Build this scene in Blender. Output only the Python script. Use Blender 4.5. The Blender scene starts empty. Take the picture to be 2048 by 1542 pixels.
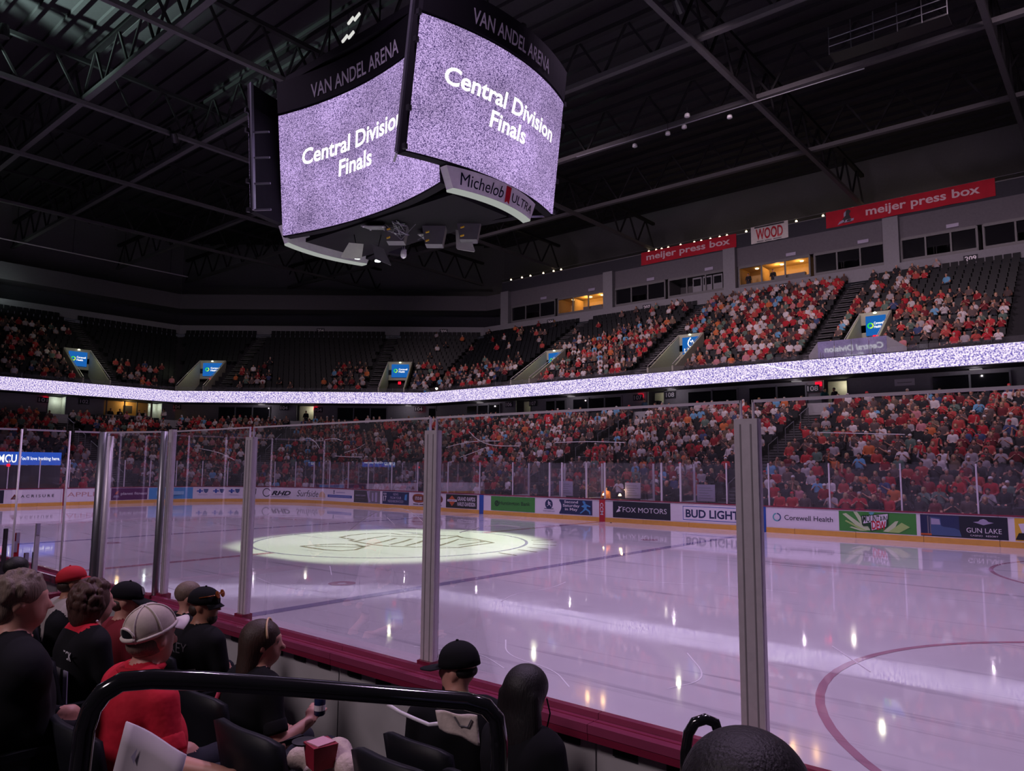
import bpy, math, random
import numpy as np
from mathutils import Vector, Matrix

random.seed(11)
sc = bpy.context.scene
COL = sc.collection
PI = math.pi

# ------------------------------------------------------------------ camera
CAM = Vector((19.569, -16.922, 2.578))
YAW, PITCH, ROLL, FPX = 2.27226, 0.10941, 0.00756, 1471.5
FW = Vector((math.cos(PITCH) * math.cos(YAW), math.cos(PITCH) * math.sin(YAW), math.sin(PITCH)))
RT0 = Vector((math.sin(YAW), -math.cos(YAW), 0))
UP0 = RT0.cross(FW)
RT = math.cos(ROLL) * RT0 + math.sin(ROLL) * UP0
UP = -math.sin(ROLL) * RT0 + math.cos(ROLL) * UP0
cd = bpy.data.cameras.new('camera')
cd.sensor_fit = 'HORIZONTAL'
cd.sensor_width = 36.0
cd.lens = 36.0 * FPX / 2048.0
cd.clip_start = 0.05
cd.clip_end = 400
cam = bpy.data.objects.new('camera', cd)
COL.objects.link(cam)
m3 = Matrix((RT, UP, -FW)).transposed()
cam.matrix_world = Matrix.Translation(CAM) @ m3.to_4x4()
sc.camera = cam

# ------------------------------------------------------------------ world, exposure, arena lights
w = bpy.data.worlds.new('arena_air')
sc.world = w
w.use_nodes = True
w.node_tree.nodes['Background'].inputs[0].default_value = (0.5, 0.44, 0.62, 1)
w.node_tree.nodes['Background'].inputs[1].default_value = 0.02
sc.view_settings.view_transform = 'Standard'
sc.view_settings.look = 'None'
sc.view_settings.exposure = 0.0
sc.view_settings.gamma = 1.0
sc.view_settings.use_curve_mapping = False
sc.cycles.transparent_max_bounces = 24
sc.cycles.max_bounces = 5
sc.cycles.diffuse_bounces = 3
sc.cycles.use_adaptive_sampling = True
sc.cycles.adaptive_threshold = 0.03
sc.cycles.sample_clamp_indirect = 4.0

WASH = (0.86, 0.61, 1.0)
WASH_W = 6000
LAMPS = []      # (position, aim, power, colour, cone, blend, radius): fixtures are built around these below
for x in (-22, -8, 6, 19):
    for y in (-7, 7):
        LAMPS.append(((x, y, 23.2), (x, y * 1.0, 0), WASH_W, WASH, 112, 1.0, 0.7))
for x in (-24, -9, 5, 17):                                   # towards the far stands
    LAMPS.append(((x, 12.5, 23.2), (x, 34, 10), 6600, (1.0, 0.74, 0.86), 92, 0.9, 0.5))
LAMPS.append(((-27, 4, 23.2), (-45, 18, 8), 3600, (1.0, 0.76, 0.86), 80, 1.0, 0.25))
LAMPS.append(((13.0, -31, 17.0), (15.0, -13.5, 1.0), 5200, (1.0, 0.80, 0.90), 46, 1.0, 2.2))   # added fill over the near stands, brightening posts and board backs
SPOT = ((-2.0, 9.0, 23.2), (0.25, 0.15, 0), 80000, (0.80, 1.0, 0.62), 24.5, 0.30, 0.25)  # follow spot on centre ice
LAMPS.append(SPOT)


def spot_lamp(name, pos, aim, power, col, cone, blend, radius, parent=None):
    L = bpy.data.lights.new(name, 'SPOT')
    L.energy = power
    L.color = col
    L.spot_size = math.radians(cone)
    L.spot_blend = blend
    L.shadow_soft_size = radius
    o = bpy.data.objects.new(name, L)
    COL.objects.link(o)
    d = Vector(aim) - Vector(pos)
    o.rotation_euler = d.to_track_quat('-Z', 'Y').to_euler()
    o.location = Vector(pos)
    return o


def point_lamp(name, pos, power, col, radius=0.08):
    L = bpy.data.lights.new(name, 'POINT')
    L.energy = power
    L.color = col
    L.shadow_soft_size = radius
    o = bpy.data.objects.new(name, L)
    COL.objects.link(o)
    o.location = Vector(pos)
    return o


for a in LAMPS:
    spot_lamp('stage_lamp_light', *a)

# ------------------------------------------------------------------ materials


def srgb(r, g, b):
    return tuple(((c / 255.0) / 12.92 if c / 255.0 <= 0.04045 else ((c / 255.0 + 0.055) / 1.055) ** 2.4) for c in (r, g, b))


MATS = {}


def mat(name, col, rough=0.6, metal=0.0, var=0.12, scale=6.0, bump=0.0, spec=0.5, coat=0.0):
    if name in MATS:
        return MATS[name]
    m = bpy.data.materials.new(name)
    m.use_nodes = True
    nt = m.node_tree
    b = nt.nodes['Principled BSDF']
    b.inputs['Roughness'].default_value = rough
    b.inputs['Metallic'].default_value = metal
    b.inputs['Specular IOR Level'].default_value = spec
    b.inputs['Coat Weight'].default_value = coat
    tc = nt.nodes.new('ShaderNodeTexCoord')
    no = nt.nodes.new('ShaderNodeTexNoise')
    no.inputs['Scale'].default_value = scale
    no.inputs['Detail'].default_value = 3
    nt.links.new(tc.outputs['Object'], no.inputs['Vector'])
    mx = nt.nodes.new('ShaderNodeMix')
    mx.data_type = 'RGBA'
    mx.inputs['A'].default_value = (*[c * (1 - var) for c in col], 1)
    mx.inputs['B'].default_value = (*[min(1, c * (1 + var)) for c in col], 1)
    nt.links.new(no.outputs['Fac'], mx.inputs['Factor'])
    nt.links.new(mx.outputs['Result'], b.inputs['Base Color'])
    if bump:
        bp = nt.nodes.new('ShaderNodeBump')
        bp.inputs['Strength'].default_value = bump
        bp.inputs['Distance'].default_value = 0.02
        nt.links.new(no.outputs['Fac'], bp.inputs['Height'])
        nt.links.new(bp.outputs['Normal'], b.inputs['Normal'])
    MATS[name] = m
    return m


def emat(name, col, strength):
    if name in MATS:
        return MATS[name]
    m = bpy.data.materials.new(name)
    m.use_nodes = True
    nt = m.node_tree
    nt.nodes.remove(nt.nodes['Principled BSDF'])
    e = nt.nodes.new('ShaderNodeEmission')
    e.inputs[0].default_value = (*col, 1)
    e.inputs[1].default_value = strength
    nt.links.new(e.outputs[0], nt.nodes['Material Output'].inputs[0])
    MATS[name] = m
    return m


def objcol_mat(name, rough=0.8):
    m = mat(name, (1, 1, 1), rough, var=0.25, scale=14)
    nt = m.node_tree
    oi = nt.nodes.new('ShaderNodeObjectInfo')
    mx = [n for n in nt.nodes if n.type == 'MIX'][0]
    mu = nt.nodes.new('ShaderNodeMix')
    mu.data_type = 'RGBA'
    mu.blend_type = 'MULTIPLY'
    mu.inputs['Factor'].default_value = 1
    nt.links.new(mx.outputs['Result'], mu.inputs['A'])
    nt.links.new(oi.outputs['Color'], mu.inputs['B'])
    nt.links.new(mu.outputs['Result'], nt.nodes['Principled BSDF'].inputs['Base Color'])
    return m


def attr_mat(name, rough=0.8):
    m = mat(name, (1, 1, 1), rough, var=0.2, scale=14)
    nt = m.node_tree
    at = nt.nodes.new('ShaderNodeAttribute')
    at.attribute_name = 'tint'
    mx = [n for n in nt.nodes if n.type == 'MIX'][0]
    mu = nt.nodes.new('ShaderNodeMix')
    mu.data_type = 'RGBA'
    mu.blend_type = 'MULTIPLY'
    mu.inputs['Factor'].default_value = 1
    nt.links.new(mx.outputs['Result'], mu.inputs['A'])
    nt.links.new(at.outputs['Color'], mu.inputs['B'])
    nt.links.new(mu.outputs['Result'], nt.nodes['Principled BSDF'].inputs['Base Color'])
    return m


def glass_mat(name, tint=(0.97, 0.97, 0.985), amount=0.5, rough=0.02, haze=0.02):
    m = bpy.data.materials.new(name)
    m.use_nodes = True
    nt = m.node_tree
    nt.nodes.remove(nt.nodes['Principled BSDF'])
    tr = nt.nodes.new('ShaderNodeBsdfTransparent')
    tr.inputs[0].default_value = (*tint, 1)
    gl = nt.nodes.new('ShaderNodeBsdfGlossy')
    gl.inputs['Roughness'].default_value = rough
    gl.inputs['Color'].default_value = (0.9, 0.9, 0.95, 1)
    lw = nt.nodes.new('ShaderNodeFresnel')
    lw.inputs[0].default_value = 1.45
    ma = nt.nodes.new('ShaderNodeMath')
    ma.operation = 'MULTIPLY'
    ma.inputs[1].default_value = amount
    nt.links.new(lw.outputs[0], ma.inputs[0])
    mx = nt.nodes.new('ShaderNodeMixShader')
    nt.links.new(ma.outputs[0], mx.inputs[0])
    nt.links.new(tr.outputs[0], mx.inputs[1])
    nt.links.new(gl.outputs[0], mx.inputs[2])
    df = nt.nodes.new('ShaderNodeBsdfDiffuse')
    df.inputs[0].default_value = (0.8, 0.78, 0.85, 1)
    tc = nt.nodes.new('ShaderNodeTexCoord')
    no = nt.nodes.new('ShaderNodeTexNoise')
    no.inputs['Scale'].default_value = 1.7
    no.inputs['Detail'].default_value = 5
    nt.links.new(tc.outputs['Object'], no.inputs['Vector'])
    hz = nt.nodes.new('ShaderNodeMath')
    hz.operation = 'MULTIPLY'
    hz.inputs[1].default_value = haze * 2
    nt.links.new(no.outputs['Fac'], hz.inputs[0])
    mx2 = nt.nodes.new('ShaderNodeMixShader')
    nt.links.new(hz.outputs[0], mx2.inputs[0])
    nt.links.new(mx.outputs[0], mx2.inputs[1])
    nt.links.new(df.outputs[0], mx2.inputs[2])
    nt.links.new(mx2.outputs[0], nt.nodes['Material Output'].inputs[0])
    MATS[name] = m
    return m


def led_mat(name, cell, lo, hi, strength, sharp=0.5, cloud=0.0, streak=False):
    """LED wall showing random static: one random value per LED cell."""
    m = bpy.data.materials.new(name)
    m.use_nodes = True
    nt = m.node_tree
    nt.nodes.remove(nt.nodes['Principled BSDF'])
    e = nt.nodes.new('ShaderNodeEmission')
    tc = nt.nodes.new('ShaderNodeTexCoord')
    if streak:
        tx = nt.nodes.new('ShaderNodeTexNoise')
        tx.inputs['Scale'].default_value = 1.0 / cell
        tx.inputs['Detail'].default_value = 1.5
        nt.links.new(tc.outputs['Object'], tx.inputs['Vector'])
        fac = tx.outputs['Fac']
    else:
        vm = nt.nodes.new('ShaderNodeVectorMath')
        vm.operation = 'SNAP'
        vm.inputs[1].default_value = (cell, cell, cell)
        nt.links.new(tc.outputs['Object'], vm.inputs[0])
        tx = nt.nodes.new('ShaderNodeTexWhiteNoise')
        nt.links.new(vm.outputs[0], tx.inputs['Vector'])
        fac = tx.outputs['Value']
    cr = nt.nodes.new('ShaderNodeValToRGB')
    cr.color_ramp.elements[0].color = (*lo, 1)
    cr.color_ramp.elements[1].color = (*hi, 1)
    cr.color_ramp.elements[0].position = max(0.0, 0.5 - sharp / 2)
    cr.color_ramp.elements[1].position = min(1.0, 0.5 + sharp / 2)
    nt.links.new(fac, cr.inputs[0])
    nt.links.new(cr.outputs[0], e.inputs[0])
    e.inputs[1].default_value = strength
    if cloud:
        n2 = nt.nodes.new('ShaderNodeTexNoise')
        n2.inputs['Scale'].default_value = 0.45
        n2.inputs['Detail'].default_value = 2
        nt.links.new(tc.outputs['Object'], n2.inputs['Vector'])
        mr = nt.nodes.new('ShaderNodeMapRange')
        mr.inputs['From Min'].default_value = 0.3
        mr.inputs['From Max'].default_value = 0.7
        mr.inputs['To Min'].default_value = strength * (1 - cloud)
        mr.inputs['To Max'].default_value = strength * (1 + cloud)
        nt.links.new(n2.outputs['Fac'], mr.inputs['Value'])
        nt.links.new(mr.outputs[0], e.inputs[1])
    nt.links.new(e.outputs[0], nt.nodes['Material Output'].inputs[0])
    MATS[name] = m
    return m


def ice_mat(name, col, base_rough=0.02, amount=0.065):
    m = mat(name, col, base_rough, var=0.06, scale=0.35)
    nt = m.node_tree
    b = nt.nodes['Principled BSDF']
    b.inputs['IOR'].default_value = 1.95
    tc = [n for n in nt.nodes if n.type == 'TEX_COORD'][0]
    geo = nt.nodes.new('ShaderNodeNewGeometry')
    mp = nt.nodes.new('ShaderNodeMapping')
    mp.inputs['Scale'].default_value = (0.16, 2.6, 1.0)
    nt.links.new(geo.outputs['Position'], mp.inputs['Vector'])
    n1 = nt.nodes.new('ShaderNodeTexNoise')
    n1.inputs['Scale'].default_value = 0.8
    n1.inputs['Detail'].default_value = 5
    n1.inputs['Roughness'].default_value = 0.65
    n1.inputs['Distortion'].default_value = 0.5
    nt.links.new(mp.outputs[0], n1.inputs['Vector'])
    # dark resurfacing lines
    cr = nt.nodes.new('ShaderNodeValToRGB')
    cr.color_ramp.elements[0].position = 0.30
    cr.color_ramp.elements[0].color = (0.62, 0.62, 0.66, 1)
    cr.color_ramp.elements[1].position = 0.42
    cr.color_ramp.elements[1].color = (1, 1, 1, 1)
    nt.links.new(n1.outputs['Fac'], cr.inputs[0])
    mx = [n for n in nt.nodes if n.type == 'MIX'][0]
    mu = nt.nodes.new('ShaderNodeMix')
    mu.data_type = 'RGBA'
    mu.blend_type = 'MULTIPLY'
    mu.inputs['Factor'].default_value = 1
    nt.links.new(mx.outputs['Result'], mu.inputs['A'])
    nt.links.new(cr.outputs[0], mu.inputs['B'])
    nt.links.new(mu.outputs['Result'], b.inputs['Base Color'])
    # gloss varies with scrapes and fine scratches
    n2 = nt.nodes.new('ShaderNodeTexNoise')
    n2.inputs['Scale'].default_value = 0.9
    n2.inputs['Detail'].default_value = 6
    nt.links.new(geo.outputs['Position'], n2.inputs['Vector'])
    mr = nt.nodes.new('ShaderNodeMapRange')
    mr.inputs['From Min'].default_value = 0.35
    mr.inputs['From Max'].default_value = 0.7
    mr.inputs['To Min'].default_value = base_rough
    mr.inputs['To Max'].default_value = base_rough + amount
    nt.links.new(n2.outputs['Fac'], mr.inputs['Value'])
    nt.links.new(mr.outputs[0], b.inputs['Roughness'])
    n3 = nt.nodes.new('ShaderNodeTexNoise')
    n3.inputs['Scale'].default_value = 5.0
    n3.inputs['Detail'].default_value = 4
    nt.links.new(geo.outputs['Position'], n3.inputs['Vector'])
    bp = nt.nodes.new('ShaderNodeBump')
    bp.inputs['Strength'].default_value = 0.014
    bp.inputs['Distance'].default_value = 0.01
    nt.links.new(n3.outputs['Fac'], bp.inputs['Height'])
    nt.links.new(bp.outputs['Normal'], b.inputs['Normal'])
    return m


# ------------------------------------------------------------------ mesh helpers
ORG = {}


class MB:
    def __init__(self):
        self.v, self.f, self.mi = [], [], []

    def add(self, vs, fs, mi=0):
        o = len(self.v)
        self.v += [tuple(a) for a in vs]
        self.f += [tuple(i + o for i in f) for f in fs]
        self.mi += [mi] * len(fs)
        return self

    def quad(self, a, b, c, d, mi=0):
        return self.add([a, b, c, d], [(0, 1, 2, 3)], mi)

    def hexa(self, p, mi=0):
        return self.add(p, [(0, 3, 2, 1), (4, 5, 6, 7), (0, 1, 5, 4), (1, 2, 6, 5), (2, 3, 7, 6), (3, 0, 4, 7)], mi)

    def box(self, x0, x1, y0, y1, z0, z1, mi=0):
        return self.hexa([(x0, y0, z0), (x1, y0, z0), (x1, y1, z0), (x0, y1, z0),
                          (x0, y0, z1), (x1, y0, z1), (x1, y1, z1), (x0, y1, z1)], mi)

    def beam(self, a, b, w, h, up=(0, 0, 1), mi=0):
        a, b = Vector(a), Vector(b)
        d = (b - a).normalized()
        u = Vector(up)
        if abs(d.dot(u)) > 0.95:
            u = Vector((1, 0, 0))
        s = d.cross(u).normalized()
        u = s.cross(d).normalized()
        s, u = s * w / 2, u * h / 2
        return self.hexa([a - s - u, a + s - u, b + s - u, b - s - u, a - s + u, a + s + u, b + s + u, b - s + u], mi)

    def tube(self, pts, r, n=8, mi=0, caps=True):
        pts = [Vector(p) for p in pts]
        rr = r if isinstance(r, (list, tuple)) else [r] * len(pts)
        vs, fs = [], []
        prev = None
        for i, p in enumerate(pts):
            d = (pts[min(i + 1, len(pts) - 1)] - pts[max(i - 1, 0)]).normalized()
            if prev is None:
                u = Vector((0, 0, 1)) if abs(d.z) < 0.9 else Vector((1, 0, 0))
            else:
                u = prev
            s = d.cross(u).normalized()
            u = s.cross(d).normalized()
            prev = u
            for k in range(n):
                a = 2 * PI * k / n
                vs.append(p + (s * math.cos(a) + u * math.sin(a)) * rr[i])
        for i in range(len(pts) - 1):
            for k in range(n):
                k2 = (k + 1) % n
                fs.append((i * n + k, i * n + k2, (i + 1) * n + k2, (i + 1) * n + k))
        if caps:
            fs.append(tuple(reversed(range(n))))
            fs.append(tuple(range((len(pts) - 1) * n, len(pts) * n)))
        return self.add(vs, fs, mi)

    def lathe(self, c, prof, n=14, axis=(0, 0, 1), mi=0):
        ax = Vector(axis).normalized()
        u = ax.orthogonal().normalized()
        s = ax.cross(u)
        vs, fs = [], []
        for (r, h) in prof:
            for k in range(n):
                a = 2 * PI * k / n
                vs.append(Vector(c) + ax * h + (u * math.cos(a) + s * math.sin(a)) * r)
        for i in range(len(prof) - 1):
            for k in range(n):
                k2 = (k + 1) % n
                fs.append((i * n + k, i * n + k2, (i + 1) * n + k2, (i + 1) * n + k))
        fs.append(tuple(reversed(range(n))))
        fs.append(tuple(range((len(prof) - 1) * n, len(prof) * n)))
        return self.add(vs, fs, mi)

    def grid(self, fn, nu, nv, mi=0):
        vs = [fn(i / nu, j / nv) for j in range(nv + 1) for i in range(nu + 1)]
        fs = [(j * (nu + 1) + i, j * (nu + 1) + i + 1, (j + 1) * (nu + 1) + i + 1, (j + 1) * (nu + 1) + i)
              for j in range(nv) for i in range(nu)]
        return self.add(vs, fs, mi)

    def slab(self, fn, nu, nv, t, mi=0):
        """closed sheet of thickness: fn(a, b, k) with k = 0 front, 1 back"""
        n = len(self.v)
        self.grid(lambda a, b: fn(a, b, 0), nu, nv, mi)
        m = (nu + 1) * (nv + 1)
        self.v += [tuple(fn(i / nu, j / nv, t)) for j in range(nv + 1) for i in range(nu + 1)]
        fs = [(j * (nu + 1) + i, (j + 1) * (nu + 1) + i, (j + 1) * (nu + 1) + i + 1, j * (nu + 1) + i + 1)
              for j in range(nv) for i in range(nu)]
        self.f += [tuple(n + m + k for k in f) for f in fs]
        self.mi += [mi] * len(fs)
        ring = [i for i in range(nu)] + [j * (nu + 1) + nu for j in range(nv)] + \
               [nv * (nu + 1) + i for i in range(nu, 0, -1)] + [j * (nu + 1) for j in range(nv, 0, -1)]
        for k in range(len(ring)):
            a, b = ring[k], ring[(k + 1) % len(ring)]
            self.f.append((n + b, n + a, n + m + a, n + m + b))
            self.mi.append(mi)
        return self

    def prism(self, poly, fn, t, mi=0):
        """polygon extruded: fn(x, y, k)"""
        n = len(poly)
        vs = [fn(x, y, 0) for x, y in poly] + [fn(x, y, t) for x, y in poly]
        fs = [tuple(range(n)), tuple(reversed(range(n, 2 * n)))]
        fs += [((k + 1) % n, k, n + k, n + (k + 1) % n) for k in range(n)]
        return self.add(vs, fs, mi)

    def build(self, name, mats, parent=None, smooth=False, loc=None):
        return mesh_obj(name, self.v, self.f, mats, self.mi, parent, smooth, loc)


def mesh_obj(name, v, f, mats, mi=None, parent=None, smooth=False, loc=None):
    org = ORG.get(parent.name, Vector((0, 0, 0))) if parent else Vector((0, 0, 0))
    if parent is None and loc is not None:
        org = Vector(loc)
    me = bpy.data.meshes.new(name)
    va = np.asarray([tuple(a) for a in v] if not isinstance(v, np.ndarray) else v, dtype=float).reshape(-1, 3) - np.array(org)
    me.from_pydata(va.tolist(), [], [tuple(int(i) for i in a) for a in f])
    if not isinstance(mats, (list, tuple)):
        mats = [mats]
    for m in mats:
        me.materials.append(m)
    if mi is not None and len(mats) > 1:
        me.polygons.foreach_set('material_index', list(mi))
    if smooth:
        me.polygons.foreach_set('use_smooth', [True] * len(me.polygons))
    me.update()
    o = bpy.data.objects.new(name, me)
    COL.objects.link(o)
    if parent:
        o.parent = parent
    else:
        o.location = org
    ORG[o.name] = org
    return o


def tag(o, label=None, cat=None, group=None, kind=None):
    if label:
        o['label'] = label
    if cat:
        o['category'] = cat
    if group:
        o['group'] = group
    if kind:
        o['kind'] = kind
    return o


def thing(name, label, cat, loc=(0, 0, 0), group=None, kind=None):
    o = bpy.data.objects.new(name, None)
    o.empty_display_size = 0.2
    COL.objects.link(o)
    o.location = Vector(loc)
    ORG[o.name] = Vector(loc)
    return tag(o, label, cat, group, kind)


TXT = {}


def text_data(body, bold=0.0, shear=0.0, space=1.0, line=1.0, align='CENTER'):
    key = (body, bold, shear, space, line, align)
    if key in TXT:
        return TXT[key]
    cu = bpy.data.curves.new('lettering_source', 'FONT')
    cu.body = body
    cu.align_x = align
    cu.size = 1.0
    cu.offset = bold
    cu.shear = shear
    cu.space_character = space
    cu.space_line = line
    cu.resolution_u = 3
    ob = bpy.data.objects.new('lettering_source', cu)
    me = ob.to_mesh()
    v = np.array([tuple(a.co) for a in me.vertices]).reshape(-1, 3)[:, :2]
    f = [tuple(p.vertices) for p in me.polygons]
    ob.to_mesh_clear()
    bpy.data.objects.remove(ob)
    bpy.data.curves.remove(cu)
    lo, hi = v.min(0), v.max(0)
    v = (v - lo) / (hi - lo)
    TXT[key] = (v, f)
    return TXT[key]


def lettering(body, fn, matl, parent, bold=0.0, shear=0.0, space=1.0, line=1.0, align='CENTER', name='lettering', flip=False):
    """fn maps the unit box (0..1, 0..1) of the words on to the surface"""
    v, f = text_data(body, bold, shear, space, line, align)
    vs = [fn(a, b) for a, b in v]
    return mesh_obj(name, vs, f, matl, None, parent)


def flatmap(o, xd, yd, w, h, lift=0.0):
    o, xd, yd = Vector(o), Vector(xd).normalized(), Vector(yd).normalized()
    n = xd.cross(yd) * lift
    return lambda a, b: o + n + xd * (w * a) + yd * (h * b)


# common materials
M_BLACK = mat('black_paint', (0.012, 0.012, 0.014), 0.5)
M_DARK = mat('dark_steel', (0.03, 0.03, 0.034), 0.45, 0.4)
M_STEEL = mat('galvanised_steel', (0.32, 0.32, 0.36), 0.38, 0.8)
M_ALU = mat('brushed_aluminium', (0.80, 0.73, 0.82), 0.38, 0.25, scale=20)
M_GROOVE = mat('shadowed_groove', (0.30, 0.27, 0.31), 0.6)
M_WHITE = mat('white_plastic', (0.80, 0.79, 0.82), 0.35)
M_CONC = mat('concrete', (0.10, 0.098, 0.105), 0.85, bump=0.2)
M_WALL = mat('painted_block_wall', (0.36, 0.35, 0.39), 0.8, bump=0.1)
M_DWALL = mat('dark_drape_wall', (0.045, 0.045, 0.06), 0.9)
M_FASCIA = mat('grey_fascia_paint', (0.26, 0.255, 0.29), 0.7)
M_RED = mat('dark_red_cap_rail', (0.24, 0.02, 0.055), 0.26)
M_YEL = mat('yellow_kick_plate', (0.80, 0.42, 0.07), 0.35)
M_REDN = mat('glossy_ledge_pink_sheen', (0.34, 0.055, 0.13), 0.2, coat=0.6)  # pinker than the cap rail: reflected light put into the base colour
M_PANEL = mat('white_board_panel', (0.84, 0.80, 0.85), 0.3, var=0.04)
M_GLASS = glass_mat('rink_glass', amount=0.28, haze=0.018)
M_GLASSF = glass_mat('rink_glass_far', haze=0.03)
M_GLASSEDGE = mat('polished_glass_edge', (0.75, 0.68, 0.80), 0.2)
# ------------------------------------------------------------------ ice and rink
HL, HW, RC = 30.48, 12.95, 8.53


def rink_outline(inset=0.0, n=14):
    pts = []
    R = RC - inset
    for cx, cy, a0 in ((HL - RC, HW - RC, 0), (-(HL - RC), HW - RC, 90), (-(HL - RC), -(HW - RC), 180), (HL - RC, -(HW - RC), 270)):
        for k in range(n + 1):
            a = math.radians(a0 + 90 * k / n)
            pts.append((cx + R * math.cos(a), cy + R * math.sin(a)))
    return pts


M_ICE = ice_mat('ice', (0.74, 0.70, 0.76))
ice = MB().add([(x, y, 0) for x, y in rink_outline()], [tuple(range(60))]).build('floor', M_ICE)
tag(ice, 'glossy wet ice sheet of the hockey rink inside the boards', 'ice rink', kind='structure')
M_IBLUE = ice_mat('ice_blue_paint', (0.33, 0.29, 0.45))
M_IRED = ice_mat('ice_red_paint', (0.50, 0.27, 0.36))
M_ILOGO = ice_mat('ice_logo_paint', (0.33, 0.28, 0.24))


def ribbon_flat(pts, w, z, closed=False):
    n = len(pts)
    vs, fs = [], []
    for i in range(n):
        a = Vector(pts[(i - 1) % n] if (closed or i > 0) else pts[0])
        b = Vector(pts[(i + 1) % n] if (closed or i < n - 1) else pts[-1])
        d = (b - a).normalized()
        nn = Vector((-d.y, d.x)) * (w / 2)
        p = Vector(pts[i])
        vs += [(p.x + nn.x, p.y + nn.y, z), (p.x - nn.x, p.y - nn.y, z)]
    for i in range(n if closed else n - 1):
        j = (i + 1) % n
        fs.append((2 * i, 2 * i + 1, 2 * j + 1, 2 * j))
    return vs, fs


def ice_mark(name, pts, w, m, closed=False, z=0.003):
    vs, fs = ribbon_flat(pts, w, z, closed)
    return mesh_obj(name, vs, fs, m, None, ice)


def circ(cx, cy, r, n=72):
    return [(cx + r * math.cos(2 * PI * k / n), cy + r * math.sin(2 * PI * k / n)) for k in range(n)]


for x in (-7.77, 7.77):
    ice_mark('blue_line', [(x, -HW), (x, HW)], 0.305, M_IBLUE)
ice_mark('centre_line', [(0, -HW), (0, -4.6)], 0.305, M_IRED)
ice_mark('centre_line', [(0, 4.6), (0, HW)], 0.305, M_IRED)
ice_mark('goal_line', [(-27.13, -11.2), (-27.13, 11.2)], 0.06, M_IRED)
ice_mark('centre_circle', circ(0, 0, 4.57), 0.10, M_IBLUE, True)
for cx in (-21.03, 21.03):
    for cy in (-6.7, 6.7):
        ice_mark('faceoff_circle', circ(cx, cy, 4.57), 0.10, M_IRED, True)
        ice_mark('faceoff_spot', circ(cx, cy, 0.2, 20), 0.2, M_IRED, True)
for cx in (-6.1, 6.1):
    for cy in (-6.7, 6.7):
        ice_mark('faceoff_spot', circ(cx, cy, 0.2, 20), 0.2, M_IRED, True)
LOGO = [
    [(-2.42, -0.38), (-2.76, 0.29), (-2.89, 0.97), (-2.8, 1.42), (-2.34, 1.88), (-1.62, 1.87), (-1.39, 2.37), (-0.64, 2.23), (0.13, 3.0),
     (0.8, 2.56), (1.66, 2.46), (2.76, 2.05), (2.82, 1.06), (2.94, 0.2), (2.64, -0.27), (2.06, -0.33), (1.88, -0.7), (1.07, -1.1),
     (0.34, -1.15), (-0.38, -1.02), (-1.29, -0.83), (-1.4, -0.56), (-1.94, -0.47), (-2.42, -0.38)],
    [(0.11, -0.89), (-0.22, -0.15), (-0.78, 0.83)], [(0.74, -0.76), (0.36, 0.12), (-0.18, 1.03)],
    [(1.39, -0.66), (0.96, 0.28), (0.38, 1.19)], [(2.27, -0.25), (1.74, 0.91), (1.08, 2.11), (2.29, 2.09), (2.45, 0.7)],
    [(-0.93, -0.85), (-1.36, 0.1), (-1.65, 1.14), (-0.74, 1.54), (0.12, 1.89)], [(0.61, 1.42), (0.52, 2.12), (0.26, 2.87)],
    [(-0.91, -3.02), (-0.84, -2.3), (-0.57, -1.77), (-0.05, -1.53), (0.66, -1.75), (1.13, -2.46), (1.03, -2.96), (0.45, -3.11),
     (-0.32, -3.08), (-0.91, -3.02)], [(-0.59, -2.72), (0.05, -2.35), (0.54, -2.0), (0.5, -1.4)]]
lv, lf = [], []
for s in LOGO:
    vs, fs = ribbon_flat(s, 0.13, 0.004)
    lf += [tuple(i + len(lv) for i in f) for f in fs]
    lv += vs
o = mesh_obj('centre_logo', lv, lf, M_ILOGO, None, ice)
o['label'] = 'dark outlined team wordmark painted on centre ice'
for a, b in (((3.14, 3.52), (3.43, 4.04)), ((3.43, 3.06), (3.85, 3.4)), ((3.78, 2.47), (4.36, 2.57)), ((4.15, 1.7), (4.89, 1.66)),
             ((4.37, 0.97), (4.98, 0.85)), ((4.45, 0.0), (4.92, -0.11))):
    a, b = Vector(a), Vector(b)
    a, b = a * (4.8 / a.length), b * (5.6 / b.length)
    ice_mark('painted_tick', [tuple(a), tuple(b)], 0.09, M_ILOGO, z=0.004)
# skate scrapes: thin white ridges of ice shavings
M_SHAVE = mat('ice_shavings', (0.86, 0.84, 0.9), 0.5)
for pts in ([(9.6, -3.2), (9.9, -4.2), (9.7, -5.1), (10.1, -6.0)], [(11.5, -9.5), (12.4, -9.1), (13.2, -9.5)], [(12.2, -8.3), (12.8, -9.0), (13.7, -9.1), (14.3, -9.6)],
            [(4.0, -7.5), (5.5, -7.9), (6.8, -7.6)], [(2, -9.2), (4.4, -9.6), (6.2, -9.3)], [(14.6, -7.2), (15.4, -8.2), (15.2, -8.9)],
            [(16.0, -5.4), (16.8, -6.5)], [(7.3, -6.2), (8.5, -6.1)], [(3.6, -5.2), (4.9, -6.1)], [(10.8, -2.0), (12.4, -1.2), (14, -1.1)]):
    for _ in range(3):
        pts = [pts[0]] + [tuple(Vector(p).lerp(Vector(q), f)) for p, q in zip(pts[:-1], pts[1:]) for f in (0.25, 0.75)] + [pts[-1]]
    ice_mark('scrape', pts, 0.018, M_SHAVE, z=0.004)


# board path: s = 0 at (25, far side), running towards -x, round the corner and along the far end
L1, ARC = 25 + 21.95, RC * PI / 2


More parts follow.
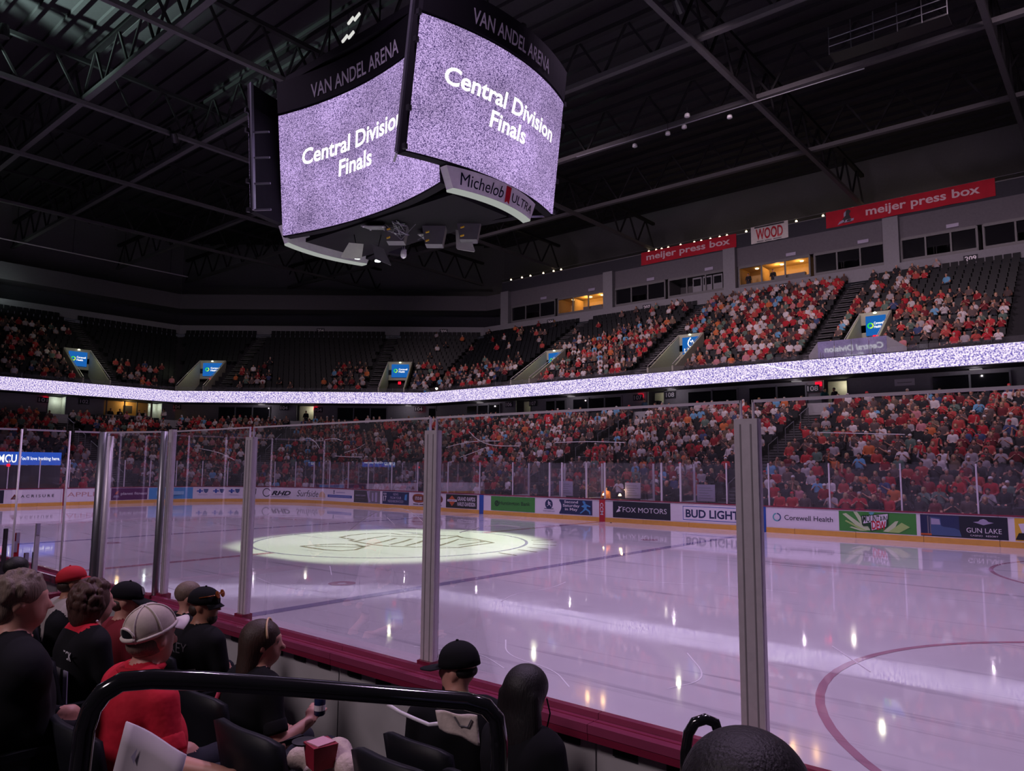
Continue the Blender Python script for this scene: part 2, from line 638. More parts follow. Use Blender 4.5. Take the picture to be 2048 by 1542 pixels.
def path(s, off=0.0):
    """point on the board face; off > 0 lies outside the rink"""
    if s <= L1:
        return Vector((25 - s, HW + off, 0)), Vector((0, 1, 0))
    if s <= L1 + ARC:
        a = PI / 2 + (s - L1) / RC
        n = Vector((math.cos(a), math.sin(a), 0))
        return Vector((-21.95, 4.42, 0)) + n * (RC + off), n
    if s <= L1 + ARC + 8.84:
        return Vector((-HL - off, 4.42 - (s - L1 - ARC), 0)), Vector((-1, 0, 0))
    s2 = s - (L1 + ARC + 8.84)
    a = PI + min(s2, ARC) / RC
    n = Vector((math.cos(a), math.sin(a), 0))
    return Vector((-21.95, -4.42, 0)) + n * (RC + off), n


SMAX = L1 + ARC + 8.84 + 6.0


def P(s, off, z):
    q = path(s, off)[0]
    return Vector((q.x, q.y, z))


boards = thing('dasher_boards', 'white dasher boards with yellow kick plate and red cap rail along far side and end', 'rink boards', (0, HW, 0))
NP = 33
for i in range(NP):
    s0, s1 = SMAX * i / NP, SMAX * (i + 1) / NP - 0.012
    n = 1 if s1 < L1 else 5
    MB().slab(lambda a, b, k: P(s0 + (s1 - s0) * a, k, 0.2 + 0.82 * b), n, 1, 0.10).build('board_panel', M_PANEL, boards)
    MB().slab(lambda a, b, k: P(s0 + (s1 - s0) * a, k - 0.015, 0.0 + 0.2 * b), n, 1, 0.05).build('kick_plate', M_YEL, boards)
    MB().slab(lambda a, b, k: P(s0 + (s1 - s0) * a, k - 0.02, 1.02 + 0.05 * b), n, 1, 0.18).build('cap_rail', M_RED, boards)

W_ = lambda n, r, g, b: mat(n, srgb(r, g, b), 0.32, var=0.05)
A_NAVY = W_('print_navy', 30, 45, 88)
A_DNAVY = W_('print_dark_navy', 22, 28, 48)
A_GREEN = W_('print_green', 66, 150, 62)
A_DGREEN = W_('print_dark_green', 22, 70, 34)
A_BLACK = W_('print_black', 20, 20, 24)
A_WHITE = W_('print_white', 236, 230, 238)
A_SKY = W_('print_sky_blue', 78, 158, 214)
A_PURPLE = W_('print_purple', 92, 26, 92)
A_REDP = W_('print_red', 200, 34, 52)
A_BLUE = W_('print_blue', 30, 84, 176)
A_TEAL = W_('print_teal', 96, 182, 186)
A_LIME = W_('print_lime', 176, 214, 120)
A_ORANGE = W_('print_orange', 206, 96, 40)
A_BROWN = W_('print_brown', 112, 50, 34)
A_YELLOW = W_('print_yellow', 236, 190, 60)
A_TAN = W_('print_tan', 226, 190, 150)
A_GREY = W_('print_grey', 120, 116, 122)
A_DGREY = W_('print_charcoal', 62, 62, 66)
A_PALE = W_('print_pale_green', 206, 226, 176)
A_STEELB = W_('print_steel_blue', 70, 96, 140)
A_LAV = W_('print_lavender', 176, 168, 196)


def advert(label, s_right, s_left, z0, z1, base, items):
    """printed panel on the boards; items in the unit box, a from left to right as read from the ice"""
    L = s_left - s_right

    def fn(lift):
        return lambda a, b: P(s_left - L * a, -lift, z0 + (z1 - z0) * b)
    n = 1 if s_left < L1 else 6
    g = fn(0.006)
    pn = MB().slab(lambda a, b, k: P(s_left - L * a, -0.006 + k, z0 + (z1 - z0) * b), n, 1, 0.006).build('advert_panel', base, boards)
    pn['label'] = label
    for k, it in enumerate(items):
        f0 = fn(0.010 + 0.0015 * k)
        if it[0] == 't':
            _, body, a0, a1, b0, b1, m, bold, shear = it
            lettering(body, lambda a, b: f0(a0 + (a1 - a0) * a, b0 + (b1 - b0) * b), m, pn, bold, shear)
        elif it[0] == 'r':
            _, a0, a1, b0, b1, m = it
            MB().grid(lambda a, b: f0(a0 + (a1 - a0) * a, b0 + (b1 - b0) * b), n, 1).build('printed_shape', m, pn)
        elif it[0] == 'p':
            MB().add([f0(a, b) for a, b in it[1]], [tuple(range(len(it[1])))]).build('printed_shape', it[2], pn)
        elif it[0] == 'o':   # ring: centre a, b, outer radius in metres, width fraction
            _, ca, cb, r, wf, m, a_from, a_to = it
            nn = 28
            vs, fs = [], []
            for i in range(nn + 1):
                t = math.radians(a_from + (a_to - a_from) * i / nn)
                for q in (r, r * (1 - wf)):
                    vs.append(f0(ca + q * math.cos(t) / L, cb + q * math.sin(t) / (z1 - z0)))
                if i:
                    fs.append((2 * i - 2, 2 * i - 1, 2 * i + 1, 2 * i))
            MB().add(vs, fs).build('printed_shape', m, pn)
    return pn


RUN = [(0.30, 0.95), (0.42, 0.72), (0.20, 0.60), (0.30, 0.55), (0.46, 0.50), (0.34, 0.30), (0.10, 0.12), (0.16, 0.06), (0.42, 0.26), (0.56, 0.36),
       (0.80, 0.22), (0.86, 0.04), (0.94, 0.06), (0.90, 0.30), (0.62, 0.48), (0.66, 0.62), (0.92, 0.56), (0.93, 0.64), (0.64, 0.74), (0.56, 0.80), (0.52, 0.95), (0.40, 1.0)]


def runner(a0, a1, b0, b1, m):
    return ('p', [(a0 + (a1 - a0) * x, b0 + (b1 - b0) * y) for x, y in RUN], m)


Z0, Z1 = 0.235, 0.985
advert('yellow panel with a dark figure', 6.6, 8.66, Z0, Z1, A_YELLOW,
       [('p', [(0.05, 0.75), (0.3, 0.85), (0.4, 0.5), (0.3, 0.2), (0.1, 0.3)], A_WHITE), ('p', [(0.0, 0.05), (0.5, 0.05), (0.45, 0.4), (0.05, 0.35)], A_BLACK)])
advert('dark navy casino panel with a blue truck and white words GUN LAKE', 8.85, 11.47, Z0, Z1, A_DNAVY, [
    ('r', 0.02, 0.46, 0.05, 0.98, W_('print_dusk_blue', 36, 52, 96)),
    ('p', [(0.0, 0.1), (0.0, 0.95), (0.12, 0.98), (0.12, 0.12)], W_('print_deep_blue', 26, 38, 84)),
    ('p', [(0.12, 0.2), (0.12, 0.9), (0.24, 0.86), (0.25, 0.5), (0.28, 0.46), (0.40, 0.42), (0.46, 0.34), (0.48, 0.05), (0.12, 0.05)], A_STEELB),
    ('p', [(0.13, 0.55), (0.13, 0.84), (0.23, 0.80), (0.24, 0.55)], A_LAV),
    ('r', 0.085, 0.10, 0.1, 0.95, A_GREY), ('r', 0.115, 0.125, 0.1, 0.9, A_GREY),
    ('r', 0.0, 0.13, 0.04, 0.12, A_ORANGE),
    ('t', 'GUN LAKE', 0.54, 0.93, 0.26, 0.48, A_WHITE, 0.0, 0.0), ('t', 'CASINO   RESORT', 0.58, 0.89, 0.10, 0.17, A_WHITE, 0.0, 0.0),
    ('p', [(0.62, 0.74), (0.68, 0.78), (0.70, 0.86), (0.735, 0.9), (0.77, 0.86), (0.79, 0.78), (0.85, 0.74), (0.79, 0.68), (0.735, 0.62), (0.68, 0.68)], A_LAV)])
advert('green soft drink panel with pale rays and red and white logo', 11.60, 14.25, Z0, Z1, A_GREEN, [
    ('p', [(0.30, 0.1), (0.05, 0.85), (0.10, 0.9), (0.40, 0.12)], A_PALE), ('p', [(0.34, 0.1), (0.20, 0.98), (0.25, 0.98), (0.42, 0.1)], A_PALE),
    ('p', [(0.30, 0.08), (0.08, 0.5), (0.10, 0.55), (0.38, 0.06)], A_LIME), ('p', [(0.28, 0.06), (0.14, 0.2), (0.17, 0.24), (0.36, 0.06)], A_PALE),
    ('p', [(0.58, 0.08), (0.74, 0.6), (0.78, 0.62), (0.70, 0.06)], A_PALE), ('p', [(0.64, 0.06), (0.82, 0.55), (0.92, 0.35), (0.78, 0.05)], A_LIME),
    ('p', [(0.40, 0.96), (0.44, 1.0), (0.48, 0.98), (0.44, 0.8)], A_TEAL),
    ('p', [(0.30, 0.80), (0.66, 0.98), (0.655, 0.40), (0.63, 0.28), (0.42, 0.04), (0.40, 0.30), (0.33, 0.28), (0.31, 0.36)], A_DGREEN),
    ('p', [(0.315, 0.77), (0.65, 0.94), (0.645, 0.68), (0.33, 0.42)], A_WHITE),
    ('t', 'MOUNTAIN', 0.325, 0.64, 0.48, 0.86, A_DGREEN, 0.02, 0.0),
    ('p', [(0.43, 0.50), (0.63, 0.66), (0.62, 0.32), (0.435, 0.10)], A_WHITE), ('t', 'DEW', 0.44, 0.62, 0.15, 0.58, A_REDP, 0.03, 0.0)])
advert('white panel with teal ring and dark words Corewell Health', 14.28, 17.05, Z0, Z1, A_WHITE, [
    ('o', 0.15, 0.52, 0.17, 0.30, A_TEAL, 100, 300), ('o', 0.15, 0.52, 0.17, 0.30, A_STEELB, -70, 90),
    ('t', 'Corewell Health', 0.26, 0.93, 0.40, 0.66, A_DNAVY, 0.004, 0.0)])
advert('white panel with framed navy words BUD LIGHT', 17.42, 21.33, Z0, Z1, A_WHITE, [
    ('r', 0.14, 0.83, 0.10, 0.90, A_BLUE), ('r', 0.147, 0.823, 0.135, 0.865, A_WHITE), ('t', 'BUD LIGHT', 0.175, 0.80, 0.24, 0.72, A_NAVY, 0.03, 0.0)])
advert('navy panel with white fox and words FOX MOTORS', 21.39, 24.39, Z0, Z1, A_DNAVY, [
    ('t', 'FOX MOTORS', 0.18, 0.94, 0.36, 0.66, A_WHITE, 0.0, 0.0),
    ('p', [(0.06, 0.32), (0.14, 0.40), (0.12, 0.55), (0.18, 0.72), (0.14, 0.66), (0.10, 0.70), (0.11, 0.58), (0.08, 0.45)], A_WHITE)])
advert('navy and white panel reading Second Saturday in May with runners', 25.50, 28.75, Z0, Z1, A_WHITE, [
    ('r', 0.38, 0.985, 0.03, 0.97, A_NAVY), ('o', 0.30, 0.5, 0.38, 0.30, A_WHITE, -90, 90),
    ('o', 0.18, 0.62, 0.24, 1.0, A_NAVY, 0, 360), runner(0.13, 0.23, 0.45, 0.85, A_WHITE), ('r', 0.09, 0.27, 0.30, 0.34, A_NAVY),
    ('t', 'RIVER BANK RUN', 0.07, 0.29, 0.12, 0.20, A_NAVY, 0.0, 0.0),
    ('t', 'Second\nSaturday\nin May', 0.45, 0.76, 0.22, 0.92, A_WHITE, 0.012, 0.0), runner(0.74, 0.97, 0.05, 0.93, A_SKY)])
advert('green panel with dark words Huntington Bank', 29.07, 32.08, Z0, Z1, A_GREEN, [
    ('t', 'Huntington Bank', 0.20, 0.90, 0.34, 0.68, A_DGREEN, 0.02, 0.0), ('o', 0.14, 0.5, 0.16, 0.55, A_DGREEN, 0, 360),
    ('p', [(0.11, 0.42), (0.14, 0.60), (0.17, 0.58), (0.14, 0.40)], A_DGREEN)])
advert('black motorcycle dealer panel with orange shield', 33.11, 35.50, Z0, Z1, A_BLACK, [
    ('p', [(0.08, 0.60), (0.12, 0.70), (0.20, 0.92), (0.28, 0.70), (0.33, 0.60), (0.28, 0.38), (0.20, 0.12), (0.12, 0.38)], A_ORANGE),
    ('r', 0.05, 0.36, 0.46, 0.62, A_WHITE), ('t', 'HARLEY', 0.08, 0.33, 0.49, 0.59, A_BLACK, 0.02, 0.0),
    ('t', 'GRAND RAPIDS', 0.38, 0.95, 0.54, 0.84, A_WHITE, 0.02, 0.0), ('t', 'HARLEY-DAVIDSON', 0.38, 0.95, 0.16, 0.46, A_WHITE, 0.02, 0.0)])


def round_badge(a0, a1, words):
    return [('p', [(a0 + (a1 - a0) * (0.5 + 0.5 * math.cos(t) * abs(math.cos(t)) ** -0.35 * 1.0 if abs(math.cos(t)) > 1e-6 else a0 + (a1 - a0) * 0.5),
                    0.58 + 0.34 * math.sin(t)) for t in [2 * PI * k / 24 + 0.01 for k in range(24)]], A_BROWN),
            ('t', words, a0 + 0.22 * (a1 - a0), a0 + 0.78 * (a1 - a0), 0.46, 0.70, A_WHITE, 0.02, 0.0),
            ('r', a0 + 0.1 * (a1 - a0), a0 + 0.9 * (a1 - a0), 0.80, 0.85, A_ORANGE), ('r', a0 + 0.1 * (a1 - a0), a0 + 0.9 * (a1 - a0), 0.32, 0.37, A_ORANGE),
            ('r', a0 + 0.08 * (a1 - a0), a0 + 0.52 * (a1 - a0), 0.09, 0.16, A_DGREY), ('r', a0 + 0.58 * (a1 - a0), a0 + 0.92 * (a1 - a0), 0.09, 0.16, A_DGREY)]


advert('white panel with two brown and orange rounded badges', 35.60, 38.45, Z0, Z1, A_WHITE, round_badge(0.05, 0.42, 'STUD-ER') + round_badge(0.52, 0.95, 'STUD-ER'))
advert('navy news panel with the number 17', 38.62, 41.04, Z0, Z1, A_NAVY, [
    ('t', 'FOX', 0.04, 0.16, 0.74, 0.9, A_WHITE, 0.02, 0.0), ('t', '17', 0.04, 0.16, 0.22, 0.66, A_WHITE, 0.02, 0.0),
    ('t', 'NEWS\nFROM YOUR\nNEIGHBORHOOD', 0.22, 0.80, 0.15, 0.9, A_LAV, 0.01, 0.0), ('p', [(0.84, 0.4), (0.92, 0.35), (0.94, 0.85), (0.86, 0.8)], A_SKY)])
advert('charcoal drink panel reading WHITE CLAW beside a pale picture', 41.27, 43.84, Z0, Z1, A_DGREY, [
    ('r', 0.56, 1.0, 0.0, 1.0, A_GREY), ('t', 'WHITE CLAW', 0.06, 0.46, 0.52, 0.64, A_LAV, 0.01, 0.0), ('r', 0.08, 0.42, 0.31, 0.34, A_GREY),
    ('p', [(0.5, 0.95), (0.62, 1.0), (0.60, 0.5), (0.66, 0.1), (0.58, 0.0), (0.54, 0.5)], A_LAV), ('r', 0.70, 0.76, 0.15, 0.85, A_LAV), ('r', 0.82, 0.9, 0.1, 0.9, A_LAV)])
advert('white panel with a thin blue bar of small words', 43.95, 46.70, Z0, Z1, A_WHITE, [
    ('r', 0.03, 0.97, 0.30, 0.52, A_BLUE), ('r', 0.08, 0.92, 0.38, 0.43, A_LAV), ('r', 0.36, 0.70, 0.70, 0.78, A_LAV),
    ('p', [(0.26, 0.6), (0.30, 0.6), (0.29, 0.75), (0.31, 0.9), (0.25, 0.9), (0.27, 0.75)], A_NAVY)])
advert('white panel with handwritten word Surfside and tan sun', 46.80, 49.75, Z0, Z1, A_WHITE, [
    ('p', [(0.74, 0.25), (0.98, 0.22), (0.96, 0.55), (0.88, 0.78), (0.80, 0.72), (0.75, 0.5)], A_TAN), ('t', 'Surfside', 0.05, 0.72, 0.25, 0.82, A_DGREY, 0.0, 0.25),
    ('r', 0.35, 0.96, 0.12, 0.16, A_TAN)])
advert('white panel with bold slanted letters RHD and a swirl', 49.95, 52.45, Z0, Z1, A_WHITE, [
    ('o', 0.20, 0.55, 0.30, 0.22, A_DGREY, 20, 330), ('t', 'RHD', 0.34, 0.94, 0.30, 0.72, A_DNAVY, 0.04, 0.35), ('r', 0.28, 0.9, 0.16, 0.20, A_GREY)])
advert('white panel with a dark shield crest', 52.60, 53.45, Z0, Z1, A_WHITE, [
    ('p', [(0.1, 0.9), (0.5, 0.98), (0.9, 0.9), (0.88, 0.4), (0.5, 0.05), (0.12, 0.4)], A_DGREY), ('p', [(0.25, 0.78), (0.75, 0.78), (0.72, 0.45), (0.5, 0.2), (0.28, 0.45)], A_LAV)])
CROSS = [(0.35, 0.0), (0.65, 0.0), (0.65, 0.35), (1, 0.35), (1, 0.65), (0.65, 0.65), (0.65, 1), (0.35, 1), (0.35, 0.65), (0, 0.65), (0, 0.35), (0.35, 0.35)]
it = []
for a0 in (0.06, 0.38, 0.70):
    it += [('p', [(a0 + 0.12 * x, 0.48 + 0.38 * y) for x, y in CROSS], A_BLUE),
           ('p', [(a0 + 0.13, 0.86), (a0 + 0.23, 0.86), (a0 + 0.22, 0.62), (a0 + 0.18, 0.46), (a0 + 0.14, 0.62)], A_STEELB), ('r', a0 + 0.02, a0 + 0.21, 0.30, 0.34, A_LAV)]
advert('white panel with three blue cross and shield emblems', 53.60, 56.80, Z0, Z1, A_WHITE, it)
advert('sky blue panel with a washed-out white line of words', 56.86, 59.60, Z0, Z1, A_SKY, [
    ('p', [(0.17, 0.3), (0.80, 0.38), (0.80, 0.66), (0.17, 0.72)], W_('print_pale_sky', 150, 200, 232))])
advert('purple gym panel with white words', 59.69, 61.95, Z0, Z1, A_PURPLE, [
    ('t', 'planet fitness', 0.26, 0.98, 0.36, 0.66, A_WHITE, 0.01, 0.0), ('r', 0.06, 0.22, 0.24, 0.29, A_LAV), ('r', 0.07, 0.21, 0.33, 0.38, A_LAV),
    ('p', [(0.1, 0.5), (0.18, 0.5), (0.2, 0.8), (0.13, 0.7)], A_ORANGE)])
advert('white panel with faded red letters APPLI', 62.2, 64.55, Z0, Z1, A_WHITE, [('t', 'APPLI', 0.03, 0.68, 0.38, 0.74, W_('print_faded_red', 200, 150, 150), 0.0, 0.0)])
advert('white panel with dark triangle and spaced letters ACRISURE', 64.80, 67.70, Z0, Z1, A_WHITE, [
    ('p', [(0.08, 0.28), (0.22, 0.28), (0.15, 0.68)], A_BROWN), ('p', [(0.12, 0.34), (0.18, 0.34), (0.15, 0.52)], A_GREY), ('t', 'A C R I S U R E', 0.26, 0.86, 0.40, 0.62, A_DGREY, 0.01, 0.0)])
advert('dark navy end panel', 67.80, 70.5, Z0, Z1, A_DNAVY, [])
# lines carried up the boards
for s, m, nm, lab in ((17.23, A_BLUE, 'blue_line_stripe', 'blue stripe right of the words BUD LIGHT'), (32.77, A_BLUE, 'blue_line_stripe', 'blue stripe left of the green bank panel')):
    o = MB().slab(lambda a, b, k: P(s - 0.15 + 0.30 * a, -0.022 + k, 0.0 + 1.02 * b), 1, 1, 0.02).build(nm, m, boards)
    o['label'] = lab
o = MB().slab(lambda a, b, k: P(24.985 - 0.16 + 0.32 * a, -0.022 + k, 0.0 + 1.02 * b), 1, 1, 0.02).build('centre_line_stripe', A_REDP, boards)
lettering('CCM', lambda a, b: P(25.0 + 0.09 - 0.18 * b, -0.026, 0.88 - 0.56 * a), A_WHITE, o, 0.02)
o = MB().slab(lambda a, b, k: P(64.66 + 0.06 * a, -0.022 + k, 0.0 + 1.06 * b), 1, 1, 0.02).build('goal_marker_stripe', M_RED, boards)

# far glass
fglass = thing('far_rink_glass', 'tall clear rink glass with aluminium posts above far boards and end', 'rink glass', (0, HW, 1.07))
posts = [7.3, 9.68, 12.06, 14.58, 16.96, 18.77, 20.92, 21.86, 24.89, 25.95, 27.42, 28.2, 30.64, 33.0, 35.46, 38.0, 40.33, 42.58]
s = 44.6
while s < SMAX - 0.5:
    posts.append(s)
    s += 1.62 if s > 46 else 2.0
for k, s in enumerate(posts):
    wide = 0.075 if 20 < s < 29 else 0.05
    MB().slab(lambda a, b, kk: P(s - wide / 2 + wide * a, 0.06 + kk, 1.07 + 1.72 * b), 1, 1, 0.07).build('stanchion', M_ALU, fglass)
    if k + 1 < len(posts):
        s1 = posts[k + 1]
        MB().slab(lambda a, b, kk: P(s + 0.03 + (s1 - s - 0.06) * a, 0.085 + kk, 1.07 + 1.70 * b), 1 if s1 < L1 else 3, 1, 0.012).build('glass_pane', M_GLASSF, fglass)

# penalty boxes and timekeepers behind the far glass
pb = thing('penalty_box_partition', 'glass partitions of the penalty boxes behind the centre red stripe', 'partition', (0, 14.2, 0))
for x in (-5.6, -3.2, -0.9, 2.0, 4.1):
    MB().box(x - 0.03, x + 0.03, 13.15, 14.35, 0.3, 1.1).build('partition_board', M_WHITE, pb)
    MB().box(x - 0.008, x + 0.008, 13.15, 14.35, 1.1, 2.5).build('partition_pane', M_GLASSF, pb)
    MB().box(x - 0.035, x + 0.035, 14.32, 14.40, 0.3, 2.75).build('partition_post', M_ALU, pb)
for x0, x1 in ((-5.6, -3.2), (-3.2, -0.9), (-0.9, 2.0), (2.0, 4.1)):
    MB().box(x0 + 0.04, x1 - 0.04, 14.36, 14.375, 1.1, 2.75).build('back_pane', M_GLASSF, pb)
for x, nm in ((-2.6, 'notice left of the timekeepers'), (1.3, 'notice between the timekeepers'), (5.15, 'white notice right of the penalty boxes')):
    o = MB().box(x - 0.42, x + 0.42, 13.6 if x < 4 else 13.3, 13.64 if x < 4 else 13.34, 1.12, 1.85).build('notice_board', A_LAV, None)
    tag(o, 'pale ' + nm if 'white' not in nm else nm, 'notice board')
    for k in range(5):
        MB().box(x - 0.32, x + 0.32 - 0.1 * (k % 3), 13.595 if x < 4 else 13.295, 13.6 if x < 4 else 13.3, 1.25 + 0.11 * k, 1.27 + 0.11 * k).build('printed_line', A_GREY, o)

# near boards: straight run with its red ledge, seen from the stands
nb = thing('near_dasher_boards', 'near dasher boards with dark red ledge and grubby white back panels', 'rink boards', (14, -HW, 0))
M_BACK = mat('scuffed_white_back_panel', (0.50, 0.48, 0.49), 0.6, var=0.3, scale=2.5)


def nearpath(x):
    """board line; rounds the corner past x = 21.95"""
    if x <= 21.95:
        return Vector((x, -HW, 0)), Vector((0, -1, 0))
    a = -PI / 2 + (x - 21.95) / RC
    n = Vector((math.cos(a), math.sin(a), 0))
    return Vector((21.95, -4.42, 0)) + n * RC, n


def NPt(x, off, z):
    q, n = nearpath(x)
    q = q + n * off
    return Vector((q.x, q.y, z))


x = -8.0
k = 0
while x < 27:
    x1 = x + 2.5
    n = 1 if x1 < 21.9 else 5
    MB().slab(lambda a, b, t: NPt(x + (x1 - x - 0.012) * a, 0.12 - t, 0.0 + 0.98 * b), n, 1, 0.12).build('board_panel', M_BACK, nb)
    led = MB().slab(lambda a, b, t: NPt(x + (x1 - x - 0.004) * a, 0.22 - t, 1.02 + 0.05 * b), n, 1, 0.24).build('cap_rail', M_REDN, nb)
    MB().slab(lambda a, b, t: NPt(x + (x1 - x - 0.004) * a, 0.10 - t, 1.07 + 0.035 * b), n, 1, 0.05).build('glass_channel', M_REDN, led)
    MB().slab(lambda a, b, t: NPt(x + (x1 - x - 0.004) * a, 0.215 - t, 0.975 + 0.045 * b), n, 1, 0.04).build('ledge_lip', M_RED, led)
    MB().slab(lambda a, b, t: NPt(x + (x1 - x - 0.004) * a, 0.155 - t, 1.07 + 0.003 * b), n, 1, 0.012).build('ledge_groove', M_RED, led)
    if x > 8:
        for j in range(7):
            xa = x + 0.12 + j * 0.35
            MB().slab(lambda a, b, t: NPt(xa + 0.16 * a, 0.135 - t, 0.90 + 0.05 * b), 1, 1, 0.02).build('slot', M_BLACK, nb)
    x = x1
    k += 1
for x in (13.3, 15.8, 18.3):
    MB().slab(lambda a, b, t: NPt(x - 0.018 + 0.036 * a, 0.14 - t, 0.0 + 0.97 * b), 1, 1, 0.03).build('seam_batten', M_BLACK, nb)

ng = thing('near_rink_glass', 'big clear glass panes with aluminium posts between the front row and the ice', 'rink glass', (14, -HW, 1.07))
NX = [11.1, 12.80, 15.42, 17.93, 20.45, 22.9]


def near_pane(x0, x1):
    g = MB().slab(lambda a, b, t: NPt(x0 + (x1 - x0) * a, -0.006 + t, 1.09 + 1.86 * b), 1 if x1 < 22 else 4, 1, 0.012).build('glass_pane', M_GLASS, ng)
    e = MB()
    for xx in (x0, x1):
        e.hexa([NPt(xx - 0.005, -0.008, 1.09), NPt(xx + 0.005, -0.008, 1.09), NPt(xx + 0.005, 0.008, 1.09), NPt(xx - 0.005, 0.008, 1.09),
                NPt(xx - 0.005, -0.008, 2.955), NPt(xx + 0.005, -0.008, 2.955), NPt(xx + 0.005, 0.008, 2.955), NPt(xx - 0.005, 0.008, 2.955)])
    e.slab(lambda a, b, t: NPt(x0 + (x1 - x0) * a, -0.008 + t, 2.94 + 0.015 * b), 1, 1, 0.016)
    e.build('pane_edge', M_GLASSEDGE, g)


for i in range(len(NX) - 1):
    near_pane(NX[i] + 0.035, NX[i + 1] - 0.035)
for i, x in enumerate(NX):
    st = MB()
    wd = 0.066 if i else 0.04
    for dx, off, ww in ((0, 0.030, wd), (-wd * 0.78, 0.018, 0.016), (wd * 0.78, 0.018, 0.016)):
        st.slab(lambda a, b, t: NPt(x + dx - ww + 2 * ww * a, off - t, 1.07 + (1.78 if i else 1.9) * b), 1, 1, 0.022 if dx else 0.058)
    so = st.build('stanchion', M_ALU, ng)
    for dx in (-0.45, 0.45):
        MB().slab(lambda a, b, t: NPt(x + dx * wd - 0.004 + 0.008 * a, 0.033 - t, 1.12 + 1.7 * b), 1, 1, 0.004).build('groove', M_GROOVE, so)
    MB().slab(lambda a, b, t: NPt(x - 0.07 + 0.14 * a, 0.06 - t, 1.07 + 0.06 * b), 1, 1, 0.11).build('stanchion_foot', M_RED, ng)
# bent scratches and tape marks on near panes
M_SCR = mat('scratch_in_glass', (0.9, 0.85, 0.95), 0.4)
import ast
SCRATCH = ast.literal_eval('''[[(14.423, 2.029), (14.65, 2.158), (14.931, 2.243), (15.183, 2.23), (15.374, 2.117)],
 [(15.799, 2.836), (15.887, 2.768), (16.034, 2.722), (16.291, 2.719)],
 [(15.566, 2.717), (15.76, 2.752), (15.936, 2.76), (16.106, 2.757)],
 [(13.677, 2.806), (13.778, 2.827), (13.889, 2.784), (13.953, 2.725)],
 [(14.024, 2.8), (14.17, 2.815), (14.279, 2.787)],
 [(14.32, 2.686), (14.491, 2.715), (14.59, 2.756)],
 [(14.179, 2.657), (14.391, 2.647), (14.561, 2.647)],
 [(15.711, 2.641), (15.838, 2.673), (15.962, 2.709)],
 [(16.174, 1.692), (16.276, 1.82), (16.351, 1.944)],
 [(16.871, 1.344), (16.928, 1.414), (17.002, 1.471)],
 [(17.976, 1.496), (18.015, 1.452), (18.053, 1.383)],
 [(17.986, 1.383), (18.067, 1.424), (18.172, 1.469)],
 [(11.754, 2.746), (12.187, 2.7), (12.497, 2.621)],
 [(13.475, 0.537), (13.704, 0.667)],
 [(18.243, 1.348), (18.315, 1.327)],
 [(15.97, 2.151), (16.113, 2.166), (16.296, 2.163)],
 [(14.904, 2.158), (14.998, 2.104)],
 [(15.722, 2.09), (15.922, 2.138)],
 [(16.596, 2.739), (16.878, 2.741), (17.14, 2.731)],
 [(18.319, 2.765), (18.514, 2.756), (18.719, 2.746)]]''')
for L_ in SCRATCH:
    if min(q[1] for q in L_) < 1.95:
        continue
    for _ in range(2):
        L_ = [L_[0]] + [((p[0] * (1 - f) + q[0] * f), (p[1] * (1 - f) + q[1] * f)) for p, q in zip(L_[:-1], L_[1:]) for f in (0.25, 0.75)] + [L_[-1]]
    MB().tube([NPt(a, 0.004, b) for a, b in L_], 0.0022, 4).build('scratch', M_SCR, ng)
bg = thing('bench_end_glass', 'glass end wall of the players bench with two thick metal posts', 'rink glass', (10.3, -13.3, 0))
BP = [Vector((11.0, -13.0, 0)), Vector((10.08, -13.30, 0)), Vector((10.06, -13.67, 0)), Vector((10.1, -14.17, 0)), Vector((10.05, -14.9, 0)), Vector((10.05, -15.8, 0))]
for i in range(len(BP) - 1):
    a, b = BP[i], BP[i + 1]
    d = (b - a).normalized()
    nn = Vector((-d.y, d.x, 0))
    a2, b2 = a + d * 0.05, b - d * 0.05
    MB().slab(lambda u, v, t: a2.lerp(b2, u) + nn * t + Vector((0, 0, 1.1 + 1.84 * v)), 1, 1, 0.012).build('glass_pane', M_GLASS, bg)
    MB().slab(lambda u, v, t: a2.lerp(b2, u) + nn * (t - 0.03) + Vector((0, 0, 0.2 + 0.86 * v)), 1, 1, 0.08).build('bench_board', M_BACK, bg)
    MB().slab(lambda u, v, t: a.lerp(b, u) + nn * (t - 0.06) + Vector((0, 0, 1.06 + 0.05 * v)), 1, 1, 0.14).build('cap_rail', M_RED, bg)
    MB().slab(lambda u, v, t: a2.lerp(b2, u) + nn * (t - 0.006) + Vector((0, 0, 2.935 + 0.02 * v)), 1, 1, 0.024).build('pane_edge', M_GLASSEDGE, bg)
for i, q in enumerate(BP):
    r = 0.065 if i == 1 else (0.04 if i == 0 else 0.012)
    MB().tube([q + Vector((0, 0, 0.2)), q + Vector((0, 0, 2.95))], r, 10).build('stanchion', M_STEEL if i < 2 else M_ALU, bg, True)
    if i == 1:
        MB().tube([q + Vector((0.11, 0.03, 0.2)), q + Vector((0.11, 0.03, 2.9))], 0.035, 8).build('gate_post', M_ALU, bg, True)
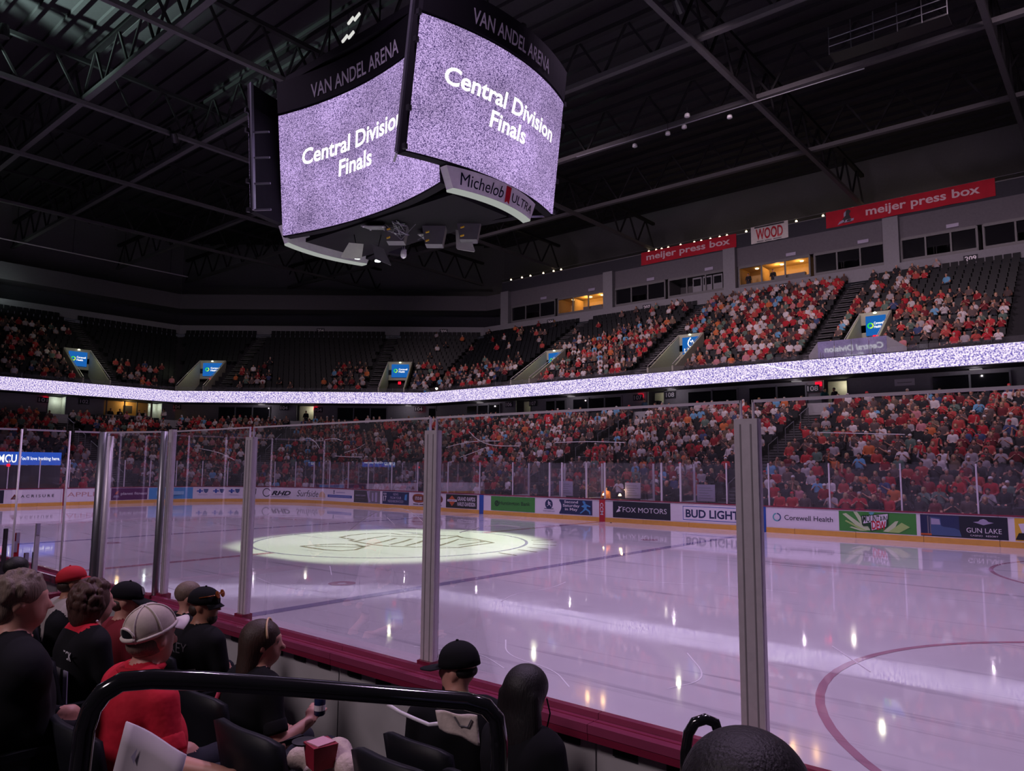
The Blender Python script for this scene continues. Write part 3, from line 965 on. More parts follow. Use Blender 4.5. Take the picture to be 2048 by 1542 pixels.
# hockey sticks standing in the bench rack
sticks = [(7.45, -13.5, 1.66, A_DGREY), (7.78, -13.45, 1.62, A_REDP), (7.95, -13.52, 1.52, A_REDP), (8.35, -13.5, 1.40, A_BROWN), (8.5, -13.45, 1.42, M_BLACK), (8.7, -13.5, 1.80, M_ALU)]
names = ['grey taped', 'tall red', 'shorter red', 'low brown', 'low black', 'tall silver']
for (x, y, z, m), nm in zip(sticks, names):
    t = thing('hockey_stick', nm + ' hockey stick shaft standing in the bench rack', 'hockey stick', (x, y, 0.1), 'sticks in the players bench')
    MB().beam((x, y, 0.35), (x, y, z), 0.05, 0.035).build('shaft', m, t)
    MB().beam((x, y, 0.35), (x + 0.22, y + 0.03, 0.12), 0.03, 0.07).build('blade', M_BLACK, t)
    MB().box(x - 0.028, x + 0.028, y - 0.02, y + 0.02, z - 0.14, z).build('grip_tape', A_LAV if m is not A_DGREY else M_BLACK, t)
pk = MB().lathe((0.75, 12.55, 0.0), [(0.036, 0), (0.038, 0.004), (0.038, 0.022), (0.036, 0.0254)], 16).build('hockey_puck', M_BLACK)
tag(pk, 'black hockey puck lying on the ice by the centre stripe', 'puck')
# ------------------------------------------------------------------ seating bowl (octagonal plan, offset d from the rink)
NC = Vector((-0.642, 0.766, 0))
EC = Vector((-0.766, -0.642, 0))


def ring(d):
    A = Vector((26, 14 + d, 0))
    y = 14 + d
    p1 = Vector((-(26.9 + d - 0.766 * y) / 0.642, y, 0))
    x = -(32.7 + d)
    p2 = Vector((x, (26.9 + d + 0.642 * x) / 0.766, 0))
    return [A, p1, p2, Vector((x, -10, 0))]


SIDES = [dict(n=Vector((0, 1, 0)), e=Vector((-1, 0, 0)), N=14.0), dict(n=NC, e=EC, N=26.9), dict(n=Vector((-1, 0, 0)), e=Vector((0, -1, 0)), N=32.7)]


def SP(side, t, d, z):
    """point on a side of the bowl: t along it, d out from the rink"""
    S = SIDES[side]
    q = S['n'] * (S['N'] + d) + S['e'] * t
    return Vector((q.x, q.y, z))


def trange(side, d):
    r = ring(d)
    e = SIDES[side]['e']
    return r[side].dot(e), r[side + 1].dot(e)


def strip(mb, d0, z0, d1, z1, mi=0, gaps=None):
    """sheet between two offset lines, left out over gaps {side: [(t0, t1)]}"""
    for s in range(3):
        a0, b0 = trange(s, d0)
        a1, b1 = trange(s, d1)
        cuts = [(0.0, 0.0)]
        segs = []
        t = None
        gs = sorted((gaps or {}).get(s, []))
        lo0, lo1 = a0, a1
        for g0, g1 in gs:
            segs.append((lo0, g0, lo1, g0))
            lo0 = lo1 = g1
        segs.append((lo0, b0, lo1, b1))
        for p, q, p2, q2 in segs:
            if q - p > 0.02:
                mb.quad(SP(s, p, d0, z0), SP(s, q, d0, z0), SP(s, q2, d1, z1), SP(s, p2, d1, z1), mi)


M_TREAD = mat('stand_concrete', (0.032, 0.031, 0.036), 0.9, spec=0.2)
LROWS = [(0.75 + 0.85 * i, 0.30 + 0.325 * i) for i in range(18)]
mb = MB()
pz = 0.0
for d, z in LROWS:
    strip(mb, d, pz, d, z)
    strip(mb, d, z, d + 0.85, z)
    pz = z
strip(mb, 16.05, pz, 16.05, 6.0)
strip(mb, 16.05, 6.0, 18.4, 6.0)
o = mb.build('floor_lower_tiers', M_TREAD)
tag(o, 'dark stepped concrete tiers of the lower stands', 'stands', kind='structure')
mb = MB()
strip(mb, 0.3, 0.0, 0.75, 0.0)
tag(mb.build('floor_walkway', M_CONC), 'concrete walkway behind the far glass', 'floor', kind='structure')
mb = MB()
for dd in (16.0, 16.16):
    strip(mb, dd, 5.9, dd, 6.62)
strip(mb, 16.0, 6.62, 16.16, 6.62)
tag(mb.build('wall_lower_stand_top', M_WALL), 'low grey wall along the top of the lower stands', 'wall', kind='structure')

# upper deck with notches for the stair portals
UROWS = [(17.2 + 0.8 * j, 9.25 + 0.5 * j) for j in range(16)]
VOMS = [  # side, sign t0, t1, words, which
    (0, -7.44, -6.22, 'Corewell\nHealth', 'behind section 108, above the glass booth'),
    (0, 5.98, 7.35, 'LAKE', 'left of the glass booth, with white flame'),
    (0, 19.33, 20.69, 'Corewell\nHealth', 'over the stairs of section 106, half hidden'),
    (1, 6.70, 8.44, 'Corewell\nHealth', 'over the stairs right of section number 104'),
    (1, 25.8, 27.7, 'Corewell\nHealth', 'over the stairs left of section number 104'),
    (2, -9.41, -7.88, 'Corewell\nHealth', 'between two sloping stair walls at the far end')]
GAPS = {}
for s, t0, t1, _, _ in VOMS:
    GAPS.setdefault(s, []).append((t0 - 0.35, t1 + 0.45))
DB = 22.0
mb = MB()
pz = 9.0
for j, (d, z) in enumerate(UROWS):
    g = GAPS if d < DB - 0.1 else None
    strip(mb, d, pz, d, z, gaps=g)
    strip(mb, d, z, d + 0.8, z, gaps=g)
    pz = z
strip(mb, 16.2, 9.0, 17.2, 9.0)
strip(mb, 17.2, 9.0, DB, 9.0)
strip(mb, 16.0, 8.24, 18.4, 8.30)
strip(mb, 18.4, 8.3, 30.0, 15.9)
o = mb.build('floor_upper_tiers', M_TREAD)
tag(o, 'dark stepped tiers of the upper deck', 'stands', kind='structure')
# front of the upper deck with its LED ribbon
mb = MB()
strip(mb, 16.08, 8.24, 16.08, 9.42)
strip(mb, 16.30, 9.0, 16.30, 9.42)
strip(mb, 16.08, 9.42, 16.30, 9.42)
tag(mb.build('wall_upper_deck_front', M_DARK), 'dark front edge of the upper deck behind the LED ribbon', 'wall', kind='structure')
M_RIBBON = led_mat('ribbon_static', 0.085, srgb(84, 68, 162), srgb(255, 240, 255), 1.22, sharp=0.34, streak=True)
rb = thing('led_ribbon_board', 'long glowing LED ribbon of lavender static around the upper deck front', 'LED board', SP(0, 10, 16, 8.3))
for s in range(3):
    a, b = trange(s, 16.0)
    n = max(1, round((b - a) / 6.0))
    for k in range(n):
        t0, t1 = a + (b - a) * k / n, a + (b - a) * (k + 1) / n
        MB().slab(lambda u, v, t: SP(s, t0 + (t1 - t0) * u, 15.98 + t, 8.31 + 1.05 * v), 1, 1, 0.09).build('led_panel', M_RIBBON, rb)
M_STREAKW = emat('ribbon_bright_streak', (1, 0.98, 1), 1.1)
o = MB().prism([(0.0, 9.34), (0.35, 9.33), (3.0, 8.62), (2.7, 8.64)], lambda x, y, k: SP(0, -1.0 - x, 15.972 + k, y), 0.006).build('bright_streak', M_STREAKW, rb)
# glass rail on the deck front
gr = thing('upper_deck_glass_rail', 'low glass guard rail with thin posts above the LED ribbon', 'guard rail', SP(0, 10, 16.2, 9.4))
for s in range(3):
    a, b = trange(s, 16.2)
    n = round((b - a) / 3.0)
    for k in range(n):
        t0, t1 = a + (b - a) * k / n, a + (b - a) * (k + 1) / n
        MB().slab(lambda u, v, t: SP(s, t0 + 0.03 + (t1 - t0 - 0.06) * u, 16.18 + t, 9.43 + 0.32 * v), 1, 1, 0.01).build('rail_pane', M_GLASSF, gr)
        MB().tube([SP(s, t0, 16.19, 9.42), SP(s, t0, 16.19, 9.80)], 0.02, 6).build('rail_post', M_STEEL, gr)

# stair portals in the upper deck
M_SIGNB = emat('sign_blue_light', srgb(30, 104, 188), 0.85)
M_SIGNW = emat('sign_white_light', (1, 1, 0.96), 1.3)
M_SIGNG = emat('sign_green_light', srgb(40, 200, 70), 1.3)
M_SIGNY = emat('sign_lime_light', srgb(190, 230, 40), 1.2)
M_PORTAL = mat('pale_portal_wall', (0.42, 0.41, 0.33), 0.8)
for s, t0, t1, words, which in VOMS:
    v = thing('stair_portal', 'recessed stair portal ' + which, 'portal', SP(s, (t0 + t1) / 2, DB, 9.0), 'upper deck stair portals')
    ta, tb = t0 - 0.35, t1 + 0.45
    for tt, w_ in ((ta, 0.12), (tb, -0.12)):
        poly = [(17.0, 9.0), (17.0, 9.95), (17.4, 10.0), (DB, 9.25 + 0.5 * 6 + 0.75), (DB, 9.0)]
        MB().prism(poly, lambda x, y, k: SP(s, tt + k, x, y), w_).build('side_wall', M_PORTAL, v)
        MB().tube([SP(s, tt + w_ / 2, 17.0, 10.05), SP(s, tt + w_ / 2, DB, 9.25 + 3.85)], 0.025, 6).build('handrail', M_ALU, v)
    MB().slab(lambda u, q, k: SP(s, ta + (tb - ta) * u, DB + k, 11.2 + 1.9 * q), 1, 1, 0.15).build('lintel_wall', M_PORTAL, v)
    MB().slab(lambda u, q, k: SP(s, ta + (tb - ta) * u, DB + 1.2 + k, 9.0 + 2.2 * q), 1, 1, 0.1).build('passage_wall', M_PORTAL, v)
    sg = thing('illuminated_sign', 'blue illuminated sign ' + which, 'sign', SP(s, t0, DB - 0.1, 11.5), 'illuminated portal signs')
    MB().slab(lambda u, q, k: SP(s, t1 + (t0 - t1) * u, DB - 0.14 + k, 11.5 + 1.32 * q), 1, 1, 0.12).build('sign_face', M_SIGNB, sg)
    L = t1 - t0
    F = lambda lift: (lambda u, q: SP(s, t1 - L * u, DB - 0.145 - lift, 11.5 + 1.32 * q))
    f1 = F(0.004)
    if words == 'LAKE':
        lettering('LAK', lambda a, b: f1(0.12 + 0.62 * a, 0.10 + 0.24 * b), M_SIGNW, sg, 0.02)
        for st_ in ([(0.66, 0.42), (0.44, 0.42), (0.36, 0.60), (0.40, 0.78), (0.54, 0.96)], [(0.50, 0.76), (0.56, 0.68), (0.63, 0.80), (0.74, 0.55)]):
            MB().tube([f1(a, b) for a, b in st_], 0.045, 6).build('flame_logo', M_SIGNW, sg)
    else:
        lettering(words, lambda a, b: f1(0.42 + 0.50 * a, 0.36 + 0.32 * b), M_SIGNW, sg, 0.02, align='LEFT')
        for a0, a1, mm in ((60, 260, M_SIGNG), (-100, 60, M_SIGNY)):
            vs, fs = [], []
            for i in range(15):
                t = math.radians(a0 + (a1 - a0) * i / 14)
                for r in (0.20, 0.12):
                    vs.append(f1(0.24 + r * math.cos(t) / L, 0.50 + r * math.sin(t) / 1.32))
                if i:
                    fs.append((2 * i - 2, 2 * i - 1, 2 * i + 1, 2 * i))
            mesh_obj('ring_logo', vs, fs, mm, None, sg)
    point_lamp('portal_light', SP(s, (t0 + t1) / 2, 19.0, 12.9), 34, (0.93, 1.0, 0.62), 0.12)
    lm = MB().lathe(SP(s, (t0 + t1) / 2, DB - 0.2, 12.95), [(0.10, 0.0), (0.12, 0.06), (0.05, 0.12)], 10).build('portal_lamp', emat('portal_lamp_glow', (0.95, 1, 0.7), 2.0), None, True)
    tag(lm, 'small lamp above the sign ' + which, 'lamp', 'portal lamps')
M_EXIT = emat('exit_red', srgb(255, 20, 50), 1.6)
for s, t, d, z, w_, lab in ((0, -6.8, 21.8, 11.35, 0.30, 'under the blue sign above the glass booth'), (1, 26.8, 21.8, 11.1, 0.28, 'under the blue sign left of section 104'),
                            (1, 7.6, 21.8, 10.9, 0.28, 'under the blue sign right of section 104'),
                            (0, -4.09, 18.3, 8.05, 0.40, 'left of the 108 doorway'), (0, 9.12, 18.3, 8.02, 0.40, 'over the 107 doorway'),
                            (1, 15.1, 18.3, 7.98, 0.36, 'right of the lit doorway at section 104'), (1, 5.0, 18.3, 7.98, 0.36, 'right of the dark suite at section 104'),
                            (2, -5.15, 18.3, 8.0, 0.4, 'left of the pale doorway at section 101'), (2, -16.3, 18.3, 8.0, 0.36, 'right of the yellow suite')):
    e = MB().slab(lambda u, q, k: SP(s, t - w_ / 2 + w_ * u, d + k, z - 0.12 + 0.26 * q), 1, 1, 0.08).build('exit_sign', M_EXIT)
    tag(e, 'small glowing red exit sign ' + lab, 'exit sign', 'red exit signs')
    for k in range(2):
        MB().slab(lambda u, q, kk: SP(s, t - w_ * 0.32 + w_ * 0.64 * u, d - 0.012 + kk, z - 0.05 + 0.11 * k + 0.03 * q), 1, 1, 0.01).build('sign_stroke', M_RED, e)

# concourse wall under the upper deck
mb = MB()
DOORS = {0: [(-5.9, -4.3), (7.1, 8.6), (19.9, 21.7)], 1: [(15.2, 17.0)], 2: [(-6.8, -5.3), (-15.1, -14.05), (-13.95, -9.85)]}
strip(mb, 18.4, 6.0, 18.4, 8.3, gaps=DOORS)
strip(mb, 20.2, 6.0, 20.2, 8.6)
strip(mb, 18.4, 6.0, 20.2, 6.0)
tag(mb.build('wall_concourse', M_WALL), 'grey concourse wall with doorways under the LED ribbon', 'wall', kind='structure')
M_LITWALL = mat('bright_corridor_tile', (0.62, 0.60, 0.50), 0.6)
for s, gl in DOORS.items():
    for i, (t0, t1) in enumerate(gl):
        if t1 - t0 > 3:
            continue
        dl = {(0, 0): 'below section number 108', (0, 1): 'between numbers 107 and 108', (0, 2): 'between numbers 106 and 107', (1, 0): 'between two 104 numbers',
              (2, 0): 'beside section number 101', (2, 1): 'right of the yellow suite'}[(s, i)]
        v = thing('doorway', 'concourse doorway ' + dl, 'doorway', SP(s, t0, 18.4, 6.0), 'concourse doorways')
        for tt in (t0, t1 - 0.08):
            MB().slab(lambda u, q, k: SP(s, tt + 0.08 * u, 18.36 + k, 6.0 + 2.3 * q), 1, 1, 0.12).build('door_jamb', M_FASCIA, v)
        MB().slab(lambda u, q, k: SP(s, t0 + (t1 - t0) * u, 19.6 + k, 6.0 + 2.3 * q), 1, 1, 0.1).build('corridor_wall', M_LITWALL, v)
        MB().slab(lambda u, q, k: SP(s, t0 - k, 18.5 + 1.1 * u, 6.0 + 2.3 * q), 1, 1, 0.1).build('side_wall', M_LITWALL, v)
        point_lamp('corridor_light', SP(s, t0 + 0.5, 19.1, 8.0), 5 if s == 0 and i else 12, (1.0, 0.93, 0.72) if s < 2 else (0.85, 1.0, 0.93), 0.1)
# windows and counters along the concourse wall
M_WIN = mat('dark_window', (0.012, 0.012, 0.016), 0.08, spec=0.6)
for s, t0, t1, lab in ((0, -14.5, -10.6, 'right of the white poster'), (0, -3.3, 0.6, 'left of number 108'), (0, 1.4, 5.2, 'right of the 107 doorway'), (0, 10.8, 15.5, 'left of the 107 exit sign'),
                       (0, 16.2, 18.3, 'right of section 106'), (0, 23.4, 27.5, 'left of section 106'), (1, 2.2, 4.2, 'left of section 105'), (1, 8.2, 13.0, 'right of the lit 104 doorway'), (1, 19.5, 24.5, 'left of the lit 104 doorway')):
    v = thing('suite_window', 'dark concourse window band with counter ' + lab, 'window', SP(s, t0, 18.3, 6.6), 'dark concourse windows')
    nn = max(2, round((t1 - t0) / 1.6))
    for k in range(nn):
        a, b = t0 + (t1 - t0) * k / nn, t0 + (t1 - t0) * (k + 1) / nn
        MB().slab(lambda u, q, kk: SP(s, a + 0.05 + (b - a - 0.1) * u, 18.33 + kk, 6.85 + 1.2 * q), 1, 1, 0.05).build('pane', M_WIN, v)
        MB().slab(lambda u, q, kk: SP(s, a - 0.05 + 0.1 * u, 18.25 + kk, 6.7 + 1.45 * q), 1, 1, 0.12).build('mullion', M_FASCIA, v)
    MB().slab(lambda u, q, kk: SP(s, t0 + (t1 - t0) * u, 17.75 + kk, 6.68 + 0.07 * q), 1, 1, 0.6).build('counter', M_FASCIA, v)
ps = MB().slab(lambda u, q, k: SP(0, -9.7 + 1.1 * u, 18.3 + k, 7.62 + 0.42 * q), 1, 1, 0.06).build('wall_poster', A_WHITE)
tag(ps, 'white rectangular poster on the dark concourse wall at far right', 'poster')
MB().slab(lambda u, q, k: SP(0, -9.55 + 0.8 * u, 18.292 + k, 7.8 + 0.03 * q), 1, 1, 0.008).build('printed_line', A_GREY, ps)
for s, t, num, z, d in ((2, -4.94, '101', 7.88, 18.3), (2, -8.14, '102', 7.98, 18.3), (1, 28.5, '104', 8.04, 18.3), (1, 18.1, '104', 8.02, 18.3), (1, 14.8, '104', 7.85, 18.3),
                        (1, 5.1, '104', 8.0, 18.25), (1, 3.0, '105', 8.05, 18.25), (0, 22.31, '106', 8.0, 18.3), (0, 19.61, '107', 7.95, 18.3), (0, 9.31, '107', 7.9, 18.3),
                        (0, 6.58, '108', 7.95, 18.3), (0, -3.75, '108', 7.78, 18.3)):
    o = MB().slab(lambda u, q, k: SP(s, t + 0.42 - 0.84 * u, d - 0.06 + k, z - 0.24 + 0.48 * q), 1, 1, 0.05).build('section_number', M_DWALL)
    lab = {('101', 2): 'number plate 101 left of the pale doorway', ('102', 2): 'number plate 102 left of the yellow suite'}.get((num, s), 'white %s on dark concourse number plate %s' % (
        num, {28.5: 'beside the steward', 18.1: 'left of the lit doorway', 14.8: 'right of the lit doorway', 5.1: 'next to number 105', 3.0: 'next to number 104', 22.31: 'left of its doorway',
              19.61: 'right of the 106 doorway', 9.31: 'left of the camera tripod', 6.58: 'right of the camera tripod', -3.75: 'left of two standing people'}.get(t, '')))
    tag(o, lab, 'number plate', 'section number plates')
    lettering(num, lambda a, b: SP(s, t + 0.34 - 0.68 * a, d - 0.066, z - 0.17 + 0.34 * b), A_WHITE, o, 0.02)

# top of the upper deck: fascia, suites, press box
mb = MB()
for dd in (29.95, 30.2):
    strip(mb, dd, 17.25, dd, 18.25)
strip(mb, 29.95, 18.25, 30.2, 18.25)
strip(mb, 29.95, 17.25, 30.2, 17.25)
strip(mb, 30.2, 18.0, 33.2, 18.0)
tag(mb.build('wall_suite_fascia', M_FASCIA), 'grey fascia band below the suite windows', 'wall', kind='structure')
mb = MB()
strip(mb, 30.6, 20.3, 30.6, 22.0)
strip(mb, 30.6, 20.3, 33.2, 20.3)
strip(mb, 30.6, 22.0, 36, 22.0)
tag(mb.build('wall_above_suites', mat('grey_upper_wall', (0.15, 0.14, 0.165), 0.85)), 'grey wall band between suites and press box', 'wall', kind='structure')
mb = MB()
strip(mb, 33.2, 18.0, 33.2, 20.3)
tag(mb.build('wall_suite_back', M_DWALL), 'dark back wall of the suites', 'wall', kind='structure')
mb = MB()
strip(mb, 36, 22.0, 36, 31.0)
tag(mb.build('wall_outer', mat('grey_outer_wall', (0.17, 0.17, 0.185), 0.9)), 'grey outer wall of the arena behind the press box', 'wall', kind='structure')
for x, n_ in ((-19.6, ''), (-6.9, ''), (6.2, ''), (-33.2, ''), (18.5, '')):
    o = MB().box(x - 0.55, x + 0.55, 44.1, 45.0, 18.2, 22.0).build('pillar', M_FASCIA)
    tag(o, 'grey suite level pillar', 'pillar', kind='structure')
M_FRAME = mat('suite_window_frame', (0.16, 0.155, 0.17), 0.5)
M_WARM = mat('warm_lit_suite_wall', (0.62, 0.40, 0.16), 0.7)  # glow of the lit suites put into the wall colour
M_SUITED = mat('unlit_suite_wall', (0.12, 0.115, 0.125), 0.8)  # same wall darkened in colour for suites without light
SUITES = [(-32.5, -26.5, 0, 'dark suite left of the smaller lit suite'), (-26.1, -20.3, 1, 'smaller lit orange suite near the middle of the far side'), (-19.0, -13.5, 0, 'second dark suite right of the first lit one'), (-13.1, -7.5, 0, 'dark suite with white doors'),
          (-6.2, -0.1, 1, 'larger lit orange suite with standing figures below the red banners'), (0.3, 5.6, 0, 'dark suite right of the lit one at 208'), (6.8, 11.8, 0, 'dark suite left of section 209'), (12.2, 18.0, 0, 'dark suite above section 209')]
for x0, x1, lit, lab in SUITES:
    v = thing('suite', lab, 'suite', ((x0 + x1) / 2, 45, 18.0), 'suites below the press box')
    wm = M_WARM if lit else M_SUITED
    MB().box(x0, x1, 46.8, 46.9, 18.05, 20.25).build('back_wall', wm, v)
    for xx in (x0, x1 - 0.1):
        MB().box(xx, xx + 0.1, 44.6, 46.8, 18.05, 20.25).build('side_wall', wm, v)
    MB().box(x0, x1, 44.6, 46.8, 20.2, 20.28).build('ceiling_panel', wm, v)
    nn = 3
    for k in range(nn + 1):
        xx = x0 + (x1 - x0) * k / nn
        MB().box(xx - 0.06, xx + 0.06, 44.55, 44.68, 18.2, 20.25).build('mullion', M_FRAME, v)
    MB().box(x0, x1, 44.52, 44.66, 20.08, 20.3).build('head_frame', M_FRAME, v)
    MB().box(x0, x1, 44.5, 44.66, 18.2, 18.62).build('sill_panel', M_FRAME, v)
    if lit:
        for xx in (x0 + 1.2, x0 + 3.4, x1 - 1.0):
            MB().lathe((xx, 45.7, 20.15), [(0.02, 0.04), (0.16, 0.03), (0.14, -0.02), (0.02, -0.03)], 12).build('ceiling_lamp', emat('suite_lamp', (1, 0.72, 0.36), 6), v)
        point_lamp('suite_light', ((x0 + x1) / 2, 45.6, 19.9), 30, (1.0, 0.60, 0.20), 0.2)
        point_lamp('suite_light', ((x0 + x1) / 2 + 1.8, 45.6, 19.9), 22, (1.0, 0.60, 0.20), 0.2)
        MB().box(x0 + 2.0, x0 + 2.06, 44.7, 46.3, 18.05, 20.0).build('door_leaf', M_WARM, v)
        MB().box(x0 + 3.0, x1 - 0.5, 44.9, 45.3, 18.4, 19.0).build('counter', M_FRAME, v)
    elif 'white doors' in lab:
        for k in range(3):
            MB().box(x0 + 2.4 + k * 1.0, x0 + 3.3 + k * 1.0, 44.7, 44.76, 18.3, 20.0).build('white_door', M_FASCIA, v)
            MB().box(x0 + 2.5 + k * 1.0, x0 + 3.2 + k * 1.0, 44.68, 44.70, 19.2, 19.85).build('door_pane', M_WIN, v)
    else:
        for k in range(3):
            xa, xb = x0 + (x1 - x0) * k / 3, x0 + (x1 - x0) * (k + 1) / 3
            MB().box(xa + 0.1, xb - 0.1, 44.62, 44.64, 18.65 + (0.6 if k == 1 else 0), 20.05).build('pane', M_WIN, v)
    MB().box(x1 - 1.9, x1 - 1.1, 44.52, 44.58, 20.45, 20.72).build('name_plate', A_LAV, v)
for t, num, s in ((18.0, '204', 1), (4.0, '205', 1), (None, '206', -26.6), (None, '207', -15.1), (None, '208', -2.0), (None, '209', 11.4)):
    if t is None:
        F = (lambda x: (lambda a, b, k: Vector((x - 0.45 + 0.9 * a, 43.93 + k, 17.5 + 0.5 * b))))(s)
    else:
        F = (lambda tt: (lambda a, b, k: SP(1, tt + 0.45 - 0.9 * a, 29.93 + k, 17.5 + 0.5 * b)))(t)
    o = MB().slab(F, 1, 1, 0.03).build('section_number', M_DWALL)
    tag(o, 'white %s on the dark fascia plate %s' % (num, {'204': 'over the empty far corner', '205': 'where the far corner meets the far side', '206': 'left of the smaller lit suite', '207': 'between the two lit suites', '208': 'below the larger lit suite', '209': 'at the far right'}[num]), 'number plate', 'fascia number plates')
    lettering(num, lambda a, b: F(0.1 + 0.8 * a, 0.15 + 0.7 * b, -0.006), A_WHITE, o, 0.02)

M_BANNER = mat('red_banner_cloth', srgb(196, 24, 50), 0.8, var=0.25, scale=1.5)
M_BANW = mat('white_banner_cloth', srgb(235, 228, 226), 0.8)
M_BLET = mat('banner_lettering', srgb(235, 200, 210), 0.8)


def banner(x0, x1, z0, z1, words, a0, a1, m, ml, lab, extra=None):
    wob = lambda a, b: 0.04 * math.sin(a * 23) * (1 - b)
    F = lambda a, b, k: Vector((x0 + (x1 - x0) * a, 44.55 + wob(a, b) + k, z0 + (z1 - z0) * b))
    o = MB().slab(F, 40, 3, 0.01).build('banner', m)
    tag(o, lab, 'banner')
    lettering(words, lambda a, b: F(a0 + (a1 - a0) * a, 0.16 + 0.66 * b, -0.03), ml, o, 0.022)
    return o, F


banner(-16.0, -6.35, 22.1, 23.35, 'meijer press box', 0.06, 0.94, M_BANNER, M_BLET, 'red banner reading meijer press box left of the white banner')
o, F = banner(1.35, 13.1, 22.2, 23.55, 'meijer press box', 0.26, 0.92, M_BANNER, M_BLET, 'long red banner reading meijer press box at far right with dark crest')
cr = [(0.10, 0.15), (0.17, 0.12), (0.165, 0.35), (0.155, 0.6), (0.165, 0.8), (0.15, 0.92), (0.13, 0.85), (0.12, 0.7), (0.125, 0.5), (0.11, 0.4)]
MB().add([F(a, b, -0.03) for a, b in cr], [tuple(range(len(cr)))]).build('crest', A_DGREY, o)
for q in ([(0.075, 0.08), (0.12, 0.2), (0.115, 0.34), (0.09, 0.26)], [(0.12, 0.14), (0.18, 0.18), (0.185, 0.32), (0.13, 0.30)], [(0.118, 0.5), (0.13, 0.55), (0.135, 0.85), (0.12, 0.75)]):
    MB().add([F(a, b, -0.035) for a, b in q], [(0, 1, 2, 3)]).build('crest', A_LAV, o)
o, F = banner(-5.0, -1.75, 22.1, 23.6, 'WOOD', 0.14, 0.86, M_BANW, A_REDP, 'white banner with red word WOOD between the red banners')
for q0, q1 in ((0.16, 0.34), (0.37, 0.56), (0.60, 0.82)):
    MB().grid(lambda a, b: F(q0 + (q1 - q0) * a, 0.05 + 0.05 * b, -0.03), 2, 1).build('printed_strip', A_GREY, o)
MB().grid(lambda a, b: F(0.1 + 0.8 * a, 0.88 + 0.09 * b, -0.03), 4, 1).build('printed_strip', A_DGREY, o)
# press box counter, lamps and rail
pr = thing('press_box_counter', 'long dark press box counter above the banners', 'counter', (0, 45, 22))
MB().box(-34, 20, 44.6, 44.75, 22.0, 23.2).build('front_board', M_DWALL, pr)
MB().box(-34, 20, 44.6, 45.4, 23.2, 23.28).build('counter_top', M_FRAME, pr)
MB().tube([(-34, 44.65, 23.6), (20, 44.65, 23.6)], 0.02, 6).build('top_rail', M_STEEL, pr)
M_DESK = emat('desk_lamp_glow', (1.0, 0.78, 0.48), 5)
random.seed(4)
LX = [-15.4, -14.6, -14.0, -13.3, -12.0, -10.6, -9.9, -9.0, -8.1, -7.4, -5.6, -4.9, -3.6, -2.6, -1.2, 1.0, 3.3, 4.6, 6.0, 6.9, 7.8, 9.3, 10.2, 12.4, -33.0, -31.4, -30.2, -28.4, -27.0, -26.0]
for i, x in enumerate(LX):
    t = thing('desk_lamp', 'small glowing desk lamp on the press box counter', 'lamp', (x, 45.0, 23.28), 'press box desk lamps')
    MB().lathe((x, 45.0, 23.28), [(0.08, 0), (0.07, 0.02), (0.012, 0.03), (0.012, 0.20)], 8).build('stand', M_DARK, t)
    MB().lathe((x, 45.0, 23.46), [(0.10, 0.0), (0.09, 0.07), (0.04, 0.13)], 8).build('shade', M_DESK, t)
    if i % 5 == 0:
        point_lamp('desk_lamp_light', (x, 45.15, 23.9), 14, (1.0, 0.8, 0.5), 0.1)
# glass booth on the deck front: its upright panes mirror the scoreboard
M_MIRROR = mat('booth_dark_glass', (0.40, 0.40, 0.44), 0.03, metal=0.9, var=0.02)
bt = thing('control_booth', 'glass fronted booth standing on the LED ribbon, mirroring the scoreboard words', 'booth', (6.7, 30.7, 9.4))
for k in range(4):
    x0 = 4.72 + k * 0.995
    MB().slab(lambda a, b, t: Vector((x0 + 0.012 + 0.971 * a, 30.47 + t + 0.021 * (x0 + 0.971 * a - 6.7) - 0.010 * (1.05 * b - 0.5), 9.45 + 1.05 * b)), 1, 1, 0.03).build('glass_panel', M_MIRROR, bt)
MB().box(4.65, 8.75, 30.5, 31.3, 9.4, 9.5).build('desk', M_DARK, bt)
for s_, x0, x1 in ((-1, 4.72, 4.1), (1, 8.70, 9.7)):
    MB().prism([(x0, 9.42), (x1, 9.42), (x1, 9.75), (x0, 10.5)], lambda x, y, k: Vector((x, 30.47 + k + abs(x - x0) * 0.25, y)), 0.05).build('side_panel', M_FASCIA, bt)
# thin walkway rail hung at the far end
o = MB().tube([(-62, -6, 23.9), (-62, 22, 23.85)], 0.06, 6).build('catwalk_rail', M_ALU)
tag(o, 'thin pale catwalk rail high over the far end', 'rail')
for k in range(6):
    MB().tube([(-62, -5 + 5 * k, 23.9), (-62, -5 + 5 * k, 28.9)], 0.03, 5).build('hanger', M_DARK, o)
# ------------------------------------------------------------------ roof
M_DECK = mat('dark_roof_deck', (0.05, 0.048, 0.054), 0.9, spec=0.1)
o = MB().box(-72, 30, -38, 56, 29.6, 29.9).build('ceiling', M_DECK)
tag(o, 'dark corrugated roof deck of the arena', 'ceiling', kind='structure')
for k in range(58):
    yy = -30 + k * 1.45
    MB().box(-70, 28, yy, yy + 0.25, 29.35, 29.6).build('deck_rib', M_DECK, o)
M_TRUSS = mat('grey_truss_steel', (0.11, 0.105, 0.115), 0.6, spec=0.2)
M_WEB = mat('dark_truss_web', (0.028, 0.027, 0.03), 0.7, spec=0.1)


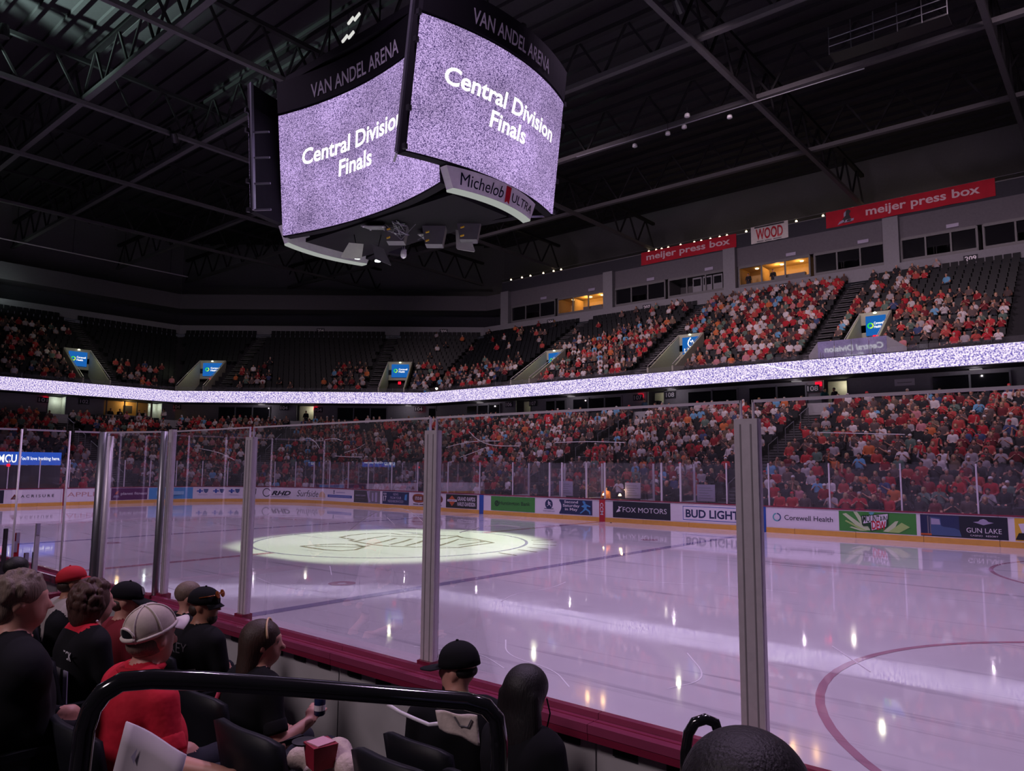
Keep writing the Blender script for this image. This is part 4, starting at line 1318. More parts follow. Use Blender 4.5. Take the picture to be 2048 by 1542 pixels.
def truss(a, b, lab, size=0.34, depth=2.6, web=3.2):
    a, b = Vector(a), Vector(b)
    t = thing('roof_truss', lab, 'roof truss', a, 'roof trusses')
    up = Vector((0, 0, depth))
    MB().beam(a, b, size, size * 0.8).build('bottom_chord', M_TRUSS, t)
    MB().beam(a + up, b + up, size, size * 0.8).build('top_chord', M_WEB, t)
    n = max(2, round((b - a).length / web))
    for k in range(n):
        p, q = a.lerp(b, k / n), a.lerp(b, (k + 1) / n)
        m = (p + q) / 2 + up
        MB().beam(p, m, 0.12, 0.12).build('web_member', M_WEB, t)
        MB().beam(m, q, 0.12, 0.12).build('web_member', M_WEB, t)


for y, lab in ((-9.5, 'long roof truss nearest the camera side stands'), (-1.5, 'long roof truss crossing the upper left corner'), (5.8, 'long roof truss passing behind the scoreboard'), (15.9, 'long roof truss just right of the scoreboard top'),
               (23.7, 'long roof truss over the far stands'), (33.0, 'long roof truss above the press box')):
    truss((-66, y, 24.2), (24, y, 24.2), lab)
for x, lab in ((-50, 'cross truss over the far end stands'), (-38.2, 'cross truss second from the far end'), (-27, 'cross truss above the far goal line'), (-15.4, 'cross truss left of the scoreboard'),
               (3.9, 'cross truss right of the scoreboard'), (15.5, 'cross truss at the upper right corner')):
    truss((x, -24, 23.9), (x, 46, 23.9), lab, 0.30)
# lighting fixtures on the trusses, one of them for the added near-stand fill
M_LENS = emat('lamp_lens', (0.95, 0.9, 1.0), 3.0)
for i, (pos, aim, pw, colr, cone, bl, rd) in enumerate(LAMPS):
    p = Vector(pos)
    d = (Vector(aim) - p).normalized()
    t = thing('stage_light', 'dark stage light hanging from the roof trusses', 'stage light', p, 'stage lights under the roof')
    c = p - d * 0.75
    MB().lathe(c, [(0.18, -0.25), (0.24, 0.0), (0.26, 0.40)], 12, d).build('housing', M_DARK, t)
    MB().tube([c, (c.x, c.y, 24.0)], 0.04, 6).build('yoke', M_DARK, t)
    MB().lathe(c, [(0.02, 0.36), (0.20, 0.37)], 12, d).build('lens', M_LENS, t)
for k, (x, y, z) in enumerate(((-0.2, 22.6, 23.2), (2.4, 23.3, 23.3), (0.8, 21.0, 23.0), (-3.9, 23.0, 23.2), (-1.0, 22.0, 22.8))):
    t = thing('lighting_fixture', 'small white round lamp on the dark pipe %s' % ('nearest the right screen', 'right of the crossing trusses', 'below the crossing trusses', 'lowest left on the pipe', 'second from the left')[k].replace('nearest the right screen', 'beside the crossing trusses'), 'lamp', (x, y, z), 'small lamps on the lighting pipe')
    MB().lathe((x, y, z), [(0.05, 0.22), (0.14, 0.16), (0.17, 0.0), (0.12, -0.03)], 10).build('lamp_body', M_WHITE, t, True)
    MB().tube([(x, y, z + 0.2), (x, y, 23.6)], 0.02, 6).build('hanger', M_DARK, t)
o = MB().tube([(-8, 22.3, 23.4), (10, 22.9, 23.5)], 0.035, 6).build('lighting_pipe', M_STEEL)
tag(o, 'thin pipe carrying small lamps over the far stands', 'pipe')
fl = thing('cat_walk', 'dark metal catwalk with rails at the upper right', 'catwalk', (10, 14, 24))
MB().box(9.5, 14.5, 18.6, 19.6, 22.5, 22.58).build('walkway', M_DARK, fl)
for zz in (22.9, 23.3):
    MB().tube([(9.5, 18.6, zz), (14.5, 18.6, zz)], 0.025, 6).build('rail', M_STEEL, fl)
for k in range(6):
    MB().tube([(9.5 + k, 18.6, 22.5), (9.5 + k, 18.6, 23.9)], 0.025, 6).build('upright', M_STEEL, fl)
# work lamp that washes the roof deck green at the upper left
wl = thing('work_floodlight', 'greenish work floodlight shining up at the roof deck', 'floodlight', (-26, -13.5, 22.5))
MB().box(-26.3, -25.7, -13.8, -13.2, 22.2, 22.45).build('housing', M_DARK, wl)
MB().box(-26.25, -25.75, -13.75, -13.25, 22.45, 22.47).build('lens', emat('green_lens', (0.75, 1, 0.9), 4), wl)
MB().tube([(-26, -13.5, 22.4), (-26, -13.5, 24)], 0.04, 6).build('hanger', M_DARK, wl)
spot_lamp('work_floodlight_light', (-26, -13.2, 22.8), (-24.5, -6.0, 29.5), 26000, (0.70, 1.0, 0.86), 80, 0.9, 0.15)
# ------------------------------------------------------------------ centre-hung scoreboard
M_SCREEN = led_mat('screen_static', 0.024, srgb(62, 46, 100), srgb(216, 186, 246), 1.0, sharp=0.9, cloud=0.30)
M_SCRTXT = emat('screen_words', (1.0, 0.97, 1.0), 1.25)
M_SBOX = mat('scoreboard_black', (0.010, 0.009, 0.012), 0.7, spec=0.1)
M_SLET = mat('scoreboard_letters', (0.55, 0.52, 0.58), 0.5)
sb = thing('scoreboard', 'huge centre-hung video scoreboard of curved lavender screens hung from the roof', 'scoreboard', (0, 0, 11))
MB().box(-3.8, 3.8, -1.2, 1.2, 11.1, 17.0).build('housing', M_SBOX, sb)
MB().prism([(-3.9, -1.3), (3.9, -1.3), (3.9, 1.3), (-3.9, 1.3)], lambda x, y, k: Vector((x, y, 10.95 + k)), 0.15).build('bottom_tray', M_SBOX, sb)
MB().prism([(-4.3, -2.2), (4.3, -2.2), (4.3, 2.2), (-4.3, 2.2)], lambda x, y, k: Vector((x, y, 17.0 + k)), 0.3).build('top_cap', M_SBOX, sb)


def face_x(sg):
    """convex screen facing along x"""
    def f(a, b, lift=0.0):
        y = -3.45 + 6.9 * a
        z = 11.57 + 3.98 * b
        x = 4.20 + 0.48 * b + 0.62 * (1 - (y / 3.45) ** 2) + lift
        return Vector((sg * x, sg * y, z))
    return f


def face_y(sg):
    """concave screen facing along y"""
    def f(a, b, lift=0.0):
        x = -4.2 + 8.3 * a
        z = 11.08 + 4.5 * b
        y = 2.10 + 0.40 * b - 0.55 * (1 - ((x + 0.05) / 4.15) ** 2) + lift
        return Vector((sg * x, -sg * y, z))
    return f


for sg, nm in ((1, 'x'), (-1, 'x'), (1, 'y'), (-1, 'y')):
    f = (face_x if nm == 'x' else face_y)(sg)
    scr = MB().slab(lambda a, b, k: f(a, b, -k), 24, 6, 0.22).build('screen', M_SCREEN, sb)
    bk = MB().slab(lambda a, b, k: f(-0.006 + 1.012 * a, -0.012 + 1.024 * b, -0.06 - k), 24, 2, 0.3).build('screen_casing', M_SBOX, sb)
    scr['label'] = 'curved video screen reading Central Division Finals'
    if nm == 'x':
        lettering('Central Division\nFinals', lambda a, b: f(0.125 + 0.76 * a, 0.36 + 0.33 * b, 0.02), M_SCRTXT, scr, 0.025, 0.12)
    else:
        lettering('Central Division\nFinals', lambda a, b: f(0.13 + 0.645 * a, 0.36 + 0.31 * b, 0.02), M_SCRTXT, scr, 0.025, 0.12)
    # dark header with the arena name
    hd = MB().slab(lambda a, b, k: f(a, 1.02 + 0.26 * b, 0.02 - k), 24, 1, 0.2).build('name_header', M_SBOX, sb)
    if nm == 'x':
        lettering('VAN ANDEL ARENA', lambda a, b: f(0.23 + 0.55 * a, 1.07 + 0.115 * b, 0.035), M_SLET, hd, 0.012)
    else:
        lettering('VAN ANDEL ARENA', lambda a, b: f(0.20 + 0.57 * a, 1.06 + 0.115 * b, 0.035), M_SLET, hd, 0.012)
    if nm == 'x':
        for bb in (0.02, 0.3, 0.8, 1.0):
            for aa in (-0.012, 1.012):
                q = f(aa, bb)
                MB().box(q.x - 0.06, q.x + 0.06, q.y - 0.06, q.y + 0.06, q.z - 0.08, q.z + 0.08).build('bracket', M_DARK, scr)
        # side frame on the projecting screen edges
        for aa in (-0.01, 1.01):
            MB().beam(f(aa, 0, -0.35), f(aa, 1.25, -0.35), 0.10, 0.10).build('frame_post', M_STEEL, sb)
            for bb in (0.0, 0.25, 0.5, 0.75):
                MB().beam(f(aa, bb, -0.35), f(aa * 0.9 + 0.05, bb, -1.0), 0.06, 0.06).build('frame_strut', M_STEEL, sb)
# beer signs hung below the convex screens
M_SIGNP = mat('pale_sign_face', (0.85, 0.83, 0.87), 0.45)
M_SIGNEDGE = emat('sign_edge_light', (0.80, 0.84, 0.80), 0.42)
for sg in (1, -1):
    def g(a, b, lift=0.0):
        hw = 1.85 + 0.28 * b
        y = -hw + 2 * hw * a
        x = 4.36 + 0.10 * b + 0.42 * (1 - (y / 2.13) ** 2) + lift
        return Vector((sg * x, sg * y, 10.86 + 0.62 * b))
    sgn = MB().slab(lambda a, b, k: g(a, b, -k), 20, 1, 0.28).build('hanging_sign', M_SIGNP, sb)
    sgn['label'] = 'pale curved beer sign below the convex screen'
    MB().slab(lambda a, b, k: g(a, -0.10 + 0.09 * b, 0.01 - k), 20, 1, 0.30).build('edge_light', M_SIGNEDGE, sgn)
    lettering('Michelob', lambda a, b: g(0.07 + 0.44 * a, 0.20 + 0.60 * b, 0.012), A_DNAVY, sgn, 0.0, 0.35)
    lettering('ULTRA', lambda a, b: g(0.62 + 0.34 * a, 0.25 + 0.46 * b, 0.012), A_DNAVY, sgn, 0.004)
    rbn = [(0.535, 0.05), (0.565, 0.16), (0.595, 0.05), (0.595, 0.92), (0.535, 0.92)]
    MB().add([g(a, b, 0.012) for a, b in rbn], [(0, 1, 2, 3, 4)]).build('red_ribbon_mark', A_REDP, sgn)
    for aa in (0.2, 0.5, 0.8):
        q = g(aa, 1.0, -0.14)
        MB().beam(q, (q.x * 0.98, q.y, 11.7), 0.06, 0.06).build('sign_hanger', M_DARK, sgn)
# speakers, reflector flaps, lamps and a camera under the tray
M_FLAP = mat('pale_reflector_flap', (0.42, 0.42, 0.40), 0.5)
M_FLAPD = mat('dark_reflector_flap', (0.12, 0.115, 0.13), 0.5)


def flap(c, u, v, m, nm='reflector_flap'):
    c, u, v = Vector(c), Vector(u), Vector(v)
    n = u.cross(v).normalized()
    pr_ = [(-0.7, 1.0), (0.7, 1.0), (1.0, -0.85), (0.88, -1.0), (-0.88, -1.0), (-1.0, -0.85)]
    o = MB().prism(pr_, lambda x, y, k: c + u * x + v * y + n * k, 0.03).build(nm, m, sb)
    for x, y in ((-0.6, 0.85), (0.6, 0.85), (-0.8, -0.8), (0.8, -0.8)):
        MB().lathe(c + u * x + v * y - n * 0.03, [(0.03, 0), (0.03, 0.05)], 6, n).build('corner_bolt', M_WHITE, o)
    MB().tube([c + v * 0.9, (c.x, c.y, 10.97)], 0.02, 5).build('flap_cable', M_DARK, o)


R_ = Vector((0.764, 0.645, 0))
K_ = Vector((-0.645, 0.764, 0))
flap((-1.75, -0.7, 10.35), R_ * 0.36 + K_ * 0.1, Vector((0.05, -0.05, 0.26)) + R_ * 0.10, M_FLAP)
flap((-1.0, -0.05, 10.22), R_ * 0.30 + Vector((0, 0, -0.12)), Vector((0.02, 0.02, 0.30)) - R_ * 0.14, M_FLAPD)
flap((2.0, 1.2, 10.45), R_ * 0.33 + Vector((0, 0, -0.05)), Vector((0.02, 0.02, 0.36)) - R_ * 0.10, M_FLAP)
flap((-0.3, -0.9, 10.85), R_ * 0.42, K_ * 0.5 + Vector((0, 0, 0.10)), M_FLAPD)
flap((0.6, 0.9, 10.80), R_ * 0.42, K_ * 0.5 + Vector((0, 0, 0.06)), M_FLAPD)
for c in ((1.3, 0.4, 10.62), (0.3, -0.5, 10.7), (2.4, 1.0, 10.72)):
    o = MB().prism([(-0.42, 0.32), (0.42, 0.32), (0.30, -0.34), (-0.30, -0.34)], lambda x, y, k: Vector(c) + R_ * x + Vector((0, 0, y)) + K_ * k, 0.5).build('speaker_cabinet', M_FLAPD, sb)
    for k in range(2):
        MB().box(c[0] - 0.1, c[0] + 0.06, c[1] - 0.3, c[1] - 0.27, c[2] - 0.3 + 0.3 * k, c[2] - 0.25 + 0.3 * k).build('yellow_label', A_YELLOW, o)
pts = []
for k in range(40):
    pts.append((0.55 + 0.35 * math.sin(k * 1.7) * (0.5 + 0.5 * math.sin(k * 0.4)), -0.6 + 0.3 * math.cos(k * 2.3), 10.72 + 0.2 * math.sin(k * 0.9)))
MB().tube(pts, 0.012, 5).build('cable_bundle', M_STEEL, sb)
for q0, q1 in (((0.1, -0.8, 10.95), (0.5, -0.4, 10.4)), ((0.9, -0.1, 10.95), (0.5, -0.4, 10.4)), ((1.2, 0.6, 10.95), (0.7, 0.2, 10.5))):
    MB().tube([q0, q1], 0.015, 5).build('suspension_wire', M_STEEL, sb)
cm = MB().lathe((-0.15, 0.3, 10.05), [(0.06, 0.30), (0.10, 0.22), (0.11, 0.08), (0.09, 0.0), (0.03, -0.05)], 12).build('hanging_camera', M_WHITE, sb, True)
MB().tube([(-0.15, 0.3, 10.3), (-0.15, 0.3, 10.97)], 0.02, 6).build('camera_stem', M_DARK, cm)
for c in ((-2.55, 0.1, 10.38), (-2.15, 0.75, 10.34)):
    o = MB().lathe(c, [(0.10, 0.05), (0.11, 0.0), (0.02, -0.01)], 12).build('under_light', emat('under_light_glow', (0.9, 1.0, 0.92), 9), sb)
    MB().tube([(c[0], c[1], c[2] + 0.04), (c[0], c[1], 10.97)], 0.03, 6).build('light_stem', M_DARK, o)
for x in (-3, 3):
    for y in (-1.2, 1.2):
        MB().tube([(x, y, 17.3), (x, y, 29.4)], 0.04, 6).build('hoist_cable', M_DARK, sb)
for k in range(2):
    for j in range(2):
        q = Vector((-0.5 + 0.35 * j - 0.3 * k, -2.2, 17.35 + 0.55 * (1 - k)))
        o = MB().beam(q, q + Vector((0.30, 0.0, 0.14)), 0.05, 0.10).build('roof_tube_light', emat('tube_light_glow', (1, 1, 0.95), 0.7), sb)
        MB().tube([q, q + Vector((0, 0, 0.6))], 0.01, 4).build('tube_hanger', M_DARK, o)

# ------------------------------------------------------------------ people


def surface_nets(prims, res, k=0.03, pad=0.06):
    """one continuous skin around tapered capsules and ellipsoids (signed distances, smooth union).
    prims: (a, b, ra, rb, mat, squash-y, k)   a == b gives an ellipsoid whose radii are (ra, rb, mat-independent) via tuple ra"""
    pts = []
    for p in prims:
        r = max(p['r']) if p['t'] == 'e' else max(p['ra'], p['rb'])
        for q in ((p['c'],) if p['t'] == 'e' else (p['a'], p['b'])):
            pts += [np.array(q) - r, np.array(q) + r]
    lo, hi = np.min(pts, 0) - pad, np.max(pts, 0) + pad
    n = np.ceil((hi - lo) / res).astype(int) + 1
    X, Y, Z = np.meshgrid(*[lo[i] + res * np.arange(n[i]) for i in range(3)], indexing='ij')
    G = np.stack([X, Y, Z], -1)
    D = np.full(tuple(n), 0.4)
    for p in prims:
        kk = p.get('k', k)
        r = max(p['r']) if p['t'] == 'e' else max(p['ra'], p['rb']) * max(p.get('s', (1,)))
        q = np.array([p['c']] if p['t'] == 'e' else [p['a'], p['b']])
        i0 = np.clip(np.floor((q.min(0) - r - kk - 3 * res - lo) / res).astype(int), 0, n)
        i1 = np.clip(np.ceil((q.max(0) + r + kk + 3 * res - lo) / res).astype(int) + 1, 0, n)
        w_ = tuple(slice(a, b) for a, b in zip(i0, i1))
        d, D0 = prim_d(p, G[w_]), D[w_]
        if kk <= 0:
            D[w_] = np.minimum(D0, d)
        else:
            h = np.clip(0.5 + 0.5 * (D0 - d) / kk, 0, 1)
            D[w_] = D0 + (d - D0) * h - kk * h * (1 - h)
    ins = D < 0
    nx, ny, nz = n
    acc = np.zeros((nx - 1, ny - 1, nz - 1, 3))
    cnt = np.zeros((nx - 1, ny - 1, nz - 1))
    offs = [(i, j, l) for i in (0, 1) for j in (0, 1) for l in (0, 1)]
    sl = lambda o: tuple(slice(o[i], n[i] - 1 + o[i]) for i in range(3))
    for a in offs:
        for ax in range(3):
            if a[ax] == 0:
                b = list(a)
                b[ax] = 1
                b = tuple(b)
                da, db = D[sl(a)], D[sl(b)]
                cross = (da < 0) != (db < 0)
                t = np.where(cross, da / np.where(cross, da - db, 1), 0)
                pa = np.array(a, float)
                pos = np.broadcast_to(pa, acc.shape).copy()
                pos[..., ax] += t
                acc += pos * cross[..., None]
                cnt += cross
    act = cnt > 0
    idx = -np.ones(act.shape, int)
    idx[act] = np.arange(act.sum())
    I = np.argwhere(act)
    V = lo + res * (I + acc[act] / cnt[act][:, None])
    F = []
    for ax in range(3):
        u, v = [(1, 2), (2, 0), (0, 1)][ax]
        s0 = [slice(None)] * 3
        s1 = [slice(None)] * 3
        s0[ax] = slice(0, n[ax] - 1)
        s1[ax] = slice(1, n[ax])
        ch = ins[tuple(s0)] != ins[tuple(s1)]
        E_ = np.argwhere(ch)
        keep = (E_[:, u] > 0) & (E_[:, v] > 0) & (E_[:, u] < n[u] - 1) & (E_[:, v] < n[v] - 1)
        E_ = E_[keep]
        if len(E_) == 0:
            continue
        du = np.zeros(3, int)
        dv = np.zeros(3, int)
        du[u] = 1
        dv[v] = 1
        c = [idx[tuple((E_ - a).T)] for a in (0 * du, du, du + dv, dv)]
        q = np.stack(c, 1)
        flip = ins[tuple(E_.T)]
        q[~flip] = q[~flip][:, ::-1]
        F.append(q)
    F = np.concatenate(F)
    C = V[F].mean(1)
    best = None
    mi = None
    for p in prims:
        d = prim_d(p, C) + p.get('bias', 0)
        if best is None:
            best, mi = d, np.full(len(C), p['m'])
        else:
            m = d < best
            best = np.where(m, d, best)
            mi = np.where(m, p['m'], mi)
    return V, F, mi


def prim_d(p, G):
    if p['t'] == 'e':
        q = G - np.array(p['c'])
        if p.get('R') is not None:
            q = q @ np.array(p['R'])
        r = np.array(p['r'])
        k0 = np.sqrt(((q / r) ** 2).sum(-1))
        k1 = np.sqrt(((q / r ** 2) ** 2).sum(-1)) + 1e-9
        return k0 * (k0 - 1) / k1
    s = np.array(p.get('s', (1, 1, 1)), float)
    a, b = np.array(p['a']) / s, np.array(p['b']) / s
    q = G / s - a
    ba = b - a
    t = np.clip((q @ ba) / max(1e-9, ba @ ba), 0, 1)
    d = np.sqrt(((q - t[..., None] * ba) ** 2).sum(-1)) - (p['ra'] + (p['rb'] - p['ra']) * t)
    return d * s.min()


def cap(a, b, ra, rb, m, **kw):
    """tapered capsule; squash s is applied about a, so shift into place"""
    return dict(t='c', a=a, b=b, ra=ra, rb=rb, m=m, **kw)


def ell(c, r, m, **kw):
    return dict(t='e', c=c, r=r, m=m, **kw)


def rotz(p, a, c=(0, 0, 0)):
    x, y = p[0] - c[0], p[1] - c[1]
    return (c[0] + x * math.cos(a) - y * math.sin(a), c[1] + x * math.sin(a) + y * math.cos(a), p[2])


SHIRT, PANTS, SKIN, HAIR = 0, 1, 2, 3
HEMS = []


def body_prims(pose, head_yaw=0.0, lean=0.0, shoulder=1.0, legs=True, sleeves='short', head=True, nod=0.0):
    """seated figure facing +y, floor at z = 0"""
    L = lambda p: (p[0], p[1] + lean * (p[2] - 0.5), p[2])
    pr = [ell(L((0, -0.02, 0.52)), (0.185, 0.15, 0.14), PANTS), cap(L((-0.05, -0.03, 0.60)), L((-0.075, -0.03, 0.86)), 0.125, 0.135, SHIRT, k=0.05),
          cap(L((0.05, -0.03, 0.60)), L((0.075, -0.03, 0.86)), 0.125, 0.135, SHIRT, k=0.06), cap(L((-0.12 * shoulder, -0.02, 0.95)), L((0.12 * shoulder, -0.02, 0.95)), 0.085, 0.085, SHIRT, k=0.06)]
    nk = L((0, -0.005, 0.98))
    hc = L((0, 0.03 + nod, 1.145 - abs(nod) * 0.3))
    if head:
        pr += [cap(nk, (hc[0], hc[1] - 0.02, hc[2] - 0.06), 0.062, 0.055, SKIN, k=0.03)]
        H = lambda p: rotz((hc[0] + p[0], hc[1] + p[1], hc[2] + p[2]), head_yaw, hc)
        Rm = [[math.cos(head_yaw), -math.sin(head_yaw), 0], [math.sin(head_yaw), math.cos(head_yaw), 0], [0, 0, 1]]
        pr += [ell(H((0, -0.008, 0.025)), (0.076, 0.095, 0.098), SKIN, k=0.02, R=Rm), ell(H((0, 0.028, -0.045)), (0.054, 0.062, 0.072), SKIN, k=0.03, R=Rm),
               cap(H((0, 0.083, 0.018)), H((0, 0.106, -0.018)), 0.010, 0.016, SKIN, k=0.012), ell(H((0, 0.072, 0.04)), (0.05, 0.02, 0.016), SKIN, k=0.015, R=Rm),
               ell(H((0, 0.082, -0.052)), (0.024, 0.012, 0.010), SKIN, k=0.008, R=Rm),
               ell(H((-0.078, -0.005, 0.0)), (0.012, 0.024, 0.034), SKIN, k=0.008, R=Rm), ell(H((0.078, -0.005, 0.0)), (0.012, 0.024, 0.034), SKIN, k=0.008, R=Rm)]
    else:
        H = None
    hands = []
    for sgn in (-1, 1):
        sh = L((sgn * 0.175 * shoulder, -0.015, 0.935))
        el, wr, hd = pose[sgn]
        el, wr, hd = [(sgn * q[0], q[1], q[2]) for q in (el, wr, hd)]
        mid = tuple(0.42 * np.array(sh) + 0.58 * np.array(el))
        pr += [cap(sh, mid, 0.068, 0.056, SHIRT, k=0.035), cap(mid, el, 0.050, 0.045, SHIRT if sleeves == 'long' else SKIN, k=0.02),
               cap(el, wr, 0.045, 0.030, SHIRT if sleeves == 'long' else SKIN, k=0.02)]
        pr += [ell(tuple((np.array(wr) + np.array(hd)) / 2), (0.040, 0.048, 0.036), SKIN, k=0.02)]
        hands.append((sgn, wr, hd))
        HEMS.append((sh, mid, el))
    if legs:
        for sgn in (-1, 1):
            pr += [cap((sgn * 0.09, 0.03, 0.50), (sgn * 0.13, 0.44, 0.50), 0.088, 0.066, PANTS, k=0.04), cap((sgn * 0.13, 0.44, 0.50), (sgn * 0.13, 0.42, 0.10), 0.062, 0.042, PANTS, k=0.03),
                   cap((sgn * 0.13, 0.41, 0.055), (sgn * 0.14, 0.57, 0.045), 0.045, 0.038, PANTS, k=0.03)]
    return pr, H, hands, hc


POSE_LAP = {-1: ((0.25, 0.04, 0.66), (0.15, 0.26, 0.60), (0.08, 0.32, 0.60)), 1: ((0.25, 0.04, 0.66), (0.15, 0.26, 0.60), (0.08, 0.32, 0.60))}
POSE_CLAP = {-1: ((0.27, 0.10, 0.70), (0.10, 0.27, 0.86), (0.03, 0.31, 0.93)), 1: ((0.27, 0.10, 0.70), (0.10, 0.27, 0.86), (0.03, 0.31, 0.93))}
POSE_UP = {-1: ((0.25, 0.04, 0.66), (0.15, 0.26, 0.60), (0.08, 0.32, 0.60)), 1: ((0.26, 0.16, 1.08), (0.20, 0.20, 1.36), (0.18, 0.20, 1.44))}


def hair_prims(kind, H, hc, m=HAIR, yaw=0.0):
    Rm = [[math.cos(yaw), -math.sin(yaw), 0], [math.sin(yaw), math.cos(yaw), 0], [0, 0, 1]]
    if kind == 'short':
        return [ell(H((0, -0.018, 0.047)), (0.086, 0.100, 0.088), m, k=0.0, R=Rm)]
    if kind == 'long':
        return [ell(H((0, -0.022, 0.045)), (0.092, 0.104, 0.094), m, k=0.0, R=Rm), ell(H((0, -0.055, -0.08)), (0.100, 0.062, 0.17), m, k=0.05, R=Rm)]
    return []


M_SHIRT = objcol_mat('spectator_shirt')
M_PANTS = mat('spectator_trousers', (0.03, 0.032, 0.045), 0.8)
M_SKIN = mat('spectator_skin', srgb(205, 150, 128), 0.55, var=0.2, scale=3)
H_DARK = mat('dark_hair', (0.022, 0.014, 0.011), 0.55, var=0.3, scale=40)
H_BLOND = mat('blond_hair', (0.38, 0.25, 0.12), 0.55, var=0.3, scale=40)
H_GREY = mat('grey_hair', (0.30, 0.28, 0.27), 0.6, var=0.3, scale=40)
H_CAPW = mat('white_cap', (0.66, 0.62, 0.64), 0.7)
H_CAPR = mat('red_cap', srgb(190, 28, 48), 0.7)
random.seed(5)
VARIANTS = []
for pose, pn in ((POSE_LAP, 'hands in lap'), (POSE_CLAP, 'clapping'), (POSE_UP, 'one arm raised')):
    for kind, hm, hn in (('short', H_DARK, 'short dark hair'), ('long', H_DARK, 'long dark hair'), ('long', H_BLOND, 'long blond hair'), ('short', H_GREY, 'grey hair'), ('short', H_CAPW, 'white cap'), ('short', H_CAPR, 'red cap')):
        if pn == 'one arm raised' and hn not in ('short dark hair', 'long blond hair'):
            continue
        pr, H, hands, hc = body_prims(pose, legs=True, shoulder=1.0 if kind == 'short' else 0.9, sleeves='short' if len(VARIANTS) % 2 else 'long')
        pr += hair_prims(kind, H, hc)
        if 'cap' in hn:
            pr.append(ell(H((0, 0.11, 0.055)), (0.06, 0.075, 0.014), HAIR, k=0.01))
        V, F, mi = surface_nets(pr, 0.032)
        me = bpy.data.meshes.new('spectator_figure')
        me.from_pydata(V.tolist(), [], F.tolist())
        for m in (M_SHIRT, M_PANTS, M_SKIN, hm):
            me.materials.append(m)
        me.polygons.foreach_set('material_index', mi.astype(int).tolist())
        me.polygons.foreach_set('use_smooth', [True] * len(F))
        me.update()
        VARIANTS.append((me, hn, pn))
LOWPOLY = []
for pose in (POSE_LAP, POSE_CLAP):
    for kind in ('short', 'long'):
        pr, H, hands, hc = body_prims(pose, legs=False)
        pr = [p for p in pr if not (p['t'] == 'e' and max(p['r']) < 0.04)] + hair_prims(kind, H, hc)
        pr += [cap((-0.09, 0.03, 0.50), (-0.12, 0.40, 0.48), 0.09, 0.07, PANTS, k=0.04), cap((0.09, 0.03, 0.50), (0.12, 0.40, 0.48), 0.09, 0.07, PANTS, k=0.04)]
        LOWPOLY.append(surface_nets(pr, 0.060))
REDS = [srgb(186, 24, 44), srgb(150, 20, 36), srgb(196, 48, 56), srgb(116, 24, 38), srgb(186, 70, 66)]
WHITES = [srgb(226, 216, 222), srgb(200, 190, 196), srgb(170, 160, 168)]
DARKS = [srgb(34, 32, 38), srgb(52, 46, 52), srgb(26, 28, 40), srgb(84, 66, 66), srgb(104, 84, 84)]
OTHER = [(srgb(110, 170, 214), 'light blue'), (srgb(210, 110, 60), 'orange'), (srgb(60, 74, 120), 'navy blue'), (srgb(120, 100, 84), 'brown'), (srgb(200, 130, 140), 'pink'), (srgb(96, 120, 110), 'grey green')]


def shirt():
    r = random.random()
    if r < 0.28:
        return random.choice(REDS), 'red'
    if r < 0.48:
        return random.choice(WHITES), 'pale'
    if r < 0.86:
        return random.choice(DARKS), 'dark'
    return random.choice(OTHER)


# seats: one shared mesh, 300 of them separate, the rest together
sm = MB()
sm.slab(lambda a, b, k: Vector((-0.23 + 0.46 * a, -0.20 - 0.06 * b + k, 0.48 + 0.42 * b)), 1, 1, 0.03)
sm.box(-0.22, 0.22, -0.18, 0.22, 0.40, 0.45)
sm.box(-0.03, 0.03, -0.18, 0.0, 0.0, 0.42)
M_SEAT = mat('dark_seat_plastic', (0.010, 0.011, 0.015), 0.5, spec=0.25)
seat_me = bpy.data.meshes.new('stadium_seat')
seat_me.from_pydata(sm.v, [], sm.f)
seat_me.materials.append(M_SEAT)
SV, SF = np.array(sm.v), np.array(sm.f)

AISLES = {0: [-4.8, 7.6, 20.4], 1: [16.1, 1.5], 2: [-5.5, -14.5]}
UAISLES = {0: [-3.8, 8.9, 22.2, -15.5], 1: [9.7, 24.2], 2: [-10.4, 0.5]}
ADV = [(8.85, 'GUN LAKE'), (11.5, 'green soft drink'), (14.25, 'Corewell'), (17.2, 'BUD LIGHT'), (21.35, 'FOX MOTORS'), (24.5, 'Second Saturday'), (28.9, 'Huntington'), (32.7, 'motorcycle'), (35.6, 'twin badge'), (38.6, 'number 17'), (41.2, 'WHITE CLAW'), (44, 'thin blue bar')]


def ad_at(x):
    s = 25 - x
    nm = 'yellow'
    for a, b in ADV:
        if s >= a:
            nm = b
    return nm


def visible(p):
    d = p - CAM
    z = d.dot(FW)
    if z < 1:
        return False, 0
    u, v = 1024 + FPX * d.dot(RT) / z, 771 - FPX * d.dot(UP) / z
    return (-40 < u < 2090 and -40 < v < 1560), z


ORD = ['front', 'second', 'third', 'fourth', 'fifth', 'sixth', 'seventh', 'eighth', 'ninth', 'tenth', 'eleventh', 'twelfth', 'thirteenth', 'fourteenth', 'fifteenth', 'sixteenth', 'seventeenth', 'top']
seats = []      # (pos, facing, side, row, deck, t)
random.seed(21)
for deck, rows, ais in (('lower', LROWS, AISLES), ('upper', UROWS, UAISLES)):
    for i, (d, z) in enumerate(rows):
        for s in range(3):
            a, b = trange(s, d + 0.4)
            t = a + 0.5
            while t < b - 0.4:
                ok = all(abs(t - q) > 0.85 for q in ais[s])
                if deck == 'upper' and d < DB + 0.3:
                    ok = ok and all(not (g0 - 0.4 < t < g1 + 0.4) for g0, g1 in GAPS.get(s, []))
                p = SP(s, t, d + 0.42, z)
                vis, depth = visible(p + Vector((0, 0, 0.8)))
                if ok and vis:
                    seats.append((p, -SIDES[s]['n'], s, i, deck, t, depth))
                t += 0.54
